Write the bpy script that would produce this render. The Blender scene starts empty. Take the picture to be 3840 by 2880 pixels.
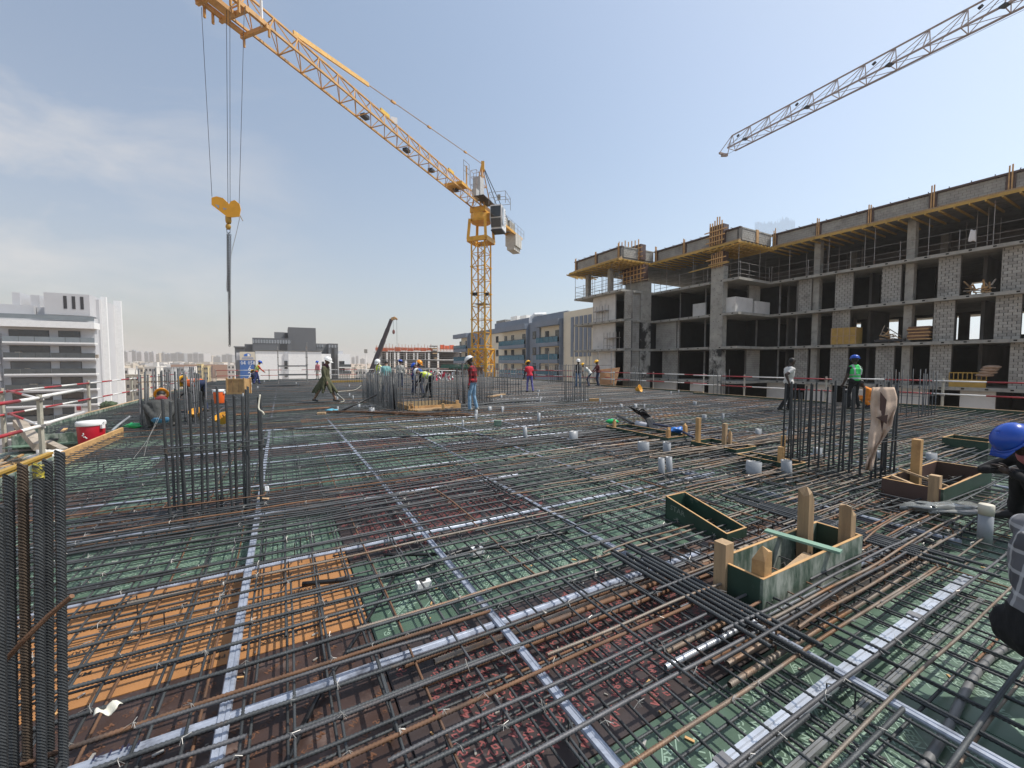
import bpy, math, random
import numpy as np
from mathutils import Vector, Matrix, noise
random.seed(7)
S = bpy.context.scene
COL = S.collection
R = math.radians
# ---------------------------------------------------------------- camera
F, CZ, TH = 1540.0, 1.77, R(29.3)          # focal length in photo pixels, eye height above the plywood, bearing of the grid
PITCH = math.atan(78 / F)
cam = bpy.data.cameras.new('camera'); camo = bpy.data.objects.new('camera', cam); COL.objects.link(camo)
cam.sensor_width = 36; cam.lens = F / 3840 * 36; cam.clip_start = .05; cam.clip_end = 9000
camo.location = (0, 0, CZ); camo.rotation_euler = (math.pi / 2 - PITCH, 0, 0)
S.camera = camo
# ---------------------------------------------------------------- sky, sun, exposure
SUN_AZ, SUN_EL = R(86), R(57)
w = bpy.data.worlds.new('World'); S.world = w; w.use_nodes = True
nt = w.node_tree; nt.nodes.clear()
def N(t, **k):
    n = nt.nodes.new(t)
    for a, b in k.items(): setattr(n, a, b)
    return n
def L(a, b): nt.links.new(a, b)
sky = N('ShaderNodeTexSky', sky_type='NISHITA', sun_disc=False, sun_elevation=SUN_EL, sun_rotation=SUN_AZ,
        altitude=0, air_density=1.1, dust_density=1.6, ozone_density=1.2)
tc = N('ShaderNodeTexCoord')
# thin cirrus: streaky noise on the sky directions, thickest low in the north-west
mp = N('ShaderNodeMapping'); mp.inputs['Scale'].default_value = (1.1, 3.2, 5.0); mp.inputs['Rotation'].default_value = (0, R(18), R(35))
nz = N('ShaderNodeTexNoise'); nz.inputs['Scale'].default_value = 1.3; nz.inputs['Detail'].default_value = 9; nz.inputs['Roughness'].default_value = .6; nz.inputs['Distortion'].default_value = .35
rp = N('ShaderNodeMapRange'); rp.inputs['From Min'].default_value = .44; rp.inputs['From Max'].default_value = .8
sx = N('ShaderNodeSeparateXYZ')
mk = N('ShaderNodeMapRange'); mk.inputs['From Min'].default_value = -.35; mk.inputs['From Max'].default_value = -.85
mu = N('ShaderNodeMath', operation='MULTIPLY'); mu2 = N('ShaderNodeMath', operation='MULTIPLY'); mu2.inputs[1].default_value = 1.3
mx = N('ShaderNodeMix', data_type='RGBA'); mx.inputs[7].default_value = (4.9, 4.75, 4.65, 1)
bg = N('ShaderNodeBackground'); bg.inputs['Strength'].default_value = .135
out = N('ShaderNodeOutputWorld')
L(tc.outputs['Generated'], mp.inputs['Vector']); L(mp.outputs[0], nz.inputs['Vector']); L(nz.outputs['Fac'], rp.inputs['Value'])
L(tc.outputs['Generated'], sx.inputs[0]); L(sx.outputs['X'], mk.inputs['Value'])
L(rp.outputs[0], mu.inputs[0]); L(mk.outputs[0], mu.inputs[1]); L(mu.outputs[0], mu2.inputs[0])
# desert haze: pale veil, thickest at the horizon, brighter and whiter towards the sun
vd = N('ShaderNodeVectorMath', operation='DOT_PRODUCT'); vd.inputs[1].default_value = (math.sin(SUN_AZ) * math.cos(SUN_EL), math.cos(SUN_AZ) * math.cos(SUN_EL), math.sin(SUN_EL))
sm = N('ShaderNodeMapRange'); sm.inputs['From Min'].default_value = -1; sm.inputs['From Max'].default_value = 1
cr = N('ShaderNodeValToRGB'); cr.color_ramp.interpolation = 'B_SPLINE'
for i, (p_, c_) in enumerate(((.22, (.45, .39, .34)), (.52, (.48, .51, .53)), (.76, (.60, .73, .86)), (.97, (1.05, 1.12, 1.2)))):
    e_ = cr.color_ramp.elements[i] if i < 2 else cr.color_ramp.elements.new(p_); e_.position = p_; e_.color = (*c_, 1)
hs = N('ShaderNodeVectorMath', operation='SCALE'); hs.inputs['Scale'].default_value = 7.4
el = N('ShaderNodeMapRange'); el.inputs['From Min'].default_value = 0; el.inputs['From Max'].default_value = 1; el.inputs['To Min'].default_value = 1; el.inputs['To Max'].default_value = 0
pw = N('ShaderNodeMath', operation='POWER'); pw.inputs[1].default_value = 3.4
ma = N('ShaderNodeMath', operation='MULTIPLY_ADD'); ma.inputs[1].default_value = .6; ma.inputs[2].default_value = .26
hmix = N('ShaderNodeMix', data_type='RGBA')
L(tc.outputs['Generated'], vd.inputs[0]); L(vd.outputs['Value'], sm.inputs['Value']); L(sm.outputs[0], cr.inputs[0]); L(cr.outputs[0], hs.inputs[0])
L(sx.outputs['Z'], el.inputs['Value']); L(el.outputs[0], pw.inputs[0]); L(pw.outputs[0], ma.inputs[0]); L(ma.outputs[0], hmix.inputs[0])
L(sky.outputs[0], hmix.inputs[6]); L(hs.outputs[0], hmix.inputs[7])
L(hmix.outputs[2], mx.inputs[6]); L(mu2.outputs[0], mx.inputs[0]); L(mx.outputs[2], bg.inputs['Color']); L(bg.outputs[0], out.inputs['Surface'])
sun = bpy.data.lights.new('sun', 'SUN'); suno = bpy.data.objects.new('sun', sun); COL.objects.link(suno)
sun.energy = 3.4; sun.angle = R(.6); sun.color = (1, .955, .88)
sdir = Vector((math.sin(SUN_AZ) * math.cos(SUN_EL), math.cos(SUN_AZ) * math.cos(SUN_EL), math.sin(SUN_EL)))
suno.rotation_euler = sdir.to_track_quat('Z', 'Y').to_euler(); suno.location = (30, 0, 60)
V = S.view_settings; V.view_transform = 'Standard'; V.look = 'None'; V.exposure = .25; V.gamma = 1; V.use_curve_mapping = False
S.cycles.use_denoising = True; S.cycles.max_bounces = 6; S.cycles.volume_bounces = 1
S.cycles.caustics_reflective = False; S.cycles.caustics_refractive = False
# ---------------------------------------------------------------- geometry of the place: grid axes and photo rays
AX = Vector((-math.sin(TH), math.cos(TH), 0)); BX = Vector((math.cos(TH), math.sin(TH), 0))
def ab(a, b, z=0.0): return AX * a + BX * b + Vector((0, 0, z))
def ray(u, v):
    x, y = (u - 1920) / F, -(v - 1440) / F
    return Vector((x, math.cos(PITCH) + y * math.sin(PITCH), -math.sin(PITCH) + y * math.cos(PITCH)))
EYE = Vector((0, 0, CZ))
def G(u, v, z=.2):                       # where the sight line of a photo pixel meets the level z
    d = ray(u, v); return EYE + d * ((z - CZ) / d.z)
def D(u, v, y):                          # where it meets the plane at distance y in front
    d = ray(u, v); return EYE + d * (y / d.y)
def toab(p): return p.dot(AX), p.dot(BX)
def onb(u, v, b):                        # where it meets the vertical plane b = const: (a, z)
    d = ray(u, v); t = b / d.dot(BX); p = EYE + d * t; return p.dot(AX), p.z
def ona(u, v, a):
    d = ray(u, v); t = a / d.dot(AX); p = EYE + d * t; return p.dot(BX), p.z
ROT = Matrix.Rotation(TH, 3, 'Z')        # local x -> B, local y -> A
# ---------------------------------------------------------------- materials
MATS = {}
def mat(name, col, rough=.6, metal=0., var=.18, scale=5., bump=0., bscale=40., col2=None, thr=(.5, .62), scale2=3., rnd=0., spec=.5, stretch=None, **kw):
    if name in MATS: return MATS[name]
    m = bpy.data.materials.new(name); m.use_nodes = True; t = m.node_tree; b = t.nodes['Principled BSDF']
    nn = t.nodes.new; ln = t.links.new
    b.inputs['Roughness'].default_value = rough; b.inputs['Metallic'].default_value = metal; b.inputs['Specular IOR Level'].default_value = spec
    for k, v in kw.items(): b.inputs[k.replace('_', ' ')].default_value = v
    c = nn('ShaderNodeTexCoord'); src = c.outputs['Object']
    if stretch:
        mpn = nn('ShaderNodeMapping'); mpn.inputs['Scale'].default_value = stretch; ln(src, mpn.inputs['Vector']); src = mpn.outputs[0]
    n1 = nn('ShaderNodeTexNoise'); n1.inputs['Scale'].default_value = scale; n1.inputs['Detail'].default_value = 5; ln(src, n1.inputs['Vector'])
    mr = nn('ShaderNodeMapRange'); mr.inputs['From Min'].default_value = .25; mr.inputs['From Max'].default_value = .75
    mr.inputs['To Min'].default_value = 1 - var; mr.inputs['To Max'].default_value = 1 + var; ln(n1.outputs['Fac'], mr.inputs['Value'])
    val = mr.outputs[0]
    if rnd:
        oi = nn('ShaderNodeObjectInfo'); r2 = nn('ShaderNodeMapRange'); r2.inputs['To Min'].default_value = 1 - rnd; r2.inputs['To Max'].default_value = 1 + rnd
        ln(oi.outputs['Random'], r2.inputs['Value']); mm = nn('ShaderNodeMath'); mm.operation = 'MULTIPLY'; ln(val, mm.inputs[0]); ln(r2.outputs[0], mm.inputs[1]); val = mm.outputs[0]
    base = nn('ShaderNodeMix'); base.data_type = 'RGBA'; base.inputs[0].default_value = 0; base.inputs[6].default_value = (*col, 1)
    if col2:
        n2 = nn('ShaderNodeTexNoise'); n2.inputs['Scale'].default_value = scale2; n2.inputs['Detail'].default_value = 7; n2.inputs['Roughness'].default_value = .65; ln(src, n2.inputs['Vector'])
        m2 = nn('ShaderNodeMapRange'); m2.inputs['From Min'].default_value, m2.inputs['From Max'].default_value = thr; ln(n2.outputs['Fac'], m2.inputs['Value'])
        base.inputs[7].default_value = (*col2, 1); ln(m2.outputs[0], base.inputs[0])
    mul = nn('ShaderNodeVectorMath'); mul.operation = 'SCALE'; ln(base.outputs[2], mul.inputs[0]); ln(val, mul.inputs['Scale']); ln(mul.outputs[0], b.inputs['Base Color'])
    if bump:
        n3 = nn('ShaderNodeTexNoise'); n3.inputs['Scale'].default_value = bscale; n3.inputs['Detail'].default_value = 4; ln(src, n3.inputs['Vector'])
        bp = nn('ShaderNodeBump'); bp.inputs['Strength'].default_value = bump; bp.inputs['Distance'].default_value = .01; ln(n3.outputs['Fac'], bp.inputs['Height']); ln(bp.outputs[0], b.inputs['Normal'])
    MATS[name] = m; return m
steel = mat('steel', (.062, .067, .070), .55, .35, .3, 9, .25, 160, (.15, .09, .05), (.6, .75), 2.2, .25)
steel_glint_rust = mat('steel_glint_rust', (.19, .16, .13), .55, .3, .3, 6, .25, 160, (.2, .1, .045), (.48, .66), 1.7, .25)  # tan base paints in sun glint on the bars; patches are rust
steel_rust = mat('steel_rust', (.19, .10, .055), .75, .15, .3, 8, .3, 140, (.09, .07, .06), (.5, .68), 2.5, .2)
steel_grey = mat('steel_grey', (.10, .10, .105), .55, .35, .25, 8, .25, 150, (.14, .08, .045), (.6, .75), 2.0, .2)
duct = mat('galvanised', (.40, .44, .52), .42, .35, .2, 14, .08, 60, (.13, .14, .17), (.5, .72), 9)
foil = mat('bright_metal', (.66, .69, .74), .28, .6, .15, 5, .12, 8, (.3, .31, .33), (.62, .8), 4)
ply_green = mat('ply_green', (.115, .185, .128), .45, 0, .25, 2.2, .1, 25, (.32, .36, .315), (.48, .82), 3.4, .2)
ply_dgreen = mat('ply_dark_green', (.028, .06, .042), .4, 0, .3, 4, .1, 25, (.16, .2, .16), (.62, .76), 5)
ply_mottle = mat('ply_mottled_green', (.075, .125, .09), .6, 0, .3, 9, .3, 40, (.36, .385, .335), (.42, .66), 9, stretch=(1, 1, .35))
ply_brown = mat('ply_brown', (.085, .054, .05), .42, 0, .25, 2.5, .1, 25, (.27, .215, .205), (.48, .84), 3.8, .2)
ply_dark = mat('ply_dark_brown', (.062, .037, .03), .42, 0, .35, 3, .1, 25, (.27, .2, .17), (.55, .88), 3.2, .2)
ply_orange = mat('ply_orange', (.40, .19, .07), .5, 0, .22, 3, .1, 25, (.27, .13, .055), (.5, .72), 3, .08)
print_g = mat('print_pale_green', (.26, .37, .29), .5, col2=(.08, .15, .10), thr=(.52, .7), scale2=7)
print_r = mat('print_dull_red', (.27, .085, .08), .5, col2=(.09, .05, .045), thr=(.55, .75), scale2=6)
ply_green_n = mat('ply_green_printed', (.08, .135, .095), .42, 0, .25, 2.2, .1, 25, (.28, .33, .28), (.6, .85), 3.4, .15)
ply_brown_n = mat('ply_brown_printed', (.05, .037, .035), .42, 0, .25, 2.5, .1, 25, (.26, .22, .21), (.58, .85), 3.8, .15)
print_k = mat('print_black', (.03, .025, .02), .5)
timber = mat('timber', (.44, .30, .17), .75, 0, .22, 3, .3, 30, (.25, .17, .1), (.5, .72), 2, .2, stretch=(6, 6, .6))
timber_new = mat('timber_new', (.55, .33, .14), .7, 0, .2, 4, .3, 30, (.36, .2, .09), (.52, .7), 3, .12)
timber_old = mat('timber_old', (.36, .31, .25), .85, 0, .25, 4, .3, 30, (.2, .17, .14), (.5, .7), 3, .15)
beam_yellow = mat('beam_yellow', (.45, .28, .06), .5, 0, .2, 3, .1, 30, (.35, .2, .05), (.6, .75), 3, .12)
crane_y = mat('crane_yellow', (.68, .35, .03), .45, 0, .18, 2, .05, 30, (.36, .19, .05), (.54, .78), 2.2)
crane_o = mat('jib_orange', (.58, .32, .10), .5, 0, .18, 2, .05, 30, (.32, .17, .07), (.52, .75), 2.2)
crane_d = mat('crane_far_steel', (.34, .27, .24), .5, .1, .15, 2)
dark_metal = mat('dark_metal', (.035, .035, .04), .5, .3)
black = mat('black_plastic', (.012, .012, .013), .4, var=.3)
white_p = mat('white_paint', (.78, .78, .77), .45, var=.06, scale=2)
concrete = mat('concrete', (.35, .34, .305), .85, 0, .2, 1.3, .25, 18, (.2, .2, .185), (.52, .72), 2.2)
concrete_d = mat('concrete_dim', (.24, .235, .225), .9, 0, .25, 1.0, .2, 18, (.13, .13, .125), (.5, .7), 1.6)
concrete_in = mat('concrete_shaded', (.13, .125, .12), .9, 0, .3, .8, .2, 18)  # darker copy of the concrete, interior shade put into the colour
soot = mat('soot', (.012, .012, .012), .95, 0, .5, 2)  # black that paints in deep shade inside holes and open floors
block_m = mat('block', (.36, .35, .32), .9, 0, .2, 1.3, .3, 40, (.2, .19, .175), (.52, .75), .8, .2)
mortar = mat('mortar', (.115, .112, .105), .95, 0, .25, 6, .3, 30)
white_block = mat('white_block', (.62, .61, .585), .85, 0, .1, 1.2, .15, 20, (.46, .45, .43), (.55, .75), 1.4)
form_brown = mat('form_brown', (.085, .05, .042), .5, 0, .25, 2)
ral_red = mat('rail_red', (.34, .028, .035), .45, 0, .2, 4, 0, 30, (.2, .1, .08), (.62, .75), 6)
ral_white = mat('rail_white', (.72, .7, .67), .45, 0, .12, 4, 0, 30, (.45, .4, .36), (.6, .78), 6)
scaff = mat('scaffold_tube', (.30, .29, .28), .45, .5, .25, 3, .1, 40, (.2, .09, .05), (.55, .7), 2)
pvc = mat('grey_pipe', (.27, .285, .3), .4, 0, .1, 5, 0, 30, (.36, .37, .37), (.62, .7), 8)
post_g = mat('post_paint', (.42, .40, .33), .7, 0, .2, 6, .1, 40, (.22, .19, .15), (.55, .7), 6)
fabric_tan = mat('burlap', (.62, .47, .36), .95, 0, .12, 8, .5, 300, (.5, .34, .2), (.55, .75), 3)
wire_m = mat('tie_wire', (.5, .48, .44), .45, .4)
glass = mat('window_glass', (.02, .024, .028), .08, 0, .3, 2, spec=.7)
# ---------------------------------------------------------------- object helpers
def link(name, me, parent=None):
    o = bpy.data.objects.new(name, me); COL.objects.link(o)
    if parent is not None: o.parent = parent
    return o
def tag(o, label=None, cat=None, group=None, kind=None):
    for k, v in (('label', label), ('category', cat), ('group', group), ('kind', kind)):
        if v: o[k] = v
    return o
def thing(name, label, cat, loc=(0, 0, 0), rz=0., group=None):
    o = link(name, None); o.location = loc; o.rotation_euler = (0, 0, rz); o.empty_display_size = .2
    return tag(o, label, cat, group)
def copytree(o, parent=None):
    c = o.copy(); COL.objects.link(c)
    if parent is not None: c.parent = parent
    for ch in list(o.children): copytree(ch, c)
    return c
def worldloc(o):
    l = Vector(o.location)
    while o.parent is not None: o = o.parent; l += Vector(o.location)
    return l
class MB:
    def __init__(s): s.v, s.f, s.m = [], [], []
    def add(s, vs, fs, m=0):
        k = len(s.v); s.v.extend(vs); s.f.extend([tuple(i + k for i in f) for f in fs]); s.m.extend([m] * len(fs)); return s
    BF = [(0, 3, 2, 1), (4, 5, 6, 7), (0, 1, 5, 4), (1, 2, 6, 5), (2, 3, 7, 6), (3, 0, 4, 7)]
    def box(s, c, d, rot=None, m=0):
        c = Vector(c); x, y, z = d[0] / 2, d[1] / 2, d[2] / 2
        q = [Vector(p) for p in ((-x, -y, -z), (x, -y, -z), (x, y, -z), (-x, y, -z), (-x, -y, z), (x, -y, z), (x, y, z), (-x, y, z))]
        return s.add([c + (rot @ p if rot else p) for p in q], s.BF, m)
    def bx(s, x0, x1, y0, y1, z0, z1, m=0): return s.box(((x0 + x1) / 2, (y0 + y1) / 2, (z0 + z1) / 2), (x1 - x0, y1 - y0, z1 - z0), None, m)
    def abx(s, a0, a1, b0, b1, z0, z1, m=0): return s.box(ab((a0 + a1) / 2, (b0 + b1) / 2, (z0 + z1) / 2), (b1 - b0, a1 - a0, z1 - z0), ROT, m)
    def frame(s, p, q):
        d = (Vector(q) - Vector(p)); l = d.length; d.normalize()
        up = Vector((0, 0, 1)) if abs(d.z) < .97 else Vector((0, 1, 0))
        x = d.cross(up).normalized(); return d, x, x.cross(d).normalized(), l
    def beam(s, p, q, w, h=None, m=0):
        h = h or w; p, q = Vector(p), Vector(q); d, x, y, l = s.frame(p, q)
        o = [x * a * w / 2 + y * b * h / 2 for a, b in ((-1, -1), (1, -1), (1, 1), (-1, 1))]
        return s.add([p + k for k in o] + [q + k for k in o], [(0, 1, 2, 3), (7, 6, 5, 4), (0, 4, 5, 1), (1, 5, 6, 2), (2, 6, 7, 3), (3, 7, 4, 0)], m)
    def tube(s, p, q, r, n=6, m=0, r2=None):
        return s.path([p, q], [r, r if r2 is None else r2], n, m)
    def path(s, pts, r, n=6, m=0, caps=True):
        pts = [Vector(p) for p in pts]; k = len(s.v); r = r if isinstance(r, (list, tuple)) else [r] * len(pts)
        for i, p in enumerate(pts):
            d, x, y, l = s.frame(pts[max(i - 1, 0)], pts[min(i + 1, len(pts) - 1)])
            for j in range(n):
                t = 2 * math.pi * j / n; s.v.append(p + x * math.cos(t) * r[i] + y * math.sin(t) * r[i])
        for i in range(len(pts) - 1):
            for j in range(n):
                a, b = k + i * n + j, k + i * n + (j + 1) % n; s.f.append((a, b, b + n, a + n)); s.m.append(m)
        if caps:
            s.f.append(tuple(k + j for j in reversed(range(n)))); s.f.append(tuple(k + (len(pts) - 1) * n + j for j in range(n))); s.m += [m, m]
        return s
    def prism(s, poly, e, m=0):               # closed outline (3-D points) pushed along e
        e = Vector(e); p = [Vector(q) for q in poly]; n = len(p)
        return s.add(p + [q + e for q in p], [tuple(reversed(range(n))), tuple(range(n, 2 * n))] + [(i, (i + 1) % n, (i + 1) % n + n, i + n) for i in range(n)], m)
    def lathe(s, prof, c=(0, 0, 0), n=16, m=0, sc=(1, 1), rot=None):
        c = Vector(c); k = len(s.v)
        for r, z in prof:
            for j in range(n):
                t = 2 * math.pi * j / n; p = Vector((r * math.cos(t) * sc[0], r * math.sin(t) * sc[1], z)); s.v.append(c + (rot @ p if rot else p))
        for i in range(len(prof) - 1):
            for j in range(n):
                a, b = k + i * n + j, k + i * n + (j + 1) % n; s.f.append((a, b, b + n, a + n)); s.m.append(m)
        s.f.append(tuple(k + j for j in reversed(range(n)))); s.f.append(tuple(k + (len(prof) - 1) * n + j for j in range(n))); s.m += [m, m]
        return s
    def ball(s, c, r, n=10, k=6, sc=(1, 1, 1), rot=None, m=0):
        prof = [(max(r * math.sin(math.pi * i / k), 1e-4), -r * math.cos(math.pi * i / k) * sc[2]) for i in range(k + 1)]
        return s.lathe(prof, c, n, m, sc[:2], rot)
    def build(s, name, mats, parent=None, smooth=False, local=False):
        off = Vector((0, 0, 0)) if (parent is None or local) else worldloc(parent)
        me = bpy.data.meshes.new(name); me.from_pydata([tuple(Vector(v) - off) for v in s.v], [], s.f)
        for m in (mats if isinstance(mats, (list, tuple)) else [mats]): me.materials.append(m)
        if any(s.m): me.polygons.foreach_set('material_index', s.m)
        if smooth: me.polygons.foreach_set('use_smooth', [True] * len(me.polygons))
        me.update(); return link(name, me, parent)
def npmesh(name, v, f, m, parent=None, smooth=True):
    me = bpy.data.meshes.new(name); nv, nf = len(v), len(f)
    me.vertices.add(nv); me.vertices.foreach_set('co', np.asarray(v, 'f').ravel())
    me.loops.add(nf * 4); me.polygons.add(nf); me.loops.foreach_set('vertex_index', np.asarray(f, 'i').ravel())
    me.polygons.foreach_set('loop_start', np.arange(nf, dtype='i') * 4)
    me.polygons.foreach_set('use_smooth', np.full(nf, smooth)); me.materials.append(m); me.update(calc_edges=True); me.validate()
    return link(name, me, parent)
def text_mesh(txt, size, ext=0., bold=0.):
    cu = bpy.data.curves.new('t', 'FONT'); cu.body = txt; cu.size = size; cu.resolution_u = 1; cu.offset = bold; cu.extrude = ext
    o = bpy.data.objects.new('t', cu); COL.objects.link(o); bpy.context.view_layer.update()
    me = bpy.data.meshes.new_from_object(o.evaluated_get(bpy.context.evaluated_depsgraph_get()))
    vs = [Vector(v.co) for v in me.vertices]; fs = [tuple(p.vertices) for p in me.polygons]
    bpy.data.objects.remove(o); bpy.data.curves.remove(cu); bpy.data.meshes.remove(me)
    return vs, fs
# ================================================================ ground and far setting
ZG = -16.0
def gz(x, y):
    d = math.hypot(x, y); t = min(max((d - 260) / 1100, 0), 1); return ZG + (3 * t * t - 2 * t ** 3) * 15.5
gv, gf = [], []
rads = [0, 30, 60, 100, 150, 210, 280, 360, 450, 560, 700, 860, 1050, 1300, 1700, 2300, 3200, 4400]
for i, r in enumerate(rads):
    for j in range(72):
        t = 2 * math.pi * j / 72; x, y = r * math.cos(t), r * math.sin(t); gv.append((x, y, gz(x, y) if r < 1700 else -.5))
for i in range(len(rads) - 1):
    for j in range(72): gf.append((i * 72 + j, i * 72 + (j + 1) % 72, (i + 1) * 72 + (j + 1) % 72, (i + 1) * 72 + j))
sand = mat('sand', (.42, .33, .24), .95, 0, .15, .02, 0, 1, (.34, .22, .15), (.48, .62), .006)
tag(npmesh('ground', gv, gf, sand), 'sandy desert ground around the building plots', None, None, 'structure')
road = MB(); road.abx(20, 300, -64, -54, ZG + .05, ZG + .12); road.abx(96, 106, -160, 60, ZG + .05, ZG + .124)
tag(road.build('road', mat('asphalt', (.06, .06, .062), .9, 0, .15, 1)), 'asphalt street behind the site', None, None, 'structure')

# ================================================================ formwork deck: body, plywood panels, edge boards
AE0, AE1 = -4.0, 44.0
def bleft(a): return -3.30 if a < 13.2 else -5.15
def bright(a): return 20.2 if a < 8 else (18.6 if a < 14 else (19.4 if a < 22 else 20.7))
deck = thing('formwork_deck', 'plywood slab formwork deck carrying the reinforcement', 'deck'); deck['kind'] = 'structure'
d = MB()
d.abx(AE0, 13.2, -3.28, 20.2, -.35, -.03); d.abx(13.2, AE1, -5.12, 20.3, -.35, -.032)
for k in range(4): d.abx(AE0, AE1, -3.0, 19, -.6 - 3.3 * (k + 1), -.3 - 3.3 * (k + 1))
for a in range(-3, 44, 6):
    for b in range(-2, 20, 5): d.abx(a, a + .4, b, b + .4, ZG, -.36)
d.build('deck_body', concrete_d, deck)
cols = [-6.84 + 2.44 * i for i in range(13)]                # panel column edges across B
offs = {0: .42, 1: .42, 2: .42, 3: .14}
PC = {}
def pset(ci, k, m): PC[(ci, k)] = m
for k in (0, 1): pset(2, k, ply_dark); pset(1, k, ply_dark)
pset(2, 2, ply_orange); pset(1, 2, ply_orange); [pset(c_, k_, ply_green if (k_ + c_) % 3 else ply_dark) for c_ in (1, 2) for k_ in range(3, 12)]
for k in (1, 3, 4): pset(3, k, ply_brown)
pset(3, 2, ply_green); pset(3, 0, ply_green); [pset(c_, k_, ply_green) for c_ in (3, 4, 5, 6) for k_ in (-2, -1, 0)]; [pset(5, k_, ply_green) for k_ in (1, 2, 3)]; pset(4, 1, ply_dark); pset(4, 2, ply_green); pset(4, 3, ply_green); pset(3, 7, ply_brown); pset(4, 6, ply_brown); pset(4, 4, ply_green); pset(4, 5, ply_green); pset(3, 5, ply_green); pset(3, 6, ply_green)
panels = []
def panel_mesh(nm):
    m = MB(); m.box((0, 0, -.009), (2.432, 1.212, .018)); me_o = m.build('tmp', ply_green, local=True); me = me_o.data; bpy.data.objects.remove(me_o); me.name = nm; return me
PM = {}
def print_mesh(lines, size, rows, pm, ang, gap, outline=False):
    tm = [text_mesh(t, size, 0, size * .018) for t in lines]
    m = MB(); rot = Matrix.Rotation(R(ang), 3, 'Z'); k = 0
    for i in range(-rows, rows + 1):
        x = -2.2 + (i % 3) * .23
        while x < 2.2:
            vs, fs = tm[k % len(tm)]; k += 1
            if not vs: continue
            wd = max(v.x for v in vs)
            q = [rot @ Vector((v.x + x, v.y + i * gap, .0012)) for v in vs]
            if all(abs(p.x) < 1.19 and abs(p.y) < .58 for p in q):
                m.add(q, fs)
                if outline and k % 2 == 0:
                    for dy in (-.16, .9):
                        q2 = [rot @ Vector((x + xx, i * gap + dy * size + yy, .0012)) for xx, yy in ((-.02, 0), (wd + .02, 0), (wd + .02, .006), (-.02, .006))]
                        if all(abs(p.x) < 1.19 and abs(p.y) < .58 for p in q2): m.add(q2, [(0, 1, 2, 3)])
            x += wd + size * .9
    o = m.build('print', pm, local=True); me = o.data; bpy.data.objects.remove(o); return me
PRG = print_mesh(['GOLDEN WING', 'GREEN PP-TECH'], .062, 21, print_g, 45, .07, True)
PRR = print_mesh(['HARDFORM', '2020', 'HARDFORM', '2020'], .066, 22, print_r, 45, .066)
PRK = print_mesh(['STAR PP-TECH', 'MARPLEX'], .05, 4, print_k, 5, .27)
PRB = print_mesh(['HARDFORM', '2020'], .045, 12, mat('print_rust', (.16, .075, .04), .5, col2=(.055, .033, .027), thr=(.45, .6), scale2=8), 40, .1)
for ci in range(len(cols)):
    b0 = cols[ci]; o0 = offs.get(ci, .14 + .6 * (ci % 2)) - 1.22 * 4
    for kk in range(42):
        a0 = o0 + 1.22 * kk; k = kk - 4
        if a0 + .6 < AE0 or a0 + .6 > AE1: continue
        bc = b0 + 1.22
        if b0 + 2.3 < bleft(a0 + .6) or b0 + .15 > bright(a0 + .6): continue
        m = PC.get((ci, k))
        if m is None:
            r = random.Random(ci * 97 + k).random(); m = ply_green if r < .66 else (ply_brown if r < .88 else (ply_dark if r < .95 else ply_orange))
        lo_b, hi_b = max(b0, bleft(a0 + .6) + .02), min(b0 + 2.44, bright(a0 + .6) - .01); panels.append((ab(a0 + .61, (lo_b + hi_b) / 2), m, (hi_b - lo_b) / 2.44))
panels.sort(key=lambda t: (t[0] - Vector((0, 1.5, 0))).length)
rest = MB(); rmats = [ply_green, ply_brown, ply_dark, ply_orange]
for i, (c, m, sx_) in enumerate(panels):
    if c.y < -4: continue
    if i < 290:
        if c.length < 9.5: m = {ply_green: ply_green_n, ply_brown: ply_brown_n}.get(m, m)
        if m.name not in PM:
            PM[m.name] = panel_mesh('plywood_panel'); PM[m.name].materials[0] = m
        o = link('plywood_panel', PM[m.name], deck); o.location = c + Vector((0, 0, random.uniform(-.0012, .0012))); o.rotation_euler = (0, 0, TH); o.scale = (sx_, 1, 1)
        if c.length < 9.5:
            pr = link('print', {ply_green_n: PRG, ply_brown_n: PRR, ply_orange: PRK, ply_dark: PRB}[m], o)
            if random.random() < .5: pr.rotation_euler = (0, 0, math.pi)
    else: rest.box(c + Vector((0, 0, -.009)), (2.43 * sx_, 1.21, .018), ROT, rmats.index(m))
tag(rest.build('plywood_panels', rmats, deck), kind='stuff')
# edge boards
def edge(a0, a1, b, m, zt, nm='edge_board', th=.021): e = MB(); e.abx(a0, a1, b - th, b, -.1, zt); return e.build(nm, m, deck)
edge(-4, 9.9, -3.302, ply_mottle, .235); edge(9.9, 12.95, -3.302, timber_new, .25, th=.045); e = MB(); e.abx(12.9, 12.93, -5.1, -3.31, -.1, .2); e.build('edge_board', ply_mottle, deck)
for i in range(8): edge(13.2 + 3.8 * i, 16.98 + 3.8 * i, -5.152, ply_mottle if i < 6 else form_brown, .25); 
for i in range(8): e = MB(); e.abx(13.2 + 3.8 * i, 16.97 + 3.8 * i, -5.26, -5.175, .14, .262); e.build('edge_timber', timber, deck)
segs = [(-4, 8, 20.25), (8, 14, 18.65), (14, 22, 19.45), (22, AE1, 20.75)]
for a0, a1, b in segs:
    n = max(int((a1 - a0) / 3), 1)
    for i in range(n):
        s = (a1 - a0) / n; x = MB(); x.abx(a0 + s * i, a0 + s * (i + 1) - .012, b, b + .021, -.1, .25); x.build('edge_board', ply_dgreen, deck)
        x = MB(); x.abx(a0 + s * i, a0 + s * (i + 1) - .012, b + .023, b + .09, .16, .265); x.build('edge_timber', timber, deck)
e = MB(); e.abx(AE1, AE1 + .05, -5, 20.7, -.1, .25); e.build('edge_board', ply_dgreen, deck)
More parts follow.
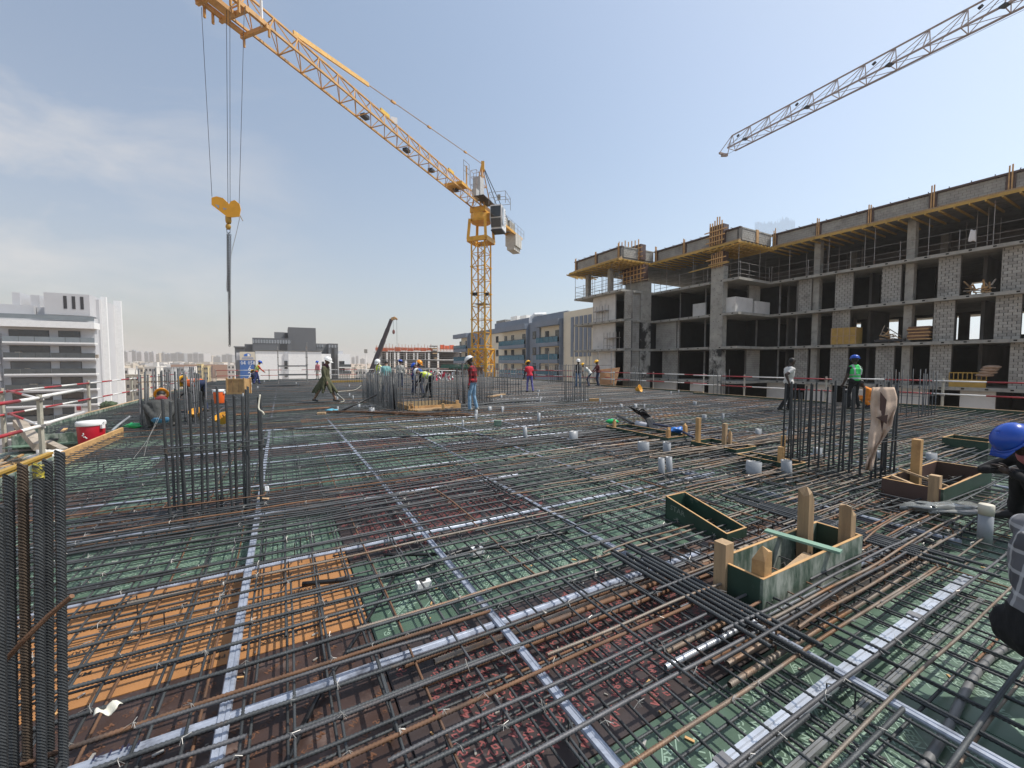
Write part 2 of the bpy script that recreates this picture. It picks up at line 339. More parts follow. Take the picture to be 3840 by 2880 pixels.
# ================================================================ reinforcement mats
rng = random.Random(3)
def bar_np(p0, p1, r, jit=.012, nearr=3.6, sag=.0, seed=0, bow=0.):
    p0, p1 = np.array(p0), np.array(p1); Ln = np.linalg.norm(p1 - p0); dv = (p1 - p0) / Ln
    n1 = np.array([-dv[1], dv[0], 0.]); n1 /= np.linalg.norm(n1); n2 = np.cross(n1, dv) * -1
    ts = [0.]; 
    while ts[-1] < Ln:
        p = p0 + dv * ts[-1]; dd = math.hypot(p[0], p[1] - .2)
        vis = p[1] > .3 and abs(p[0]) < p[1] * 1.45 + .3
        ts.append(ts[-1] + (.0085 if (dd < nearr and vis) else (.12 if dd < 6 else (.35 if dd < 14 else 1.2))))
    ts[-1] = Ln; ts = np.array(ts); n = len(ts); near = np.zeros(n, bool)
    near[1:] = np.diff(ts) < .0095
    rr = np.full(n, r); idx = np.arange(n); rr[near & (idx % 2 == 0)] *= 1.22; rr[near & (idx % 2 == 1)] *= .9
    ph = seed * 1.7
    wob = jit * (np.sin(ts * 1.3 + ph) + .6 * np.sin(ts * 3.1 + ph * 2.3)); zz = .5 * jit * np.sin(ts * 2.2 + ph * 3) + .3 * jit * np.sin(ts * 5.7 + ph)
    bw = bow * np.sin(np.pi * ts / Ln)
    C = p0 + np.outer(ts, dv) + np.outer(wob + bw, n1) + np.outer(zz, n2)
    K = 6; th = np.arange(K) * 2 * math.pi / K
    tilt = np.where(near, .9, 0.)[:, None] * r * np.sin(th * 1)[None, :]
    ring = C[:, None, :] + (np.cos(th)[None, :, None] * n1 + np.sin(th)[None, :, None] * n2) * rr[:, None, None] + tilt[:, :, None] * dv
    v = ring.reshape(-1, 3); i = np.arange(n - 1)[:, None] * K; j = np.arange(K)[None, :]; j2 = (j + 1) % K
    f = np.stack([i + j, i + j2, i + j2 + K, i + j + K], -1).reshape(-1, 4)
    return v, f
def pick(b, a, layer):
    q = rng.random()
    if b < 1.5: return steel if q < .85 else (steel_grey if q < .96 else steel_rust)
    if layer == 'B': return steel_glint_rust if q < (.42 if a < 6 else .2) else (steel_grey if q < .66 else (steel_rust if q < .74 else steel))  # many right-hand bars take the tan with sun glint painted in
    return steel if q < .74 else (steel_rust if q < .84 else steel_grey)
HOLES = [(1.44, 1.84, 2.68, 4.16), (1.55, 2.1, 6.35, 8.3), (13.5, 15.2, 3.6, 5.5)]
def cut(layer, c, s0, s1):
    segs = [(s0, s1)]
    for a0, a1, b0, b1 in HOLES:
        lo, hi, o0, o1 = (b0, b1, a0, a1) if layer == 'B' else (a0, a1, b0, b1)
        if o0 < c < o1:
            new = []
            for x, y in segs:
                if y < lo or x > hi: new.append((x, y)); continue
                if x < lo - .2: new.append((x, lo - .05 - .1 * rng.random()))
                if y > hi + .2: new.append((hi + .05 + .1 * rng.random(), y))
            segs = new
    return segs
def layer_bars(layer, z, r, sp, jit, lap):
    out = []
    if layer == 'B': lines = np.arange(AE0 + .1, AE1 - .1, sp)
    else: lines = np.arange(-5.0, 20.4, sp)
    for c in lines:
        c = c + rng.uniform(-.016, .016)
        if layer == 'B': lo, hi = bleft(c) + .06, bright(c) - .06
        else: lo, hi = (AE0 if c > -3.25 else 13.3), AE1 - .1
        if layer == 'A' and c > 18.5: lo = max(lo, 22.5) if c > 20.2 else (14.2 if c > 19.3 else lo)
        s = lo - rng.uniform(0, 8); k = 0
        while s < hi:
            e = s + rng.choice([6, 9, 12, 12]); x, y = max(s, lo), min(e, hi); off = .024 * (k % 2)
            if y - x > .4:
                for x2, y2 in cut(layer, c, x, y):
                    if y2 - x2 < .3: continue
                    q0, q1 = (ab(c + off, x2, z), ab(c + off + rng.uniform(-.02, .02), y2, z)) if layer == 'B' else (ab(x2, c + off, z), ab(y2, c + off + rng.uniform(-.02, .02), z))
                    out.append((q0, q1, r * (1.22 if layer == 'B' and z > .1 and x2 < 1.2 and c < 5 else 1), jit, c, x2, layer))
            s = e - lap * rng.uniform(.8, 1.6); k += 1
    return out
def segdist(p, q):
    dq = q - p; t = min(max((Vector((0, 1.2, 0)) - p).dot(dq) / dq.length_squared, 0), 1); c = p + dq * t
    return c.length + (6 if c.y < .2 else 0)
def make_mat(name, label, bars, nmax, loc):
    root = thing(name, label, 'rebar mat', loc)
    bars.sort(key=lambda t: segdist(t[0], t[1])); batches = {}
    for i, (p, q, r, jit, c, x, layer) in enumerate(bars):
        bb, aa = (x, c) if layer == 'B' else (c, x)
        m = pick(min((p + q).dot(BX) / 2, p.dot(BX) + 3), aa, layer)
        v, f = bar_np(p, q, r, jit, 3.7 if name == 'top_rebar_mat' else 3.0, seed=i)
        if i < nmax: npmesh('rebar', v - np.array(loc), f, m, root)
        else: batches.setdefault(m.name, []).append((v - np.array(loc), f))
    for mn, lst in batches.items():
        vs, fs, k = [], [], 0
        for v, f in lst: vs.append(v); fs.append(f + k); k += len(v)
        tag(npmesh('rebar_rest', np.concatenate(vs), np.concatenate(fs), MATS[mn], root), kind='stuff')
    return root
top = layer_bars('B', .192, .0078, .2, .006, .8) + layer_bars('A', .175, .0064, .2, .006, .6)
# extra bars: close-set bands over the column lines, lap bars, loose bars at a slant
def extra(a0, b0, a1, b1, z, r, jit=.012, layer='B'): return (ab(a0, b0, z), ab(a1, b1, z), r, jit, a0, b0, layer)
xr = random.Random(11)
for k in range(46):                                            # lap bars in the foreground field
    a = xr.uniform(1.0, 7.5); b = xr.uniform(-3, 7); ln = xr.uniform(1.2, 4); top.append(extra(a, b, a + xr.uniform(-.03, .03), b + ln, .208, .0085))
for k in range(34):                                            # long loose bars drifting off the grid on the right
    a = xr.uniform(.6, 8); b = xr.uniform(2.2, 7); ln = xr.uniform(3.5, 9); top.append(extra(a, b, a + xr.uniform(-.06, .06) * ln, b + ln, .214 + .01 * xr.random(), .0085, .02))
for k in range(26):
    a = xr.uniform(.8, 4.5); b = xr.uniform(1.5, 8); top.append(extra(a, b, a + xr.uniform(.8, 2.6), b + xr.uniform(-.05, .05), .206, .008, .01, 'A'))
for c in (7.1, 13.2):                                           # dense column strips
    for k in range(13): top.append(extra(-2, c - .8 + .125 * k, 30, c - .8 + .125 * k + xr.uniform(-.05, .05), .176, .008, .02, 'A'))
for c in (3.0, 5.0, 13.3, 20.0):
    for k in range(11): top.append(extra(c - .6 + .12 * k, -2.5 if c > 4 else 4.4, c - .6 + .12 * k + xr.uniform(-.06, .06), 17, .194, .0085, .02))
for k in range(40):                                            # far field gets doubled up
    a = xr.uniform(14, 42); top.append(extra(a, -4.6, a + .05, 19, .195, .009))
topmat = make_mat('top_rebar_mat', 'upper mat of dark ribbed rebar tied in squares across the deck', top, 300, (0, 6, .18))
bot = layer_bars('A', .052, .007, .2, .006, .5) + layer_bars('B', .04, .007, .2, .006, .5)
botmat = make_mat('bottom_rebar_mat', 'lower mat of thinner rebar lying just above the plywood', bot, 250, (0, 6, .04))
# chairs, tie wires
ch = MB()
def chair(mb, a, b, rot, h=.165):
    c, s = math.cos(rot), math.sin(rot); pts = [(-.14, 0, .03), (-.06, 0, .03), (-.06, 0, h), (.06, 0, h), (.06, 0, .03), (.14, 0, .03)]
    mb.path([ab(a, b) + Vector((x * c, x * s, z)) for x, y, z in pts], .005, 5)
cr = random.Random(5)
for k in range(70):
    a, b = cr.uniform(.7, 8), cr.uniform(-2.5, 8); m = MB(); chair(m, a, b, cr.uniform(0, 3)); m.build('bar_chair', steel, botmat)
for k in range(500): chair(ch, cr.uniform(8, 30), cr.uniform(-3, 18), cr.uniform(0, 3))
tag(ch.build('bar_chairs', steel, botmat), kind='stuff')
tw = MB()
for k in range(1500):
    dist = abs(cr.gauss(0, 1)) * 4 + .6; a = round((dist) / .2) * .2 + .1; b = round(cr.uniform(-3, 8) / .2) * .2; p = ab(a, b, .196)
    if p.y < .3 or abs(p.x) > p.y * 1.4: continue
    for q in range(2):
        e = Vector((cr.uniform(-1, 1), cr.uniform(-1, 1), cr.uniform(-.2, 1))) * .03
        tw.path([p - e * .5 + Vector((.01, 0, 0)), p + Vector((0, 0, .014)), p + e], .0013, 3)
tag(tw.build('tie_wires', wire_m, topmat), kind='stuff')

# scraps lying on the plywood: wood chips, wire ends, cement crumbs
sc_ = MB()
for k in range(750):
    a, b = .5 + abs(cr.gauss(0, 3.2)), cr.uniform(-3.2, 8); c = ab(a, b, .006); s = cr.uniform(.004, .02); sc_.box(c, (s * 2.2, s * .7, .006), Matrix.Rotation(cr.uniform(0, 3), 3, 'Z'), cr.choice([0, 0, 1, 2]))
tag(sc_.build('debris', [mat('crumbs', (.3, .28, .25), .9), timber_new, wire_m]), 'wood chips and cement crumbs scattered on the plywood', None, None, 'stuff')
# ================================================================ the dusty air over the desert
hz_ = MB(); hz_.bx(-4600, 4600, -4600, 4600, -17.2, 46)
hm = bpy.data.materials.new('haze'); hm.use_nodes = True; hm.node_tree.nodes.clear(); pv = hm.node_tree.nodes.new('ShaderNodeVolumePrincipled'); om = hm.node_tree.nodes.new('ShaderNodeOutputMaterial')
pv.inputs['Color'].default_value = (.86, .84, .81, 1); pv.inputs['Density'].default_value = .00042; pv.inputs['Anisotropy'].default_value = .35; hm.node_tree.links.new(pv.outputs[0], om.inputs['Volume'])
tag(hz_.build('haze', hm), 'pale dusty haze over the desert city', None, None, 'stuff')
# ================================================================ flat ducts, pipes, conduits under the top mat
def strip(name, pts, w, h, m, label, cat, group=None, wob=.006, seed=0, bands=False):
    r = random.Random(seed); P = []
    for i in range(len(pts) - 1):
        p, q = Vector(pts[i]), Vector(pts[i + 1]); n = max(int((q - p).length / .5), 1)
        for k in range(n): P.append(p.lerp(q, k / n) + Vector((0, 0, r.uniform(-wob, wob))) )
    P.append(Vector(pts[-1])); t = thing(name, label, cat, P[0], 0, group); mb = MB()
    side0 = None
    for i in range(len(P) - 1):
        d_, x, y, l = mb.frame(P[i], P[i + 1])
        sec = [x * a * w / 2 + y * b * h / 2 for a, b in ((-1, -.3), (-.8, -1), (.8, -1), (1, -.3), (1, .3), (.8, 1), (.25, 1), (.12, .7), (-.12, .7), (-.25, 1), (-.8, 1), (-1, .3))]
        k = len(mb.v); n = 12; j = r.uniform(-.002, .002)
        if i == 0: mb.v += [P[i] + s for s in sec]; k += n
        mb.v += [P[i + 1] + s * (1 + j) for s in sec]
        for q in range(n): mb.f.append((k - n + q, k - n + (q + 1) % n, k + (q + 1) % n, k + q)); mb.m.append(0)
    mb.build('duct_body', m, t)
    if bands:
        L_ = (P[-1] - P[0]).length
        for k in range(int(L_ / .9)):
            s = .35 + .9 * k; i = min(int(s / .5), len(P) - 2); c = P[i].lerp(P[i + 1], (s % .5) / .5); dd = (P[i + 1] - P[i]).normalized()
            b = MB(); b.beam(c - dd * .035, c + dd * .035, w + .006, h + .006); b.build('tape_band', mat('tape', (.2, .2, .21), .5, .2), t)
    return t
def ductA(b, a0, a1, lab, grp=None, z=.125, w=.055, **k): return strip('tendon_duct', [ab(a0, b, z), ab((a0 + a1) / 2, b + .015, z + .01), ab(a1, b - .01, z)], w, .024, duct, lab, 'duct', grp, seed=int(b * 100), **k)
def ductB(a, b0, b1, lab, grp=None, z=.13, w=.052, **k): return strip('tendon_duct', [ab(a, b0, z), ab(a + .01, (b0 + b1) / 2, z - .01), ab(a, b1, z)], w, .024, duct, lab, 'duct', grp, seed=int(a * 100), **k)
ductA(-.28, -1, 11.6, 'flat silver duct running lengthwise over the orange plywood panel')
ductA(1.15, -1, 13.4, 'long flat silver duct running through the middle over dark red panels toward the rusty bars')
ductA(2.53, -1, 5.8, 'flat silver duct passing beside the broken-post formwork box on its near side')
ductA(2.68, 5.9, 12.6, 'flat silver duct running on toward the man in the plaid shirt')
x = ductB(2.24, -1.15, 3.1, 'flat silver duct with black marker scrawl crossing brown panels in front')
ductB(3.82, -2.4, 5.6, 'flat silver duct crossing between the green and orange panels')
ductB(5.16, -2.6, 3.0, 'flat silver duct passing in front of the nearest free-standing column bars')
ductB(6.36, -2.4, 9.4, 'flat silver duct crossing the whole field just behind the nearest column bars')
GA, GB = 'flat silver ducts laid lengthwise in the far mat', 'flat silver ducts laid crosswise in the far mat'
for b in (3.95, 5.35, 8.3, 9.7, 11.1, 12.5, 14.0, 16.2): ductA(b, 3.0 if b < 6 else -1, 30, 'flat silver duct laid lengthwise in the right-hand part of the mat', GA)
for a in (7.8, 9.1, 10.4, 11.6, 14.6, 16.4, 18.4, 20.6, 23.0, 26.0, 30.0): ductB(a, 2 if a > 12 else -2, 18.3, 'flat silver duct laid crosswise in the far part of the mat', GB)
for b in (-1.9, -.3): ductA(b, 14, 36, 'flat silver duct laid lengthwise in the far left part of the mat', 'flat silver ducts in the far left mat')
mkr = MB()
vs, fs = text_mesh('KHH', .075)
mkr.add([ab(2.228 + v.y * .6, -.72 + v.x) + Vector((0, 0, .1495)) for v in vs], fs)
mkr.build('marker_writing', mat('marker', (.02, .02, .05), .6), x)
strip('flat_pipe', [ab(.985, 1.2, .085), ab(.99, 2.8, .09), ab(.98, 4.62, .1)], .068, .045, foil, 'bright shiny metal duct with taped joints over the green panels', 'duct', None, .004, 5, True)
strip('flat_pipe', [ab(.86, 1.0, .05), ab(.86, 4.4, .05)], .035, .03, mat('dull_metal', (.28, .28, .27), .35, .6), 'dull narrow metal pipe lying close beside the bright shiny duct', 'pipe', None, .003, 6)
def hose(pts, r, m, label, cat, name='conduit', group=None, n=7):
    P = [Vector(p) for p in pts]; out_ = []
    for i in range(len(P) - 1):                       # Catmull-Rom through the points
        p0, p1, p2, p3 = P[max(i - 1, 0)], P[i], P[i + 1], P[min(i + 2, len(P) - 1)]
        for k in range(6):
            t = k / 6; out_.append(.5 * ((2 * p1) + (p2 - p0) * t + (2 * p0 - 5 * p1 + 4 * p2 - p3) * t * t + (3 * p1 - p0 - 3 * p2 + p3) * t ** 3))
    out_.append(P[-1]); m_ = MB(); m_.path(out_, r, n); o = m_.build(name, m, None, True); return tag(o, label, cat, group)
hose([G(1068, 2880, .03), G(1200, 2600, .03), G(1330, 2400, .05), G(1480, 2160, .03)], .012, black, 'black flat conduit slanting under the mat beside the orange panel', 'conduit')
hose([ab(3.5, .1, .06), ab(3.3, .9, .05), ab(3.42, 1.4, .06), ab(3.3, 2.0, .05), ab(3.55, 3.1, .07)], .018, black, 'black conduit snaking across the green panel printed with white', 'conduit')
hose([ab(3.62, .75, .09), ab(3.45, 1.25, .06), ab(3.36, 1.75, .08), ab(3.3, 2.5, .05)], .014, black, 'second black conduit tangled around the white junction box', 'conduit')
hose([ab(.62, 1.3, .03), ab(.6, 2.4, .035), ab(.66, 3.6, .03), ab(.5, 4.6, .03)], .02, mat('conduit_grey', (.15, .15, .15), .45), 'dark grey pipe lying on green plywood near the plaid-shirted back', 'pipe')
hose([ab(4.3, 5.2, .12), ab(3.0, 5.28, .13), ab(2.0, 5.33, .13), ab(1.2, 5.4, .12)], .034, mat('pipe_blue', (.26, .29, .35), .35), 'thick blue-grey pipe running behind the broken-post formwork box', 'pipe')
hose([ab(9, 1.6, .21), ab(8.6, 2.4, .21), ab(8.2, 3.4, .22), ab(7.6, 4.2, .21)], .012, black, 'black cable drooping over the mat in mid field', 'cable')
hose([ab(11.2, -.1, .22), ab(10.4, 1.1, .21), ab(9.8, 2.6, .22)], .012, black, 'black cable lying across the mat before the rusty bar bundle', 'cable')
def junction(a, b, lab): 
    t = thing('junction_box', lab, 'junction box', ab(a, b, .02)); m = MB(); m.abx(a - .04, a + .04, b - .055, b + .055, .02, .085); m.build('box', white_p, t)
    m = MB(); m.lathe([(.022, .085), (.022, .1), (.014, .1)], ab(a, b), 10); m.build('cap', black, t)
junction(3.36, 1.52, 'small pale junction box among black conduits on green plywood'); junction(3.05, .92, 'small grey junction box beside the duct on green plywood'); 
# thick bars of the beams around the formwork box (parts of one beam cage each)
t = thing('beam_cage', 'cage of thick rusty ribbed bars under the broken-post formwork box', 'rebar cage', ab(1.8, 2.4, .1))
r_ = random.Random(2)
for i, (a, b0, b1, z, m) in enumerate([(2.2, .55, 4.4, .1, steel_rust), (2.12, .7, 6.5, .12, steel_glint_rust), (2.02, .6, 3.3, .1, steel_rust), (2.06, 1.3, 6.5, .15, steel_rust), (1.56, 1.9, 6.5, .1, steel_glint_rust), (1.48, 1.8, 5.4, .1, foil), (1.40, 2.0, 5.8, .11, steel_rust), (1.32, 2.1, 6.2, .12, steel_glint_rust), (1.24, 2.0, 4.9, .09, steel_glint_rust), (2.28, 2.2, 6.4, .12, steel_grey)]):
    v, f = bar_np(ab(a, b0, z), ab(a + r_.uniform(-.03, .03), b1, z), .0155, .004, 4.4, seed=i); npmesh('thick_bar', v - np.array(worldloc(t)), f, m, t)
for i in range(16):
    b = 2.5 + i * .25; m = MB(); m.path([ab(1.28, b, .05), ab(1.28, b, .19), ab(1.3, b, .2), ab(2.22, b, .2), ab(2.24, b, .19), ab(2.24, b, .05)], .006, 5); m.build('stirrup', steel if i % 3 else steel_rust, t)
for nm, b0, a0, a1 in (('bundle of thick dark ribbed bars on the far right flank of the broken-post box', 4.42, 1.05, 2.75), ('bundle of thick dark ribbed bars on the near left flank of the broken-post box', 2.3, 1.2, 2.45)):
    t = thing('bar_bundle', nm, 'rebar bundle', ab(a0, b0, .215))
    for k in range(6):
        v, f = bar_np(ab(a0 + .25 * math.sin(k * 2.4), b0 + .052 * k, .217), ab(a1 + .2 * math.sin(k * 1.7), b0 + .05 * k + .02, .217), .0125, .003, 4.6, seed=k + 40); npmesh('thick_bar', v - np.array(worldloc(t)), f, steel, t)
def bundle(name, label, p, q, n, m, spread, r=.01):
    t = thing(name, label, 'rebar bundle', p); rr = random.Random(n)
    for k in range(n):
        o = Vector((0, 0, rr.uniform(0, .05))); s1, s2 = rr.uniform(-spread, spread), rr.uniform(-spread, spread); nn_ = Vector((0, 1, 0))
        v, f = bar_np(p + nn_ * s1 + o + (q - p) * rr.uniform(0, .06), q + nn_ * s2 + o - (q - p) * rr.uniform(0, .06), r, .02, 0, seed=k, bow=.05); npmesh('bar', v - np.array(p), f, m, t)
bundle('bar_bundle', 'bundle of bright rusty brown bars lying before the wall starter cage', G(1215, 1545, .23), G(1780, 1560, .23), 12, steel_rust, .12)
bundle('bar_bundle', 'rusty bars trailing behind the man in the long green tunic', G(870, 1560, .22), G(1240, 1532, .22), 6, steel_rust, .25)
bundle('bar_bundle', 'bundle of dark bars lying at the feet of the man in the plaid shirt', G(1630, 1530, .23), G(2040, 1500, .23), 10, steel, .2, .012)
bundle('bar_bundle', 'bundle of tan bars running past the hanging burlap', G(2430, 1715, .23), G(3060, 1640, .25), 7, steel_glint_rust, .08)
# ================================================================ pipe stubs standing in the slab
def stub_proto(w, h, oval):
    t = thing('pipe_sleeve', 'x', 'pipe sleeve'); m = MB(); prof = [(w, 0), (w, h), (w * .9, h), (w * .9, h - .05)]
    m.lathe(prof, (0, 0, 0), 14, 0, (1, .62 if oval else 1)); m.build('sleeve', pvc, t, True, True)
    m = MB(); m.lathe([(w * .86, h - .06), (w * .86, h - .02)], (0, 0, 0), 12, 0, (1, .62 if oval else 1)); m.build('plug', dark_metal, t, False, True)
    if oval:
        m = MB(); m.path([(-w * .2, -.02, h), (-w * .1, 0, h + .015), (0, .02, h + .01), (w * .2, 0, h + .018), (w * .35, .02, h)], .004, 4); m.build('tie', wire_m, t, False, True)
    return t
P_ = {'o': stub_proto(.085, .3, True), 'n': stub_proto(.045, .42, False), 's': stub_proto(.03, .34, False), 'b': stub_proto(.1, .36, True)}
used = set()
def stub(kind, u, v, label, group=None, z=.2, dz=0.):
    o = P_[kind] if kind not in used else copytree(P_[kind]); used.add(kind)
    p = G(u, v, z); o.location = (p.x, p.y, dz); o.rotation_euler = (random.uniform(-.05, .05), random.uniform(-.05, .05), random.uniform(0, 3)); o['label'] = label
    if group: o['group'] = group
    elif 'group' in o: del o['group']
stub('n', 2484, 1775, 'slim grey pipe stub, nearer of the close pair in mid field', None, .2); stub('n', 2514, 1770, 'slim grey pipe stub, farther of the close pair in mid field')
stub('b', 2822, 1772, 'wide oval grey sleeve before the burlap cage, next to the tan loose bars'); stub('b', 2953, 1768, 'wide oval grey sleeve just left of the hanging burlap')
stub('b', 2413, 1690, 'wide grey sleeve on the side nearer the plaid-shirted man of two twins'); stub('b', 2501, 1692, 'wide grey sleeve on the side nearer the burlap of two twins')
stub('b', 2153, 1645, 'wide grey sleeve alone in the open mat before the column bars'); stub('n', 1972, 1640, 'slim tall grey sleeve alone in the centre of the mat')
stub('n', 1786, 1565, 'thick grey sleeve at the feet of the plaid-shirted man'); stub('o', 3302, 1716, 'oval grey sleeve just behind the hanging burlap'); stub('o', 3497, 1722, 'oval grey sleeve beside the dark red formwork box')
stub('o', 2843, 1625, 'oval grey sleeve in the far right mat'); stub('o', 2962, 1630, 'oval grey sleeve by the burlap cage far side'); stub('o', 2640, 1568, 'square grey sleeve by the tall timber peg'); stub('s', 2710, 1570, 'thin grey sleeve by the tall timber peg')
SG = 'grey and white pipe stubs standing in the far mat'
for kd, u, v in (('s', 1265, 1540), ('o', 1345, 1525), ('o', 1395, 1540), ('s', 1394, 1550), ('s', 1785, 1570), ('n', 2020, 1578), ('o', 1838, 1535), ('o', 1885, 1535), ('s', 1885, 1545), ('s', 1735, 1595), ('s', 2018, 1485), ('o', 1880, 1490), ('s', 2026, 1507), ('o', 2330, 1525), ('o', 2385, 1525), ('s', 2250, 1508), ('s', 2416, 1530), ('s', 2412, 1555), ('o', 2018, 1468), ('s', 2515, 1478), ('s', 2545, 1472), ('o', 2605, 1515),
                ('s', 943, 1462), ('s', 966, 1456), ('s', 911, 1485), ('s', 945, 1442), ('s', 991, 1432), ('s', 1240, 1455), ('s', 1258, 1497), ('s', 1265, 1500), ('s', 1310, 1485), ('s', 1325, 1495), ('s', 1110, 1440), ('s', 1118, 1447), ('s', 1310, 1450), ('o', 3065, 1700)):
    stub(kd, u, v, 'small pipe stub standing in the far part of the mat', SG)
def fat_pipe():
    t = thing('pipe_sleeve', 'tall grey pipe with a cream taped top beside the plaid-shirted back', 'pipe sleeve', G(3693, 2010, .2) - Vector((0, 0, .1)))
    m = MB(); m.lathe([(.05, 0), (.05, .3)], worldloc(t), 18); m.build('pipe', pvc, t, True)
    m = MB(); m.lathe([(.052, .298), (.053, .39), (.045, .395)], worldloc(t), 18); m.build('taped_cap', mat('cream_tape', (.6, .56, .46), .6), t, True)
fat_pipe()
# ================================================================ formwork boxes left open in the slab
def boxout(label, a0, a1, b0, b1, z, mats_, posts, rail=True, zb=.0, th=.02):
    t = thing('formwork_box', label, 'formwork box', ab((a0 + a1) / 2, (b0 + b1) / 2, zb))
    for i, (x0, x1, y0, y1) in enumerate([(a0, a0 + th, b0, b1), (a1 - th, a1, b0, b1), (a0 + th, a1 - th, b0, b0 + th), (a0 + th, a1 - th, b1 - th, b1)]):
        m = MB(); m.abx(x0, x1, y0, y1, zb, z[i] if isinstance(z, tuple) else z); o = m.build('side_panel', mats_[i % len(mats_)], t)
        e = MB(); zt = z[i] if isinstance(z, tuple) else z; e.abx(x0, x1, y0, y1, zt + .0005, zt + .004); e.build('raw_edge', timber_new, o)
    for a, b, z0, z1, w_, jag, mm in posts:
        m = MB(); c = ab(a, b); rr = random.Random(int(a * 100 + b * 10)); h = w_ / 2
        top_ = [z1 + (rr.uniform(-.06, .05) if jag else 0) for _ in range(9)]
        vs = []; 
        for zz in (z0, None):
            for i, (dx, dy) in enumerate([(-1, -1), (0, -1), (1, -1), (1, 0), (1, 1), (0, 1), (-1, 1), (-1, 0)]): vs.append(c + ROT @ Vector((dx * h, dy * h, 0)) + Vector((0, 0, zz if zz is not None else top_[i])))
        vs.append(c + Vector((0, 0, top_[8] + (.03 if jag else 0))))
        m.add(vs, [(i, (i + 1) % 8, (i + 1) % 8 + 8, i + 8) for i in range(8)] + [(8 + i, 8 + (i + 1) % 8, 16) for i in range(8)]); m.build('timber_peg', mm, t)
    return t
bb = boxout('green formwork box in front with four splintered timber pegs', 1.47, 1.81, 2.70, 4.12, .36, [ply_mottle, ply_mottle, ply_dgreen, ply_dgreen], [(1.525, 2.775, .0, .51, .085, True, timber_new), (1.76, 2.72, .05, .5, .09, False, timber), (1.735, 3.78, .0, .69, .085, True, timber), (1.54, 4.02, .02, .58, .085, True, timber)])  # short ends use the darker green, their shade put into the colour
m = MB(); m.beam(ab(1.4, 3.58, .374), ab(1.9, 3.5, .374), .07, .018); m.build('cross_batten', mat('batten_green', (.2, .33, .25), .7, 0, .2, 6), bb)
m = MB(); m.beam(ab(1.56, 2.9, .2), ab(1.58, 3.5, .3), .06, .02); m.build('loose_batten', timber, bb)
for k, (a, bb0, bb1) in enumerate(((1.40, 2.2, 4.9), (1.34, 2.5, 6.0), (1.29, 1.9, 4.4), (1.2, 2.6, 5.4), (1.9, 2.2, 5.0), (1.96, 2.5, 5.8))):
    v, f = bar_np(ab(a, bb0, .22), ab(a + .04 * math.sin(k * 3), bb1, .225), .009, .012, 4.5, seed=k + 60); npmesh('rebar', v - np.array((0, 6, .18)), f, steel_glint_rust if k % 2 else steel_grey, topmat)
# tilted wedge box
t = thing('formwork_box', 'small dark green tilted formwork box behind the splintered-peg box', 'formwork box', ab(2.5, 3.6, .2))
for (p, q, zl) in (((2.2, 3.42), (2.86, 3.42), 0), ((2.2, 3.7), (2.86, 3.7), 0)):
    m = MB(); a_, b_ = ab(p[0], p[1], .17), ab(q[0], q[1], .12); m.prism([a_, b_, b_ + Vector((0, 0, .28)), a_ + Vector((0, 0, .08))], BX * .016); o = m.build('side_panel', ply_dgreen, t)
    m = MB(); m.beam(a_ + Vector((0, 0, .083)) + BX * .008, b_ + Vector((0, 0, .283)) + BX * .008, .016, .005); m.build('raw_edge', timber_new, o)
for a, z0, z1 in ((2.2, .17, .25), (2.86, .12, .40)):
    m = MB(); m.abx(a - .016, a, 3.42, 3.716, z0, z1); o = m.build('end_panel', ply_dgreen, t); m = MB(); m.abx(a - .016, a, 3.42, 3.716, z1 + .001, z1 + .005); m.build('raw_edge', timber_new, o)
tk = mat('scrawl', (.2, .24, .2), .6)
vs, fs = text_mesh('STAR', .075); m = MB()
m.add([ab(2.8 - v.x, 3.4185, .2 + v.y + (.6 - v.x) * .14) for v in vs], fs); m.build('printed_word', tk, t)
boxout('long dark green formwork trough holding black hoses and a blue bag', 5.63, 7.46, 6.78, 7.46, .26, [ply_dgreen], [(5.7, 6.86, 0, .42, .07, True, timber_new), (5.72, 7.4, 0, .45, .07, True, timber_new), (7.3, 6.9, 0, .4, .06, True, timber_new)])
boxout('dark green formwork trough with two tall timber pegs', 4.28, 5.2, 6.9, 7.5, .26, [ply_dgreen], [(5.1, 6.98, 0, .72, .07, False, timber_new), (4.8, 7.35, 0, .62, .07, False, timber), (4.75, 7.45, 0, .45, .05, True, timber)])
boxout('low dark green formwork trough right before the burlap cage', 3.22, 4.1, 6.62, 6.98, .25, [ply_dgreen], [(3.45, 6.7, 0, .48, .06, False, timber_new), (3.6, 7.05, 0, .6, .05, False, timber_new)])
bq = boxout('dark red and green formwork box with leaning timber battens', 1.58, 2.12, 6.4, 8.2, .36, [ply_dgreen, form_brown, form_brown, form_brown], [(2.04, 7.2, 0, .78, .09, False, timber_new), (1.66, 6.44, 0, .5, .09, False, timber)])
for p, q in (((1.62, 6.7, .2), (2.1, 6.6, .37)), ((1.62, 7.15, .22), (2.1, 6.85, .42))): m = MB(); m.beam(ab(*p), ab(*q), .06, .025); m.build('loose_batten', timber, bq)
boxout('shallow green formwork box beyond the blue-helmeted crouching worker', 2.2, 2.8, 11.1, 11.7, .34, [ply_dgreen], [])
bc = boxout('pale timber opening inside the wall starter cage', 13.5, 15.2, 3.65, 5.5, .34, [timber_new, timber], [(13.55, 3.75, 0, .42, .1, False, timber_new), (13.6, 5.4, 0, .46, .1, False, timber_new)])
for k in range(5): m = MB(); m.abx(13.42 - .1 * k, 13.49 - .1 * k, 3.6 + .05 * k, 5.2 - .15 * k, .215, .26); m.build('form_timber', timber_new if k % 2 else timber, bc)
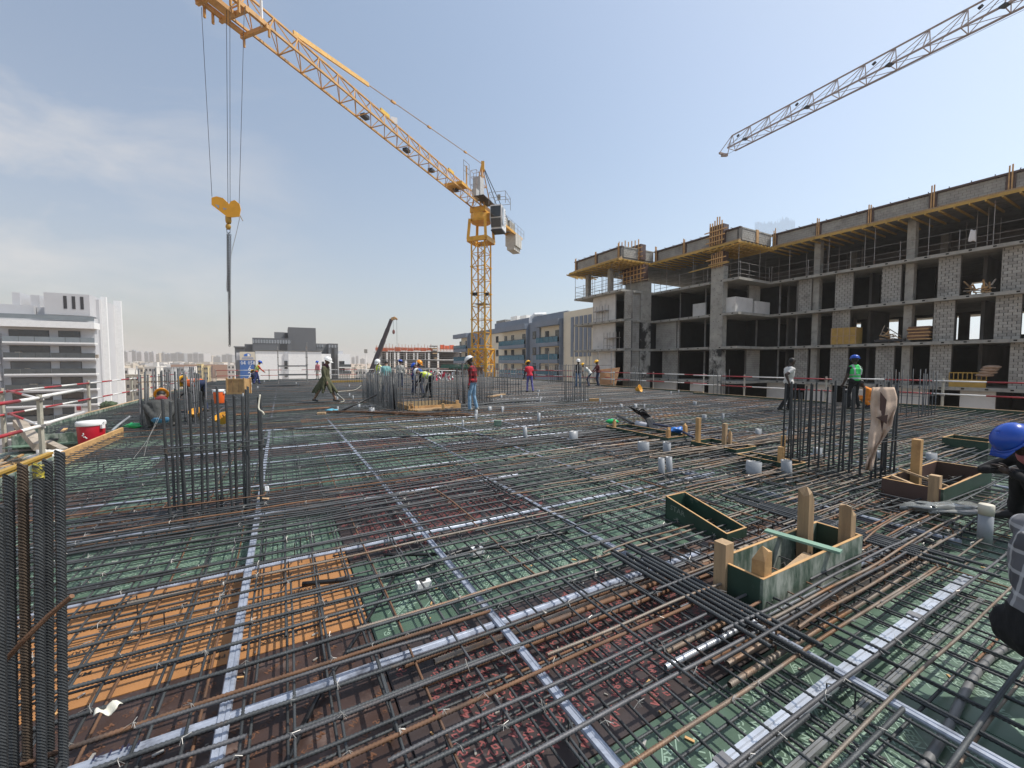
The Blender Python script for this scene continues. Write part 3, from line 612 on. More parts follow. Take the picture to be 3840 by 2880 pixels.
# ================================================================ starter bar cages
def vbar(p, q, r, near):
    p, q = np.array(p), np.array(q); Ln = np.linalg.norm(q - p); dv = (q - p) / Ln; n1 = np.cross(dv, [0, 1, 0.]); n1 /= np.linalg.norm(n1); n2 = np.cross(dv, n1)
    n = int(Ln / .0062) if near else (int(Ln / .011) if near is None else 2); ts = np.linspace(0, Ln, max(n, 2)); K = 8 if near else 6
    rr = np.full(len(ts), r)
    if len(ts) > 3: i = np.arange(len(ts)); rr[i % 2 == 0] *= 1.11; rr[i % 2 == 1] *= .94
    rr[-1] = r * .98; th = np.arange(K) * 2 * math.pi / K
    tilt = (1.5 * r * np.sin(th))[None, :] * (np.ones(len(ts)) if len(ts) > 3 else np.zeros(len(ts)))[:, None]; tilt[0] = tilt[-1] = 0
    ring = (p + np.outer(ts, dv))[:, None, :] + (np.cos(th)[None, :, None] * n1 + np.sin(th)[None, :, None] * n2) * rr[:, None, None] + tilt[:, :, None] * dv
    v = ring.reshape(-1, 3); i = np.arange(len(ts) - 1)[:, None] * K; j = np.arange(K)[None, :]; j2 = (j + 1) % K
    f = np.stack([i + j, i + j2, i + j2 + K, i + j + K], -1).reshape(-1, 4)
    k = len(v); f = np.concatenate([f, [[k - K, k - K + 2, k - K + 4, k - K + 6 if K == 8 else k - K + 5], [k - K, k - K + 1, k - K + 2, k - K + 2][:4]]]) if K == 8 else np.concatenate([f, [[k - 6, k - 5, k - 4, k - 3], [k - 6, k - 3, k - 2, k - 1]]])
    if K == 8: f = np.concatenate([f[:-2], [[k - 8, k - 7, k - 6, k - 5], [k - 8, k - 5, k - 4, k - 3], [k - 8, k - 3, k - 2, k - 1]]])
    return v, f
def cage(label, pts, h, r, loc, near=False, ties=(), lean=.02, m=None, dh=.06, z0=.03, seed=1, cat='rebar cage', nm='column_starter_bars'):
    t = thing(nm, label, cat, loc); rr = random.Random(seed)
    for p in pts:
        q = p + Vector((rr.uniform(-lean, lean), rr.uniform(-lean, lean), 0)); hh = .2 + h + rr.uniform(-dh, dh)
        v, f = vbar((p.x, p.y, z0), (q.x, q.y, hh), r, near); npmesh('starter_bar', v - np.array(loc), f, m or (steel if rr.random() < .8 else steel_grey), t)
    for loop, z in ties:
        m_ = MB(); m_.path([Vector((p.x, p.y, z + rr.uniform(-.01, .01))) for p in loop], .006, 5); m_.build('tie_bar', steel_rust if rr.random() < .15 else steel, t)
    return t
def rect(a0, a1, b0, b1, na, nb):
    P = [ab(a0, b0 + (b1 - b0) * i / (nb - 1)) for i in range(nb)] + [ab(a1, b0 + (b1 - b0) * i / (nb - 1)) for i in range(nb)]
    return P + [ab(a0 + (a1 - a0) * i / (na - 1), b) for i in range(1, na - 1) for b in (b0, b1)]
def loop(a0, a1, b0, b1, o=.02): return [ab(a0 - o, b0 - o), ab(a0 - o, b1 + o), ab(a1 + o, b1 + o), ab(a1 + o, b0 - o), ab(a0 - o, b0 - o)]
lo_ = loop(5.4, 5.85, -1.08, -.22)
cage('free-standing ribbed starter bars of the column in front, tied by hoops', rect(5.42, 5.82, -1.05, -.24, 3, 7) + [ab(5.42, -.93), ab(5.83, -.5), ab(5.44, -.4)], 1.22, .0135, ab(5.5, -.6), None, [(lo_, .9), ([p + Vector((.02, .02, 0)) for p in lo_], .84), (lo_, .28)], .025, steel, .09, seed=4)
cage('tall starter bars beside the squatting man in blue trousers', rect(13.4, 14.0, -3.1, -2.0, 4, 8) + [ab(13.6, -1.8)], 1.38, .019, ab(13.6, -2.6), False, [(loop(13.4, 14, -3.1, -2.), .75), (loop(13.4, 14, -3.1, -2.), 1.3)], .03, None, .1, seed=5)
fg = []
for (ut, vt, ub, y) in ((32, 1787, 52, 1.50), (85, 1745, 104, 1.56), (143, 1745, 157, 1.52), (178, 1730, 187, 1.62), (224, 1698, 239, 1.58), (-6, 1900, 8, 1.40)):
    fg.append((D(ut, vt, y), D(ub, 2879, y)))
t = thing('column_starter_bars', 'thick ribbed starter bars standing closest to the camera at the picture edge', 'rebar cage', ab(2.25, -.85, .1))
for i, (p, q) in enumerate(fg):
    q = p + (q - p) * ((p.z - .02) / (p.z - q.z)); v, f = vbar(q, p, .0145, True); npmesh('starter_bar', v - np.array(worldloc(t)), f, steel if i != 1 else mat('steel_dusty', (.1, .075, .055), .6, .4, .3, 9, .3, 150), t, False)
m = MB(); m.path([D(-20, 2520, 1.45), D(90, 2400, 1.45), D(180, 2310, 1.47), D(270, 2235, 1.48)], .009, 7); m.build('tie_bar', steel_rust, t)
v, f = vbar(D(144.2, 1790, 1.52), D(143, 1744, 1.5198), .0152, True); npmesh('yellow_paint_mark', v - np.array(worldloc(t)), f, mat('paint_y', (.5, .42, .05), .6, 0, .4, 30, col2=(.08, .08, .05), thr=(.45, .55), scale2=60), t)
wp = [Vector((-6.2, 17.3, 0)), Vector((-3.6, 13.35, 0)), Vector((-.75, 16.6, 0)), Vector((-2.9, 20.4, 0))]
wall = []
for i, (s0, s1, sp) in enumerate(((wp[0], wp[1], .1), (wp[1], wp[2], .14), (wp[2], wp[3], .16), (wp[3], wp[0], .18))):
    n = int((s1 - s0).length / sp); nn_ = Vector((-(s1 - s0).y, (s1 - s0).x, 0)).normalized() * .1
    for k in range(n):
        p = s0.lerp(s1, k / n); wall += [p + nn_, p - nn_] if i < 2 else [p + nn_]
cage('long wall of close-set starter bars around the timber opening', wall, 1.22, .0105, wp[1], False, [([wp[0], wp[1], wp[2], wp[3], wp[0]], .75), ([wp[0] + Vector((.1, .1, 0)), wp[1] + Vector((.1, .15, 0)), wp[2] + Vector((.1, .1, 0))], 1.1)], .03, None, .1, seed=8, nm='wall_starter_bars')
cage('grey starter bars of the round column in mid field before two helmets', rect(13.2, 13.9, 10.2, 11.0, 4, 8), 1.5, .013, ab(13.5, 10.6), False, [(loop(13.2, 13.9, 10.2, 11.), 1.0)], .02, None, .05, seed=9)
cage('starter bars draped with burlap sheet', rect(2.42, 3.55, 6.95, 7.7, 10, 6) + [ab(3.0, 7.3), ab(2.8, 7.1)], 1.22, .0135, ab(3.0, 7.3), None, [(loop(2.42, 3.55, 6.95, 7.7), .72), ([ab(2.3, 7.7, 0), ab(2.4, 6.9, 0)], .7)], .03, steel, .1, seed=10)
cage('starter bars behind the burlap beside the safety rail', rect(4.6, 5.4, 16.2, 17.5, 4, 6), 1.32, .013, ab(5, 16.8), False, [(loop(4.6, 5.4, 16.2, 17.5), .8)], .02, None, .08, seed=11)
def cgp(label, u0, u1, v, h, n, sd, r=.012):
    p, q = G(u0, v), G(u1, v); dd = Vector((0, .45, 0)); cage(label, [p.lerp(q, i / (n - 1)) for i in range(n)] + [p.lerp(q, i / (n - 1)) + dd for i in range(n)], h, r, (p + q) / 2 * 1, False, [([p, q, q + dd, p + dd, p], .7)], .02, None, .1, seed=sd)
cgp('five slim starter bars by the far rail behind the walking white shirt', 2692, 2732, 1484, 1.2, 4, 21); cgp('starter bars in front of the sooty wall', 2365, 2406, 1458, 1.35, 6, 22)
cgp('starter bars near the man in the red T-shirt', 1872, 1955, 1480, 1.25, 9, 23); cgp('starter bars at the far end by the scaffold standards', 2066, 2102, 1436, 1.3, 6, 24); cgp('starter bars beside the crane mast foot', 1850, 1905, 1462, 1.5, 8, 25, .01)
cgp('row of far starter bars behind the man in the green tunic', 1240, 1375, 1437, 1.1, 16, 26, .01)
cage('long row of starter bars along the far edge behind the orange vest', [ab(22 + .32 * i, -4.4 + .1 * (i % 2)) for i in range(48)], 1.25, .011, ab(30, -4.4), False, [([ab(22, -4.4), ab(37, -4.4)], .8)], .03, None, .15, seed=27, nm='wall_starter_bars')
# ================================================================ guard rails
def rail(t, p, q, seg=.85, r=.03, m0=0, taper=False):
    p, q = Vector(p), Vector(q); n = max(int((q - p).length / seg), 1); mb = MB()
    for k in range(n): mb.tube(p.lerp(q, k / n), p.lerp(q, (k + 1) / n), r, 8, (k + m0) % 2)
    return mb.build('rail_tube', [ral_red, ral_white], t, True)
def post(t, p, h, z0=-.05, m=None):
    mb = MB(); mb.beam(Vector((p.x, p.y, z0)), Vector((p.x, p.y, h)), .06, .05); o = mb.build('post', m or post_g, t)
    for z in (.63, 1.12):
        c = MB(); c.box((p.x, p.y, z), (.1, .09, .06), ROT); c.build('clamp', scaff, o)
t = thing('guard_rail', 'red and white guard rail along the near edge beside the red cooler', 'guard rail', ab(9, -3.8)); 
for z in (.62, 1.13): rail(t, ab(5.0, -3.8, z), ab(11.0, -3.85, z + .01), .95, .031); m = MB(); m.tube(ab(10.75, -3.84, z + .03), ab(12.6, -3.86, z + .06), .031, 8); m.build('rail_tube', ral_white, t, True); rail(t, ab(10.66, -3.8, z - .02), ab(13.5, -5.35, z + .03), 1.5, .023, 1)
for a in (10.66, 6.2): post(t, ab(a, -3.84), 1.2, -.6)
t = thing('guard_rail', 'red and white guard rail along the outer edge before the white apartment block', 'guard rail', ab(14, -5.4))
for z in (.62, 1.13): rail(t, ab(13.3, -5.42, z), ab(37, -5.42, z), .95, .025)
for a in (13.5, 18.2, 22.6, 27, 31.5): post(t, ab(a, -5.44), 1.22, -.6)
t = thing('guard_rail', 'dark red and white guard rail along the side facing the concrete frame', 'guard rail', ab(14, 19.4))
for a0, a1, b in segs:
    if a1 < 3: continue
    a0 = max(a0, -1)
    for z in (.68, 1.14): rail(t, ab(a0 - .1, b + .16, z), ab(a1 + .1, b + .16, z), 1.3, .025, int(a0))
for a in (2.2, 5.2, 8.1, 11.4, 14.1, 17.5, 20.9, 24.5): 
    b = [s_[2] for s_ in segs if s_[0] <= a < s_[1]][0]; post(t, ab(a, b + .2), 1.24, -.2)
t = thing('guard_rail', 'thin red and white guard rail along the far end of the deck', 'guard rail', ab(43.9, 5))
for z in (.65, 1.14): rail(t, ab(43.9, -5, z), ab(43.9, 20, z), 1.6, .025)
for b in range(-5, 21, 4): post(t, ab(43.95, b), 1.22)
# ================================================================ scaffold pieces on the deck
def scaff_tower(p, w_, d_, h, levels, label):
    t = thing('scaffold_tower', label, 'scaffold', p)
    cs = [p + ROT @ Vector((x, y, 0)) for x in (0, w_) for y in (0, d_)]
    for c in cs:
        m = MB(); hh = h * random.uniform(.86, 1.05); m.tube(c + Vector((0, 0, .2)), c + Vector((0, 0, hh)), .026, 7)
        for k in range(int(hh / .5)): m.tube(c + Vector((0, 0, .45 + .5 * k)), c + Vector((0, 0, .49 + .5 * k)), .05, 7)
        m.build('standard', scaff, t, False)
    for z in levels:
        for i, j in ((0, 1), (2, 3), (0, 2), (1, 3)): m = MB(); m.tube(cs[i] + Vector((0, 0, z)), cs[j] + Vector((0, 0, z)), .024, 6); m.build('ledger', scaff, t)
    for z in levels[1:3]:
        for k in range(3): m = MB(); s = (k + .5) / 3; m.beam(cs[0].lerp(cs[1], s) + Vector((0, 0, z + .04)), cs[2].lerp(cs[3], s) + Vector((0, 0, z + .04)), .27, .05); m.build('deck_plank', dark_metal, t)
    return t
scaff_tower(G(1045, 1450), 1.75, 1.3, 3.0, (.45, .75, 1.35), 'small metal scaffold tower before the white walled podium')
t = thing('edge_scaffold', 'row of rusty scaffold standards with rails before the cream and blue apartments', 'scaffold', D(2150, 1430, 30.5) * 1)
prev = None; L0 = worldloc(t)
for u, vt, y in ((1995, 1330, 31.8), (2057, 1317, 31.5), (2113, 1300, 31), (2150, 1283, 30.5), (2198, 1320, 30), (2212, 1262, 31.2), (2243, 1312, 29.4), (2293, 1314, 28.8)):
    p = D(u, vt, y); q = Vector((p.x, p.y, .1)); m = MB(); m.tube(q, p, .028, 7)
    for k in range(6): m.tube((q.x, q.y, .4 + .5 * k), (q.x, q.y, .45 + .5 * k), .05, 7)
    m.build('standard', scaff, t)
    if prev is not None and u != 2212:
        for z in (.75, 1.2, 1.62): m = MB(); m.tube((prev.x, prev.y, z), (q.x, q.y, z), .025, 6); m.build('ledger', ral_red if z < 1.6 else scaff, t)
    if u != 2212: prev = q
# ================================================================ loose things on the deck
def drum(label, p, r, h, body, lid, name='water_cooler'):
    t = thing(name, label, 'cooler', p); m = MB(); m.lathe([(r * .86, 0), (r * .9, .02), (r, h * .96), (r * .98, h)], p, 24); m.build('body', body, t, True)
    m = MB(); m.lathe([(r * 1.04, h * .9), (r * 1.06, h * .93), (r * 1.06, h * 1.03), (r * 1.0, h * 1.08), (r * .3, h * 1.09), (.001, h * 1.09)], p, 24); m.build('lid', lid, t, True)
    for s in (-1, 1): m = MB(); c = p + Vector((s * r * 1.1, 0, h * .86)); m.box(c, (.05, .07, .09)); m.path([c + Vector((0, 0, .05)), c + Vector((s * .03, 0, .1)), c + Vector((s * .06, 0, .1))], .012, 6); m.build('handle', lid, t)
    return t
red_b, orange_b = mat('cooler_red', (.48, .012, .03), .35, 0, .06, 2), mat('cooler_orange', (.85, .13, .02), .4, 0, .06, 2)
c_ = drum('red round water cooler with a white lid behind the edge plank', ab(12.55, -3.74, -.1), .235, .54, red_b, white_p)
m = MB(); pc = worldloc(c_)
for k, (x, z, s) in enumerate(((-.02, .3, .05), (.01, .26, .04), (.04, .24, .05), (-.01, .33, .03))): m.box(pc + Vector((.06 + x, -.222 + abs(x) * .1, z)), (s, .012, .022), Matrix.Rotation(.8 * (k - 1), 3, 'Y') @ Matrix.Rotation(.25, 3, 'Z'))
m.build('white_emblem', white_p, c_)
drum('orange round water cooler with a white lid behind the column bars', G(822, 1512, .2), .19, .5, orange_b, white_p)
def crate(label, u, v, w_, h, m, rz):
    p = G(u, v, .2); t = thing('wooden_crate', label, 'crate', p, 0); rot = Matrix.Rotation(rz, 3, 'Z'); b = MB(); b.box(p + Vector((0, 0, h / 2)), (w_ - .04, w_ * .75 - .04, h - .02), rot); b.build('plywood_body', m, t)
    for x in (-1, 1):
        for y in (-1, 1): b = MB(); b.box(p + rot @ Vector((x * w_ / 2, y * w_ * .375, 0)) + Vector((0, 0, h / 2)), (.07, .06, h + .1), rot); b.build('corner_batten', timber_new, t)
    for z in (.04, h - .04): b = MB(); b.box(p + rot @ Vector((0, -w_ * .375 - .012, 0)) + Vector((0, 0, z)), (w_ - .08, .03, .09), rot); b.build('batten', timber_new, t)
    for k in (-.18, .18): b = MB(); b.box(p + rot @ Vector((k * w_, -w_ * .375 - .001, 0)) + Vector((0, 0, h / 2)), (.004, .03, h - .2), rot); b.build('seam', timber, t)
crate('yellow wooden crate with batten frame standing on the mat', 897, 1476, .82, .78, timber_new, .1)
def tub(label, p, rx, rz, s=1.):
    t = thing('rubber_tub', label, 'tub', p); rot = Matrix.Rotation(rz, 3, 'Z') @ Matrix.Rotation(rx, 3, 'X'); m = MB()
    m.lathe([(.09 * s, 0), (.2 * s, .26 * s), (.215 * s, .27 * s), (.2 * s, .275 * s), (.08 * s, .02)], p + Vector((0, 0, .12 * s)), 18, 0, (1, 1), rot); m.build('tub_body', mat('tub_yellow', (.75, .35, .03), .45, 0, .15, 5), t, True)
    for q in (-1, 1): m = MB(); c = p + Vector((0, 0, .12 * s)) + rot @ Vector((q * .205 * s, 0, .26 * s)); m.path([c, c + rot @ Vector((q * .04, 0, .03)), c + rot @ Vector((q * .01, 0, .06))], .01, 5); m.build('handle', black, t)
tub('yellow rubber tub tipped over behind the nearest column bars', G(742, 1578), .5, .2, .8); tub('yellow rubber tub lying on its side beside the ribbed bars', G(842, 1600), .6, -.4, .8); tub('yellow rubber tub lying alone by the far rail before the sooty wall', G(2385, 1470), 1.2, .8)
# leaning print board, pipes, hoses, cloths and scraps
t = thing('plywood_sheet', 'brown plywood sheet with a lattice print leaning at the far rail', 'plywood', D(2290, 1440, 29)); p = [D(2250, 1442, 29), D(2310, 1442, 28.6), D(2325, 1378, 29.1), D(2250, 1385, 29.4)]
lat = mat('lattice_print', (.42, .22, .1), .6, 0, .2, 3); m = MB(); m.prism(p, (0, .02, 0)); m.build('sheet', lat, t)
m = MB()
for k in range(9):
    for j in range(9):
        c = p[0].lerp(p[1], (k + .5) / 9).lerp(p[3].lerp(p[2], (k + .5) / 9), (j + .5) / 9); s = 1 if (k + j) % 2 else -1; m.beam(c + Vector((-.045, -.006, -.05 * s)), c + Vector((.045, -.006, .05 * s)), .035, .004)
m.build('lattice_marks', mat('lattice_dark', (.2, .1, .05), .6), t)
def tubeobj(name, label, cat, p, q, r, m, n=8): b = MB(); b.tube(p, q, r, n); return tag(b.build(name, m, None, True), label, cat)
tubeobj('steel_prop', 'long black pipe leaning up against the wall starter bars', 'pipe', G(1275, 1544, .22), D(1412, 1480, 14.3), .03, black)
tubeobj('steel_prop', 'black prop with a white cap rising above the starter bars beside the plaid shirt', 'prop', D(1740, 1520, 15.5), D(1733, 1362, 16), .04, black); tubeobj('steel_prop', 'thinner black prop with a white cap among the wall starter bars', 'prop', D(1718, 1515, 15.5), D(1713, 1380, 16), .03, black)
tubeobj('steel_prop', 'black prop at the near corner of the wall starter bars', 'prop', D(1480, 1535, 13.6), D(1472, 1395, 13.8), .03, black)
for k in range(7): hose([G(2440 + k * 5, 1612, .2), D(2420 + k * 4, 1570, 10.2), D(2385 + k * 5, 1545 - (k % 3) * 5, 10.1), D(2362 + k * 6, 1526 + k * 3, 10)], .022, black, 'black hose curving up out of the green trough', 'hose', 'black_hose', 'black hoses rising from the green trough')
hose([G(2315, 1558, .26), G(2380, 1590, .24)], .035, black, 'short straight black pipe lying by the hoses', 'pipe'); hose([D(2385, 1588, 10.2), D(2430, 1598, 10)], .075, mat('pipe_white', (.5, .5, .54), .4), 'short pale grey pipe lying on the green trough', 'pipe', n=12)
hose([G(2450, 1590, .35), G(2530, 1606, .33), G(2600, 1640, .3)], .026, mat('sheet_blue', (.03, .035, .07), .4), 'dark blue wrapped hose along the green trough', 'hose')
def blob(name, label, cat, c, r, sc, m, sd=0, amp=.35):
    b = MB(); b.ball(c, r, 16, 10, sc); 
    b.v = [Vector(v) + (Vector(v) - Vector(c)) * amp * noise.noise(Vector(v) * (2.2 / r) + Vector((sd * 7.1, 0, 0))) for v in b.v]; return tag(b.build(name, m, None, True), label, cat)
blob('plastic_bag', 'crumpled blue plastic bag on the edge of the green trough', 'bag', G(2535, 1618, .3) + Vector((0, 0, .03)), .11, (1.5, .9, .5), mat('bag_blue', (.03, .16, .5), .35), 1, .8)
blob('plastic_bottle', 'green plastic bottle lying on the green trough', 'bottle', G(2295, 1580, .36), .08, (1.9, .7, .7), mat('bottle_green', (.02, .4, .12), .2), 2, .3)
blob('plastic_bottle', 'crushed green plastic bottle at the end of the edge plank', 'bottle', ab(13.1, -3.15, .26), .1, (1.8, .9, .6), mat('bottle_green', (.02, .4, .12), .2), 3, .6)
blob('work_glove', 'pale blue work glove on the mat by the black leaning pipe', 'glove', G(1242, 1538, .23), .12, (1.6, .8, .3), mat('glove_blue', (.12, .42, .55), .7), 4, .7)
blob('cement_bag', 'white cloth sack draped over the yellow edge beam', 'sack', D(178, 1715, 7.6), .16, (1.6, .9, .9), mat('sack_white', (.7, .68, .64), .8), 5, .9)
blob('cement_bag', 'dark bundle tucked under the white sack on the yellow beam', 'bundle', D(165, 1730, 7.4), .09, (1.2, .9, .9), dark_metal, 6, .7)
blob('plastic_sheet', 'wisp of clear plastic sheeting snagged on the bars beside the tall capped pipe', 'plastic', G(3560, 1905, .24), .2, (2.2, .8, .25), mat('clear_plastic', (.5, .52, .5), .15, Transmission_Weight=.6), 7, .9)
def sheet(name, label, cat, pts, m, wav=.01):
    n = 8; b = MB(); P = [Vector(p) for p in pts]
    for i in range(n + 1):
        for j in range(n + 1):
            c = P[0].lerp(P[1], i / n).lerp(P[3].lerp(P[2], i / n), j / n); b.v.append(c + Vector((0, 0, wav * math.sin(i * .9 + j * .4)))); 
    for i in range(n):
        for j in range(n): k = i * (n + 1) + j; b.f.append((k, k + 1, k + n + 2, k + n + 1)); b.m.append(0)
    o = b.build(name, m, None, True); s = o.modifiers.new('s', 'SOLIDIFY'); s.thickness = .003; return tag(o, label, cat)
sheet('paper_scrap', 'crumpled cream paper scrap caught in the rebar in front', 'paper', [G(350, 2690, .19), G(440, 2665, .19), G(460, 2630, .2), G(365, 2655, .2)], mat('paper', (.72, .7, .6), .8), .016)
sheet('paper_scrap', 'small white card standing by the foot of the nearest column bars', 'paper', [D(994, 1842, 4.3), D(1010, 1842, 4.3), D(1008, 1823, 4.32), D(993, 1823, 4.32)], white_p, .002)
sheet('wood_scrap', 'pale timber offcut beside the duct over the dark red panel', 'timber', [G(965, 1865, .21), G(1010, 1866, .21), G(1008, 1872, .21), G(962, 1870, .21)], timber, .002)
def plank(label, p, q, w_, h, m, name='timber_plank', g=None): b = MB(); b.beam(p, q, w_, h); return tag(b.build(name, m), label, 'plank', g)
plank('short thick timber block on the mat before the rusty bar bundle', G(1190, 1550, .24), G(1222, 1549, .24), .13, .06, timber); plank('pale timber plank lying on the mat past the plaid-shirted man', G(1830, 1488, .24), G(1890, 1478, .24), .2, .05, timber)
plank('upright timber peg among dark bars left of the plaid-shirted man', D(1662, 1534, 13.4), D(1661, 1513, 13.4), .08, .08, timber_new); plank('yellow beam laid along the far end behind the green tunic', G(1238, 1432, .25), G(1360, 1430, .25), .2, .2, beam_yellow, 'edge_beam'); plank('green painted block standing on the mat in mid field', G(1853, 1585, .27), G(1880, 1585, .27), .18, .12, ply_green, 'formwork_block')
plank('orange timber plank laid through the mid-field column bars', D(2210, 1502, 16.9), D(2246, 1500, 16.9), .12, .15, timber_new)
# platform outside the left edge with beams and timber offcuts
pf = thing('edge_platform', 'timber working platform outside the deck edge under the red rails', 'platform', ab(10, -4.4, -.2)); m = MB(); m.abx(4, 13.1, -5.3, -3.33, -.2, -.17); m.build('platform_board', ply_mottle, pf)
for k in range(4): m = MB(); m.abx(5 + 2.3 * k, 5.1 + 2.3 * k, -5.6, -3.33, -.42, -.22); m.build('joist', beam_yellow, pf)
m = MB(); m.abx(4.4, 10.5, -3.72, -3.64, .13, .17); m.abx(4.4, 10.5, -3.7, -3.66, .0, .13); m.abx(4.4, 10.5, -3.72, -3.64, -.04, .0); tag(m.build('formwork_beam', beam_yellow), 'yellow timber formwork beam lying along the deck edge in front', 'beam')
plank('thick weathered timber beam sloping under the red rails', D(70, 1585, 8.6), D(150, 1675, 7.7), .16, .14, timber_old); plank('dark plank leaning down from the outer rail', D(245, 1600, 10), D(200, 1650, 9), .14, .03, dark_metal); plank('light batten leaning beside the red cooler', D(205, 1645, 9.2), D(247, 1608, 9.8), .07, .04, timber_new); plank('old beam behind the near rail post', D(175, 1660, 8.3), D(240, 1690, 8), .12, .1, timber_old)
plank('timber batten lying behind the red cooler', D(262, 1612, 10.6), D(450, 1600, 11.6), .08, .05, timber)
for k in range(14): plank('short timber offcut scattered on the edge platform', ab(random.uniform(9.5, 13), random.uniform(-5.1, -4), -.15), ab(random.uniform(9.5, 13), random.uniform(-5.1, -4), -.14), .05, .03, random.choice([timber, timber_old, timber_new]), 'timber_offcut', 'timber offcuts on the edge platform')
hose([ab(12.0, -3.4, .05), ab(12.7, -3.5, .12), ab(13.3, -3.5, .25), ab(13.5, -3.3, .45)], .03, pvc, 'grey bent pipe rising behind the edge plank', 'pipe')
hose([D(465, 1610, 11), D(420, 1612, 11), D(380, 1600, 11)], .025, black, 'black hose lying behind the edge plank', 'hose')
hose([D(612, 1500, 9.5), D(600, 1560, 9.6), G(560, 1640, .22), G(540, 1710, .22)], .0025, wire_m, 'pale tie wire dangling from the squatting man to the mat', 'wire', n=4); hose([D(605, 1510, 9.5), D(585, 1580, 9.6), G(552, 1650, .22), G(500, 1720, .22)], .0025, wire_m, 'second pale tie wire beside the squatting man', 'wire', n=4)
hose([D(975, 1480, 4.6), D(970, 1530, 4.55), D(985, 1545, 4.5), D(990, 1555, 4.5)], .009, mat('hose_cream', (.55, .52, .42), .5), 'cream cable loop tied to the end bar of the nearest column', 'cable'); hose([G(1355, 1445, .24), G(1330, 1462, .24), G(1266, 1470, .24), G(1290, 1500, .24), G(1278, 1508, .24)], .012, mat('hose_cream', (.55, .52, .42), .5), 'pale hose lying kinked on the mat beside the green tunic', 'hose')
# warning tape bunting
t = thing('warning_tape', 'crumpled red and white warning tape hung along the starter bars', 'tape', D(1620, 1390, 19)); m = MB(); rr = random.Random(4)
m.path([D(1620, 1388, 19), D(1700, 1390, 19.5), D(1730, 1392, 19.6)], .012, 5, 1)
for k in range(60):
    c = D(rr.uniform(1615, 1700), rr.uniform(1392, 1425), rr.uniform(18.9, 19.3)); e = Vector((rr.uniform(-1, 1), rr.uniform(-.3, .3), rr.uniform(-1.5, 1.5))) * .07; m.beam(c - e, c + e, .07, .006, rr.randint(0, 1))
m.build('tape_strands', [mat('tape_red', (.6, .03, .08), .6), white_p], t)
m = MB(); t = thing('netting_cover', 'green corrugated cover over rusty formwork behind the plaid shirt', 'cover', D(1720, 1372, 22)); 
for k in range(24): c = D(1655 + k * 5, 1374, 22.5); m.beam(c + Vector((-.03, 0, -.12)), c + Vector((.05, 0, .1)), .04, .04)
m.build('green_ribs', mat('net_green', (.07, .2, .14), .6), t); m = MB(); m.prism([D(1682, 1405, 22.6), D(1810, 1405, 22.6), D(1810, 1377, 22.6), D(1682, 1377, 22.6)], (0, .1, 0)); m.build('rusty_panel', steel_rust, t)
# burlap sheet hung over the bars
t = thing('burlap_cloth', 'torn beige burlap sheet hung over the starter bars', 'cloth', D(3310, 1650, 5.35)); b = MB(); n, k_ = 14, 22
out_l = [(3270, 1452), (3262, 1520), (3268, 1580), (3258, 1640), (3255, 1690), (3250, 1725), (3242, 1762)]; out_r = [(3352, 1452), (3364, 1490), (3362, 1530), (3352, 1560), (3345, 1600), (3290, 1680), (3268, 1765)]
def lerp_l(Lp, s): s *= len(Lp) - 1; i = min(int(s), len(Lp) - 2); q = s - i; return Lp[i][0] * (1 - q) + Lp[i + 1][0] * q, Lp[i][1] * (1 - q) + Lp[i + 1][1] * q
for j in range(k_ + 1):
    l_, r2 = lerp_l(out_l, j / k_), lerp_l(out_r, j / k_)
    for i in range(n + 1):
        q = i / n; fold = .03 * math.sin(q * 7 + j * .25) + .012 * math.sin(q * 21 - j * .33) + .05 * noise.noise(Vector((q * 4, j * .4, 1))); b.v.append(D(l_[0] * (1 - q) + r2[0] * q, l_[1] * (1 - q) + r2[1] * q, 5.28 + fold * (.4 + j / k_)))
for j in range(k_):
    for i in range(n): a_ = j * (n + 1) + i; b.f.append((a_, a_ + 1, a_ + n + 2, a_ + n + 1)); b.m.append(0)
o = b.build('cloth_sheet', fabric_tan, t, True); s = o.modifiers.new('s', 'SOLIDIFY'); s.thickness = .006
b = MB(); b.prism([D(3302, 1470, 5.24), D(3325, 1500, 5.22), D(3318, 1560, 5.22), D(3308, 1620, 5.23), D(3300, 1560, 5.24)], (0, .004, 0)); b.prism([D(3285, 1565, 5.2), D(3330, 1555, 5.19), D(3325, 1590, 5.2)], (0, .004, 0)); b.build('dark_tear', mat('tear', (.1, .06, .05), .95), t)
# ================================================================ concrete frame under construction, facing the deck
FB = thing('concrete_building', 'unfinished grey concrete frame building with block infill and timber formwork on its roof', 'building', ab(20, 42, ZG))
ZS = [-9.9, -6.6, -3.25, .05, 3.4, 6.62, 9.85]; ZR, ZP = 13.05, 14.45
E1, E2, E3, AL, AR, BB = 23.4, 33.5, 41.7, 23.4, -22.0, 60.0
b1, b2, b3 = 42.6, 37.4, 32.4
def poly(o): return [ab(AR, b1 - o), ab(E1 - o, b1 - o), ab(E1 - o, b2 - o), ab(E2 - o, b2 - o), ab(E2 - o, b3 - o), ab(E3 + o, b3 - o), ab(E3 + o, BB), ab(AR, BB)]
for z in ZS:
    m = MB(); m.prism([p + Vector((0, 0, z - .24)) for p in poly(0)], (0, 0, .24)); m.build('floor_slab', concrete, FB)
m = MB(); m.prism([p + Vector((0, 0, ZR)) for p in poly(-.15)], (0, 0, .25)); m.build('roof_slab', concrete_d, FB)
m = MB(); m.prism([p + Vector((0, 0, ZG)) for p in poly(-.6)], (0, 0, .5)); m.build('foundation', concrete_d, FB)
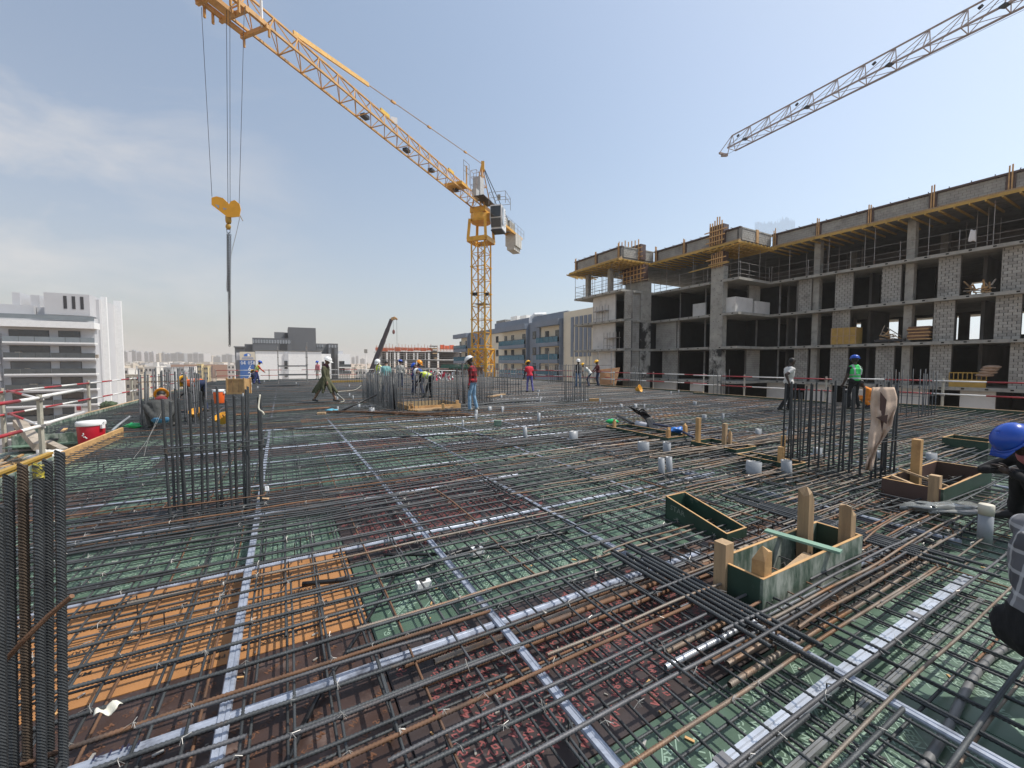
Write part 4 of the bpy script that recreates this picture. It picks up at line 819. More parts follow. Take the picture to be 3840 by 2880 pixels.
# slab edge holes (tendon anchors): black plates, their inner shade painted on
m = MB()
for z in ZS[3:]:
    for a in np.arange(AR + .7, E1 - .4, 1.15): m.abx(a, a + .16, b1 - .012, b1 - .002, z - .16, z - .06)
    for a in np.arange(E1 + .5, E2, 1.2): m.abx(a, a + .16, b2 - .012, b2 - .002, z - .16, z - .06)
    for a in np.arange(E2 + .5, E3, 1.2): m.abx(a, a + .16, b3 - .012, b3 - .002, z - .16, z - .06)
tag(m.build('anchor_recesses', soot, FB), kind='stuff')
blocks = []                                                     # (centre, yaw, length)
def wallA(a0, a1, b, z0, z1, th=.2, bk=.4, hz=.2, gap=.014, vg=.02, white=False, holes=()):
    """block wall along A on plane b, looking towards -B"""
    mb = MB(); mb.abx(a0, a1, b + .02, b + th, z0, z1); mb.build('wall_backing', white_block if white else mortar, FB)
    if white: return
    r = 0; z = z0
    while z < z1 - .05:
        h = min(hz, z1 - z); x = a0 - (bk / 2 if r % 2 else 0)
        while x < a1 - .02:
            s, e = max(x, a0), min(x + bk, a1)
            if e - s > .06: blocks.append((ab((s + e) / 2, b + .05, z + h / 2), 0, e - s - vg, h - gap))
            x += bk
        z += hz; r += 1
def wallB(b0, b1_, a, z0, z1, sgn=-1):
    mb = MB(); mb.abx(a - .1, a + .08, b0, b1_, z0, z1); mb.build('wall_backing', mortar, FB)
    r = 0; z = z0
    while z < z1 - .05:
        h = min(.2, z1 - z); x = b0 - (.2 if r % 2 else 0)
        while x < b1_ - .02:
            s, e = max(x, b0), min(x + .4, b1_)
            if e - s > .06: blocks.append((ab(a - .08, (s + e) / 2, z + h / 2), 1, e - s - .02, h - .014))
            x += .4
        z += .2; r += 1
def ua(u, b): return onb(u, 1300, b)[0]
def zoom5(x): return 2880 + x / 2.304
def zoom4(x): return 2100 + x / 2.304
SB = .55                                                        # infill stands back from the slab edge
def piers(level, rng_, b, conv=zoom5):
    z0, z1 = ZS[level], ZS[level + 1] - .24
    for x0, x1 in rng_: a1, a0 = ua(conv(x0), b + SB), ua(conv(x1), b + SB); wallA(a0, a1, b + SB, z0, z1, vg=.045)
piers(5, [(245, 360), (560, 715), (955, 1125), (1435, 1630), (1975, 2230), (2620, 2900)], b1)
piers(4, [(545, 700), (1415, 1600), (1940, 2175), (2560, 2850)], b1)
piers(3, [(225, 345), (540, 695), (930, 1095), (1400, 1590), (2090, 2420)], b1)
piers(5, [], b2); piers(4, [(890, 1030)], b2, zoom4); piers(3, [(885, 1020)], b2, zoom4)
# lower white walls beneath the first slab, seen over the rail
for x0, x1 in ((0, 150), (330, 560), (700, 930), (1100, 1400), (1680, 1990), (2300, 2600)): a1, a0 = ua(zoom5(x0), b1 + SB), ua(zoom5(x1), b1 + SB); wallA(a0, a1, b1 + SB, ZS[2], ZS[3] - .24, white=True)
for x0, x1 in ((810, 1010), (1130, 1240)): a1, a0 = ua(zoom4(x0), b2 + SB), ua(zoom4(x1), b2 + SB); wallA(a0, a1, b2 + SB, ZS[2], ZS[3] - .24, white=True)
for x0, x1 in ((280, 470),): a1, a0 = ua(zoom4(x0), b3 + .8), ua(zoom4(x1), b3 + .8); [wallA(a0, a1, b3 + .8, ZS[k], ZS[k + 1] - .24, white=True) for k in (2, 3, 4, 5)]
a1, a0 = ua(zoom4(550), b3 + .6), ua(zoom4(612), b3 + .6); [wallA(a0, a1, b3 + .6, ZS[k], ZS[k + 1] - .24, vg=.045) for k in (3, 4, 5)]
# half-height white block parapets inside the open floors
def lowwall(u0, u1, b, z0, h, yaw=0, a=None):
    if yaw == 0: a1, a0 = ua(u0, b), ua(u1, b); x = MB(); x.abx(a0, a1, b, b + .15, z0, z0 + h)
    else: x = MB(); x.abx(a, a + .15, u0, u1, z0, z0 + h)
    x.build('white_block_wall', white_block, FB)
lowwall(zoom4(1140), zoom4(1250), b2 + 1.2, ZS[5], 1.45)
lowwall(b2 + .5, b2 + 3.3, None, ZS[5], 1.5, 1, E1 + .6); x = MB(); x.abx(E1 + .75, E1 + 2.2, b2 + .5, b2 + .65, ZS[5], ZS[5] + 1.5); x.build('white_block_wall', white_block, FB)
lowwall(b2 + 3.5, b1 + .9, None, ZS[5], 1.3, 1, E1 + .5)
wallB(b2 + 3.8, b1 + .5, E1 + 1.4, ZS[5], ZS[6] - .24); wallB(b2 + 3.3, b1 + .4, E1 + 1.2, ZS[3], ZS[4] - .24)
# columns
def column(a0, a1, bA, bB, z0, z1, m=concrete): x = MB(); x.abx(a0, a1, bA, bB, z0, z1); x.build('column', m, FB)
soot_c = mat('concrete_sooty', (.36, .355, .325), .85, 0, .2, 1.3, .25, 18, (.02, .02, .02), (.5, .58), .35)
ca1, ca0 = ua(2661, b2), ua(2706, b2); 
for k in range(2, 7): column(ca0, ca1, b2 - .02, b2 + .7, ZS[k] + .004, (ZS[k + 1] - .244) if k < 6 else 11.2, soot_c if k == 3 else concrete)
x = MB(); 
for k in range(3, 7):
    for i in (.3, .7):
        for j in range(4): a = ca0 + (ca1 - ca0) * i; z = ZS[k] + .5 + .65 * j; x.abx(a - .025, a + .025, b2 - .03, b2 - .022, z, z + .05)
tag(x.build('tie_holes', soot, FB), kind='stuff')  # black squares paint the shade inside the holes
cb1, cb0 = ua(2365, b3 + 4.2), ua(2430, b3 + 4.2)
for k in range(2, 7): column(cb0, cb1, b3 + 3.0 if k < 6 else b3 + 3.2, b3 + 4.6, ZS[k] + .004, (ZS[k + 1] - .244) if k < 6 else 11.0, soot_c if k in (3, 4) else concrete)
for k in (3, 4, 5): wallB(b3 + 1.2, b3 + 3.0, E2 + .3, ZS[k], ZS[k + 1] - .24)
wallA(E2 - 2.9, E2 - .1, b2 + .4, ZS[4], ZS[5] - .24, vg=.02)
for a in (-16, -8, 0, 6.3, 13, 19.5):
    for k in range(2, 7): column(a, a + .5, b1 + .8, b1 + 1.4, ZS[k] + .004, ZS[k + 1] - .244 if k < 6 else ZR)
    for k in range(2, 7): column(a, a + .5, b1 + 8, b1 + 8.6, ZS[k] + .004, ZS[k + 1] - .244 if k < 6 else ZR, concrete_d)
for a in (36.5, 40.5): column(a, a + .5, b3 + 1.2, b3 + 1.7, ZS[6] + .004, ZR); 
# back wall with see-through openings
BK = 54.0
ops = {5: [(720, 810, 1175, 1262), (925, 953, 1150, 1245), (1285, 1430, 1100, 1205), (1755, 1875, 1060, 1150), (1112, 1126, 1135, 1222), (1650, 1660, 1075, 1160)],
       4: [(355, 515, 1432, 1590), (220, 232, 1440, 1600), (715, 800, 1412, 1485), (920, 1120, 1388, 1560), (1280, 1415, 1370, 1520), (1745, 1860, 1335, 1545), (1630, 1638, 1345, 1550), (2190, 2330, 1310, 1500)]}
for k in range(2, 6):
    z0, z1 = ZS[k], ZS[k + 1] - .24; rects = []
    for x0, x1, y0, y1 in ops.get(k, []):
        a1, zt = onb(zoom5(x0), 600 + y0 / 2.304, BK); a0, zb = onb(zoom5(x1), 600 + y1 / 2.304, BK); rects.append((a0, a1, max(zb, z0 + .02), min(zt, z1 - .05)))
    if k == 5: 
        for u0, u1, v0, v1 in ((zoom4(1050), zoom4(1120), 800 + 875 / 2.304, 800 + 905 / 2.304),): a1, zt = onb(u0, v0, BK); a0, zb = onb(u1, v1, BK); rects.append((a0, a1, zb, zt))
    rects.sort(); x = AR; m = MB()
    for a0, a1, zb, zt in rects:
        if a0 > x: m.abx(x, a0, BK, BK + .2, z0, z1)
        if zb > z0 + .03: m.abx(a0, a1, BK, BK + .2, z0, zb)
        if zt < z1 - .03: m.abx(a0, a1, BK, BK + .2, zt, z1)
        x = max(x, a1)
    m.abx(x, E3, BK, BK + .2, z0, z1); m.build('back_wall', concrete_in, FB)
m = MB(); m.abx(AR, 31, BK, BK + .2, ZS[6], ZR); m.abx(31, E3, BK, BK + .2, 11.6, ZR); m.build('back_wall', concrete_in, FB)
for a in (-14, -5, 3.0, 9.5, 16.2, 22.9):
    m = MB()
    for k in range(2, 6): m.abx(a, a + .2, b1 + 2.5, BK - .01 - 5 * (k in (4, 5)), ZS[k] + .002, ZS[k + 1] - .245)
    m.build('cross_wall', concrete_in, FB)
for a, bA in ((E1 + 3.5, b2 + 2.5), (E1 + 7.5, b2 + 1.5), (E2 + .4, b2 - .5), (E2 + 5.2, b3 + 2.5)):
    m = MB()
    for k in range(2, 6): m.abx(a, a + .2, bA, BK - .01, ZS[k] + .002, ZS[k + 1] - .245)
    m.build('cross_wall', soot, FB)  # walls coloured black so the open floors look unlit
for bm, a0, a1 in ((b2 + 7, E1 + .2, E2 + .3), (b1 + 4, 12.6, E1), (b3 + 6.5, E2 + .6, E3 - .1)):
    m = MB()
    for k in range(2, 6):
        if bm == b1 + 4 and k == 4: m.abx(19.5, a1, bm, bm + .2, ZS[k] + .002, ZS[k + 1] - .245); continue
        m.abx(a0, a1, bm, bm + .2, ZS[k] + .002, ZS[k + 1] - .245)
    m.build('dark_partition', soot, FB)  # partitions blackened to stand for shade deep inside
m = MB(); m.abx(E3 - .2, E3 - .02, b3 + 4, BB, ZS[2], ZS[6]); m.build('end_wall', white_block, FB)
m = MB()
for k in (3, 4, 5):
    for u in (zoom4(1032), zoom4(1248), zoom4(1690), zoom4(1885), zoom4(2035)): a = ua(u, b2 + 1.5 if u < 2700 else b1 + 1); bb_ = b2 + 1.5 if u < 2700 else b1 + 1; m.abx(a - .06, a + .06, bb_, bb_ + .12, ZS[k] + .003, ZS[k + 1] - .245)
m.build('steel_props', concrete_d, FB)
# roof formwork: edge beams, joists, parapet blocks, posts and coping
runs = [(AR, E1, b1, 'A'), (b2, b1, E1, 'B'), (E1, E2, b2, 'A'), (b3, b2, E2, 'B'), (E2, E3, b3, 'A')]
for s0, s1, c, ax in runs:
    m = MB(); j = MB(); o = .7
    if ax == 'A':
        n = int((s1 - s0) / 3.9) + 1
        for i in range(n): x0, x1 = s0 + (s1 - s0) * i / n, s0 + (s1 - s0) * (i + 1) / n; m = MB(); m.beam(ab(x0 - .3, c - o, ZR - .12), ab(x1 + .2, c - o + .05, ZR - .10), .08, .2); m.build('edge_beam', beam_yellow, FB)
        for x in np.arange(s0 + .3, s1, .75): j = MB(); j.beam(ab(x, c - o - .15, ZR - .28), ab(x, c + 3.5, ZR - .28), .08, .14); j.build('joist', beam_yellow if x > -5 else timber, FB)
        wallA(s0, s1, c + .12, ZR + .27, ZP - .12, vg=.016)
        x = MB(); x.abx(s0, s1, c - .05, c + .3, ZP - .11, ZP + .02); x.build('parapet_coping', form_brown, FB)
        x = MB(); x.abx(s0, s1, c - .16, c + .1, ZR + .02, ZR + .25); x.build('edge_form', timber, FB)
        for p in np.arange(s1 - .25, s0, -3.75):
            x = MB(); x.abx(p - .22, p + .22, c + .02, c + .16, ZR + .26, ZP + .03); pb = x.build('post_form', form_brown, FB)
            for q in (-.07, .07): x = MB(); x.abx(p + q - .035, p + q + .035, c - .06, c + .015, ZR + .1, ZP + .25 + random.random() * .3); x.build('batten', timber_new, pb)
    else:
        m.beam(ab(c + .5 - o, s0 - o, ZR - .12), ab(c + .5 - o, s1 - o, ZR - .12), .08, .2); m.build('edge_beam', beam_yellow, FB)
        for x in np.arange(s0 - .4, s1 - .5, .62): j = MB(); j.beam(ab(c - o - .1, x, ZR - .28), ab(c + 3.5, x, ZR - .28), .08, .14); j.build('joist', beam_yellow, FB)
        wallB(s0, s1, c + .22, ZR + .27, ZP - .12); x = MB(); x.abx(c + .05, c + .3, s0, s1, ZP - .11, ZP + .02); x.build('parapet_coping', concrete, FB)
        x = MB(); x.abx(c + .02, c + .16, s0 + 2.6, s0 + 3.0, ZR + .26, ZP + .1); x.build('post_form', timber_new, FB)
for k in range(5): m = MB(); m.beam(ab(E3 - .4 * k, b3 - 1.2, ZR - .33), ab(E3 + 1.2 - .2 * k, b3 + 1.5 + .6 * k, ZR - .33), .09, .14); m.build('outrigger_joist', beam_yellow, FB)
m = MB()
for i in range(60): x = AR + i * 1.1; m.beam(ab(x, b1 - .25 if x < E1 else (b2 - .25 if x < E2 else b3 - .25), ZP + .04), ab(x + .1, (b1 if x < E1 else (b2 if x < E2 else b3)) + .2, ZP + .1), .05, .03) if x < E3 else None
tag(m.build('coping_wedges', form_brown, FB), kind='stuff')
def colform(a0, a1, b, z0, z1, zt):
    m = MB(); m.abx(a0, a1, b - .02, b + .8, z0, z1); t = m.build('column_form', form_brown, FB)
    n = 6
    for i in range(n): x = MB(); a = a0 + (a1 - a0) * (i + .5) / n; x.abx(a - .04, a + .04, b - .12, b - .024, z0 - .1, zt + random.uniform(-.3, .25)); x.build('soldier_batten', timber_new, t)
    for k in range(max(int((z1 - z0) / .5), 2)): x = MB(); z = z0 + .25 + .5 * k; x.beam(ab(a0 - random.uniform(.15, .5), b - .17, z), ab(a1 + random.uniform(.15, .5), b - .17, z + random.uniform(-.05, .05)), .06, .1); x.build('yoke_batten', timber_new, t)
colform(ca0 - .1, ca1 + .1, b2 - .3, 13.3, 15.1, 15.6); colform(ca0, ca1, b2 - .06, 11.2, 12.55, 12.6); m = MB(); m.beam(ab(ca0 - .8, b2 - .4, 11.3), ab(ca1 + 2.2, b2 - .5, 11.1), .1, .1); m.build('batten', beam_yellow, FB)
colform(cb0 - .1, cb1 + .3, b3 + 2.7, 13.3, 15.0, 15.7); colform(cb0 - .3, cb1 + .2, b3 + 2.9, 11.0, 12.9, 12.7); m = MB(); m.beam(ab(cb0 - 1.4, b3 + 2.6, 10.9), ab(cb1 + 1.6, b3 + 2.4, 11.1), .08, .08); m.build('batten', timber, FB)
# edge railing and props of the top open floor
m = MB(); z = ZS[6]
def rl(p, q): 
    n = max(int((q - p).length / 1.6), 1)
    for k in range(n + 1): c = p.lerp(q, k / n); m.tube(c, c + Vector((0, 0, 3.0 if k % 2 else 1.5)), .025, 4)
    for h in (.35, .75, 1.4): m.tube(p + Vector((0, 0, h)), q + Vector((0, 0, h)), .02, 4)
rl(ab(AR, b1 + .15, z), ab(E1, b1 + .15, z)); rl(ab(E1 + .15, b1, z), ab(E1 + .15, b2 + .1, z)); rl(ab(E1, b2 + .15, z), ab(E2, b2 + .15, z)); rl(ab(E2, b3 + .15, z), ab(E3, b3 + .15, z)); rl(ab(E3 - .1, b3 + .1, z), ab(E3 - .1, b3 + 8, z)); rl(ab(E2 + .2, b3 + 1.6, z), ab(E3, b3 + 1.6, z))
for k in range(60): a, b = random.uniform(AR, E3), random.uniform(1, 9); b += b1 if a < E1 else (b2 if a < E2 else b3); m.tube(ab(a, b, z), ab(a, b, ZR), .028, 4)
m.build('edge_railing', scaff, FB)
for nm_, a, b, z, s in (('trestle', ua(zoom4(335), b3 + .3), b3 + .3, ZS[5], 1.9), ('trestle', ua(zoom4(430), b3 + .3), b3 + .3, ZS[4], 1.9)):
    m = MB()
    for q in (-1, 0, 1): m.tube(ab(a + q * 1.0, b, z), ab(a + q * 1.0, b, z + s), .03, 5); m.tube(ab(a + q, b + .5, z), ab(a + q, b + .5, z + s), .03, 5)
    for h in (.4, 1.2): m.tube(ab(a - 1, b, z + h), ab(a + 1, b, z + h), .025, 5)
    m.abx(a - 1.1, a + .9, b - .05, b + .6, z + 1.22, z + 1.28); m.build('trestle_scaffold', scaff, FB)
# block objects: the 300 nearest singly, the rest in one
blocks.sort(key=lambda t: t[0].length if t[0].y > 0 and abs(t[0].x) < 1.3 * t[0].y else 999)
bm = MB(); bm.box((0, 0, 0), (1, 1, 1)); tmp = bm.build('block', block_m, None, False, True); bme = tmp.data; bpy.data.objects.remove(tmp)
rest = MB(); fl = worldloc(FB); rr = random.Random(9)
for i, (c, yaw, ln, h) in enumerate(blocks):
    jit = rr.uniform(-.008, .008); rz = TH + (math.pi / 2 if yaw == 0 else 0)
    if i < 300:
        o = link('block', bme, FB); o.location = c - fl + (BX if yaw == 0 else AX) * jit; o.rotation_euler = (0, 0, rz); o.scale = (ln, .1, h)
    else: rest.box(c + (BX if yaw == 0 else AX) * jit, (ln, .1, h), Matrix.Rotation(rz, 3, 'Z'))
tag(rest.build('blockwork', block_m, FB), kind='stuff')
# things standing on its floors
def onfloor(u, b, z): return ab(ua(u, b), b, z)
bx4 = onfloor(zoom5(690), b1 + .2, ZS[4]); t = thing('formwork_crate', 'yellow panelled formwork crate standing on the open floor edge', 'crate', bx4); a1_, a0_ = ua(zoom5(545), b1 + .1), ua(zoom5(755), b1 + .1); m = MB(); m.abx(a0_, a1_, b1 + .1, b1 + 1.3, ZS[4] + .02, ZS[4] + 1.45); m.build('panel', beam_yellow, t)
for k in range(5): m = MB(); a = a0_ + (a1_ - a0_) * k / 4; m.abx(a - .03, a + .03, b1 + .05, b1 + .095, ZS[4] + .02, ZS[4] + 1.47); m.build('frame_rib', timber, t)
m = MB(); m.abx(a0_, a1_, b1 + .045, b1 + .09, ZS[4] + .7, ZS[4] + .76); m.build('frame_rib', timber, t)
def heap(label, u0, u1, b, z, h, n, cat='timber heap', name='timber_pile', mats_=(timber_new, timber, timber_old)):
    t = thing(name, label, cat, onfloor((u0 + u1) / 2, b, z)); rr = random.Random(int(u0)); a1, a0 = ua(u0, b), ua(u1, b)
    for k in range(n): m = MB(); p = ab(rr.uniform(a0, a1), b + rr.uniform(0, .8), z + rr.uniform(.03, h * .5)); q = ab(rr.uniform(a0, a1), b + rr.uniform(0, .8), z + rr.uniform(.05, h)); m.beam(p, q, .08, .06); m.build('batten', mats_[k % len(mats_)], t)
heap('tangle of reddish timber battens on the second highest open floor', zoom5(1650), zoom5(1930), b1 + .3, ZS[5], 1.2, 22); heap('upright jumble of timber battens beside stacked boards', zoom5(940), zoom5(1130), b1 + .5, ZS[4], 1.5, 18)
t = thing('board_stack', 'stack of brown boards on the open floor behind the timber jumble', 'board stack', onfloor(zoom5(1290), b1 + .4, ZS[4])); a1, a0 = ua(zoom5(1200), b1 + .3), ua(zoom5(1385), b1 + .3)
for k in range(12): m = MB(); j = random.uniform(-.06, .06); m.abx(a0 + j, a1 + j, b1 + .3, b1 + 1.4, ZS[4] + .2 + .085 * k, ZS[4] + .275 + .085 * k); m.build('board', timber_new if k % 3 == 0 else steel_rust, t)
t = thing('tray', 'flat dark steel tray under the timber jumble', 'tray', onfloor(zoom5(1050), b1 + .1, ZS[4])); a1, a0 = ua(zoom5(920), b1), ua(zoom5(1180), b1); m = MB(); m.abx(a0, a1, b1 - .1, b1 + .25, ZS[4] + .1, ZS[4] + .3); m.build('tray_body', dark_metal, t)
t = thing('stair_barrier', 'yellow barred barrier with paper sacks on the lowest visible floor', 'barrier', onfloor(zoom5(1760), b1 + .2, ZS[3])); a1, a0 = ua(3565, b1 + .2), ua(3705, b1 + .2); m = MB(); m.abx(a0, a1, b1 + .2, b1 + .3, ZS[3], ZS[3] + .55); m.build('solid_panel', beam_yellow, t)
for k in range(9): m = MB(); a = a0 + (a1 - a0) * k / 8; m.abx(a - .02, a + .02, b1 + .2, b1 + .28, ZS[3] + .552, ZS[3] + 1.0); m.build('bar', beam_yellow, t)
m = MB(); m.abx(a0, a1, b1 + .2, b1 + .28, ZS[3] + 1.0, ZS[3] + 1.06); m.build('top_bar', beam_yellow, t)
for k in range(4): blob('cement_sack', 'paper sack heaped on the yellow barrier', 'sack', onfloor(3700 + 8 * k, b1 + .4, ZS[3] + .9 + .18 * k), .4, (1.3, .8, .35), mat('paper_sack', (.4, .28, .2), .9), k, .3)['group'] = 'paper sacks on the yellow barrier'
sheet('cloth_rag', 'white cloth hung on wires under the roof formwork', 'cloth', [D(3640, 862, 29), D(3660, 862, 29), D(3660, 905, 29), D(3630, 905, 29)], white_p, .03)
t = thing('wall_starter_bars', 'pale bundle of thin starter bars rising from the roof behind the parapet', 'rebar cage', D(2910, 890, 48)); m = MB(); rr = random.Random(6)
for k in range(52): u = 2830 + k * 2.9; p = D(u, 905, 48 + rr.uniform(-1, 1)); h = 1.1 + .5 * math.exp(-((u - 2945) / 30) ** 2) + rr.uniform(0, .4); m = MB(); m.tube(p, p + Vector((0, 0, h + .8)), .012, 4); m.build('starter_bar', scaff, t)
m = MB(); m.beam(D(2830, 893, 48), D(2985, 872, 48), .3, .25); m.build('timber_kicker', timber_new, t)
def fbox(t, name, m, *a): x = MB(); x.abx(*a); return x.build(name, m, t)
# ================================================================ cream and blue apartment block
cream, bluegrey, tealg = mat('cream_render', (.70, .64, .51), .85, 0, .06, .6), mat('blue_grey_render', (.19, .225, .28), .75, 0, .08, .6), mat('teal_glass', (.02, .115, .175), .12, 0, .2, 1)
AP = thing('apartment_building', 'cream and blue grey apartment building with teal glass balconies behind the crane mast', 'building', ab(80, 50, ZG)); bF = 44.0
def va(u, b=None): return ua(u, b if b else bF)
def z3(v): return v
aN, aF_ = va(2235), va(1730)
zt = onb(2115, 1215, bF)[1]
fl_h = 3.15; lev = [zt - .3 - fl_h * k for k in range(0, 8)]
fbox(AP, 'wall', cream, aN, aF_, bF, bF + 16, ZG, zt); fbox(AP, 'parapet_band', bluegrey, va(2118), aF_, bF - .25, bF + 1, zt - .02, zt + 1.1)
z_up = onb(2140, 1167, bF + 3)[1]; fbox(AP, 'upper_wall', cream, aN, va(1860, bF + 3), bF + 3, bF + 15, zt, z_up); fbox(AP, 'upper_band', bluegrey, va(2130, bF + 3), va(1858, bF + 3), bF + 2.8, bF + 3.3, z_up - 1.1, z_up + .2)
fbox(AP, 'gable_wall', cream, aN, va(2118), bF - .3, bF + 2.9, ZG, onb(2150, 1160, bF)[1] - .3)
def bay(u0, u1, mwall, balc, wins, proud=.6):
    a1, a0 = va(u0), va(u1)
    if mwall is bluegrey and not balc: fbox(AP, 'bay_wall', bluegrey, a0, a1, bF - .35, bF - .001, ZG, zt + .6)
    for k in range(0, 4):
        zf = lev[k] - fl_h + .35
        for w0 in wins:
            ac = a0 + (a1 - a0) * w0; hgt = 2.1 if balc else 1.5; zb = zf + (.1 if balc else .9); bw = bF - (.36 if (mwall is bluegrey and not balc) else .01)
            f = fbox(AP, 'window', dark_metal, ac - .62, ac + .62, bw - .05, bw, zb, zb + hgt); fbox(f, 'pane', glass, ac - .55, ac + .55, bw - .07, bw - .051, zb + .07, zb + hgt - .07)
        if balc:
            s = fbox(AP, 'balcony_slab', bluegrey, a0, a1, bF - 1.3, bF - .001, zf - .75, zf - .05)
            n = 5
            for q in range(n): g0 = a0 + (a1 - a0) * q / n; fbox(s, 'glass_panel', tealg, g0 + .04, g0 + (a1 - a0) / n - .04, bF - 1.28, bF - 1.24, zf - .045, zf + .95)
            fbox(s, 'handrail', dark_metal, a0, a1, bF - 1.3, bF - 1.22, zf + .955, zf + 1.01)
    if balc: fbox(AP, 'balcony_roof', bluegrey, a0 - .2, a1 + .2, bF - 1.35, bF - .26, lev[0] + .5 - .3, zt + 1.0); [fbox(AP, 'balcony_fin', bluegrey, x, x + .3, bF - .9, bF - .002, ZG, lev[0] + .19) for x in (a0 - .3,)]
bay(2030, 2112, cream, True, (.25, .72)); bay(1992, 2028, bluegrey, False, (.5,)); bay(1888, 1986, cream, True, (.2, .62, .9)); bay(1850, 1880, cream, False, (.5,)); bay(1765, 1820, bluegrey, False, (.3, .7)); bay(1716, 1763, cream, True, (.3, .75))
for k in range(5): a = va(2145 + 16 * k); fbox(AP, 'tall_window', bluegrey, a - .9, a - .15, bF - .42, bF - .301, lev[1] - 2.4, lev[0] + 1.2)
for k, (u, w_, h) in enumerate(((1890, 5, 1.9), (1940, 3.2, 2.3), (1975, 3, 2.0), (2020, 4, 1.5))): p0 = va(u, bF + 7); fbox(AP, 'roof_plant', white_p if k else concrete_d, p0 - w_ / 2, p0 + w_ / 2, bF + 6, bF + 8.5, z_up - .2, z_up + h * .8)
x = MB(); x.path([ab(va(1975), bF + .9, zt + .2), ab(va(1975), bF + .9, zt + 2.2), ab(va(1980), bF + 1.5, zt + 3.0), ab(va(1985), bF + 4, zt + 3.2)], .35, 8); x.build('air_duct', white_p, AP)
# ================================================================ white apartment block on the far side of the lot
greyw, shadeg = mat('grey_white_render', (.49, .495, .51), .8, 0, .05, .3), mat('pale_grey_render', (.38, .39, .41), .8, 0, .06, .3)
WB = thing('apartment_building', 'tall white apartment building with long balconies and slim vertical fins', 'building', ab(124, -42, ZG)); aW = 120.5
fbox(WB, 'wall', greyw, aW, aW + 13, -74, -34.6, ZG, 11.3); fbox(WB, 'wall', greyw, aW + 2.2, aW + 12.9, -37.5, -34.3, ZG, 15.6)
fbox(WB, 'fin', white_p, aW + 3.2, aW + 3.8, -34.3, -33.4, ZG, 16.4); fbox(WB, 'fin', white_p, aW + 11.2, aW + 11.8, -34.3, -33.0, ZG, 16.6)
for b0, b1_, z0, z1, a0 in ((-41.5, -34.8, 11.7, 16.1, -1.2), (-52.2, -51.4, 9.2, 18.2, 1.2), (-47.5, -46.4, 11, 16.2, 3), (-44.9, -43.6, 11, 15.9, 3), (-51.3, -44, 9.2, 13.6, 1.6), (-43.9, -42, 9.2, 13.4, 2.4), (-60, -52.3, 9.2, 17.6, 3)): fbox(WB, 'roof_block', greyw, aW + a0, aW + 8, b0, b1_, z0, z1)
for k in range(3): fbox(WB, 'slot', dark_metal, aW - 1.25, aW - 1.19, -38.7 + 1.25 * k, -38.2 + 1.25 * k, 13.0, 15.6)
for k in range(8):
    zf = 5.75 - 3.2 * k
    for b0, b1_ in ((-47.4, -34.2), (-66, -51.8)):
        s = fbox(WB, 'balcony', white_p, aW - 1.7, aW - .002, b0, b1_, zf, zf + .32); n = 6
        for q in range(n): g0 = b0 + (b1_ - b0) * q / n; fbox(s, 'glass_panel', mat('balcony_glass', (.2, .23, .25), .1, 0, .1, 1) if k < 1 else mat('balcony_glass_dark', (.07, .08, .085), .1, 0, .2, 1), aW - 1.68, aW - 1.63, g0 + .03, g0 + (b1_ - b0) / n - .03, zf + .33, zf + 1.35)
        fbox(WB, 'ceiling_band', greyw, aW - 1.5, aW - .003, b0, b1_, zf - .3, zf - .01)
        for w0, w1 in (((.0, .43), (.53, .78)) if b0 > -50 else ((.0, .3), (.42, .6), (.68, .97))):
            f = fbox(WB, 'window', dark_metal, aW - .06, aW - .001, b0 + .3 + (b1_ - b0) * w0, b0 + .3 + (b1_ - b0) * w1, zf + .34, zf + 2.75); fbox(f, 'pane', glass if random.random() < .5 else mat('window_curtained', (.10, .115, .13), .15, 0, .4, .4), aW - .09, aW - .061, b0 + .4 + (b1_ - b0) * w0, b0 + .2 + (b1_ - b0) * w1, zf + .42, zf + 2.65)  # panes vary at random, some paler as if curtained
    for q in range(3): bq_ = random.uniform(-47, -35); fbox(WB, 'balcony_furniture', random.choice([timber_old, concrete, white_p]), aW - 1.2, aW - .6, bq_, bq_ + random.uniform(.5, 1.3), zf + .33, zf + random.uniform(.9, 1.5))
    fbox(WB, 'spine', shadeg if k % 2 else greyw, aW - .9, aW - .003, -51.3, -48.2, zf - 1.0, zf + 2.0)
fbox(WB, 'roof_parapet', white_p, aW - 2.1, aW + 1, -47.8, -34.0, 9.0, 10.3); fbox(WB, 'roof_parapet', white_p, aW - 2.1, aW + 1, -70, -51.5, 9.3, 10.6); fbox(WB, 'roof_parapet', white_p, aW - .6, aW + 1, -51.5, -47.8, 9.0, 10.4)
fbox(WB, 'roof_glass_rail', mat('balcony_glass', (.2, .23, .25), .1), aW - 2.0, aW - 1.95, -70, -34, 10.6, 11.5)
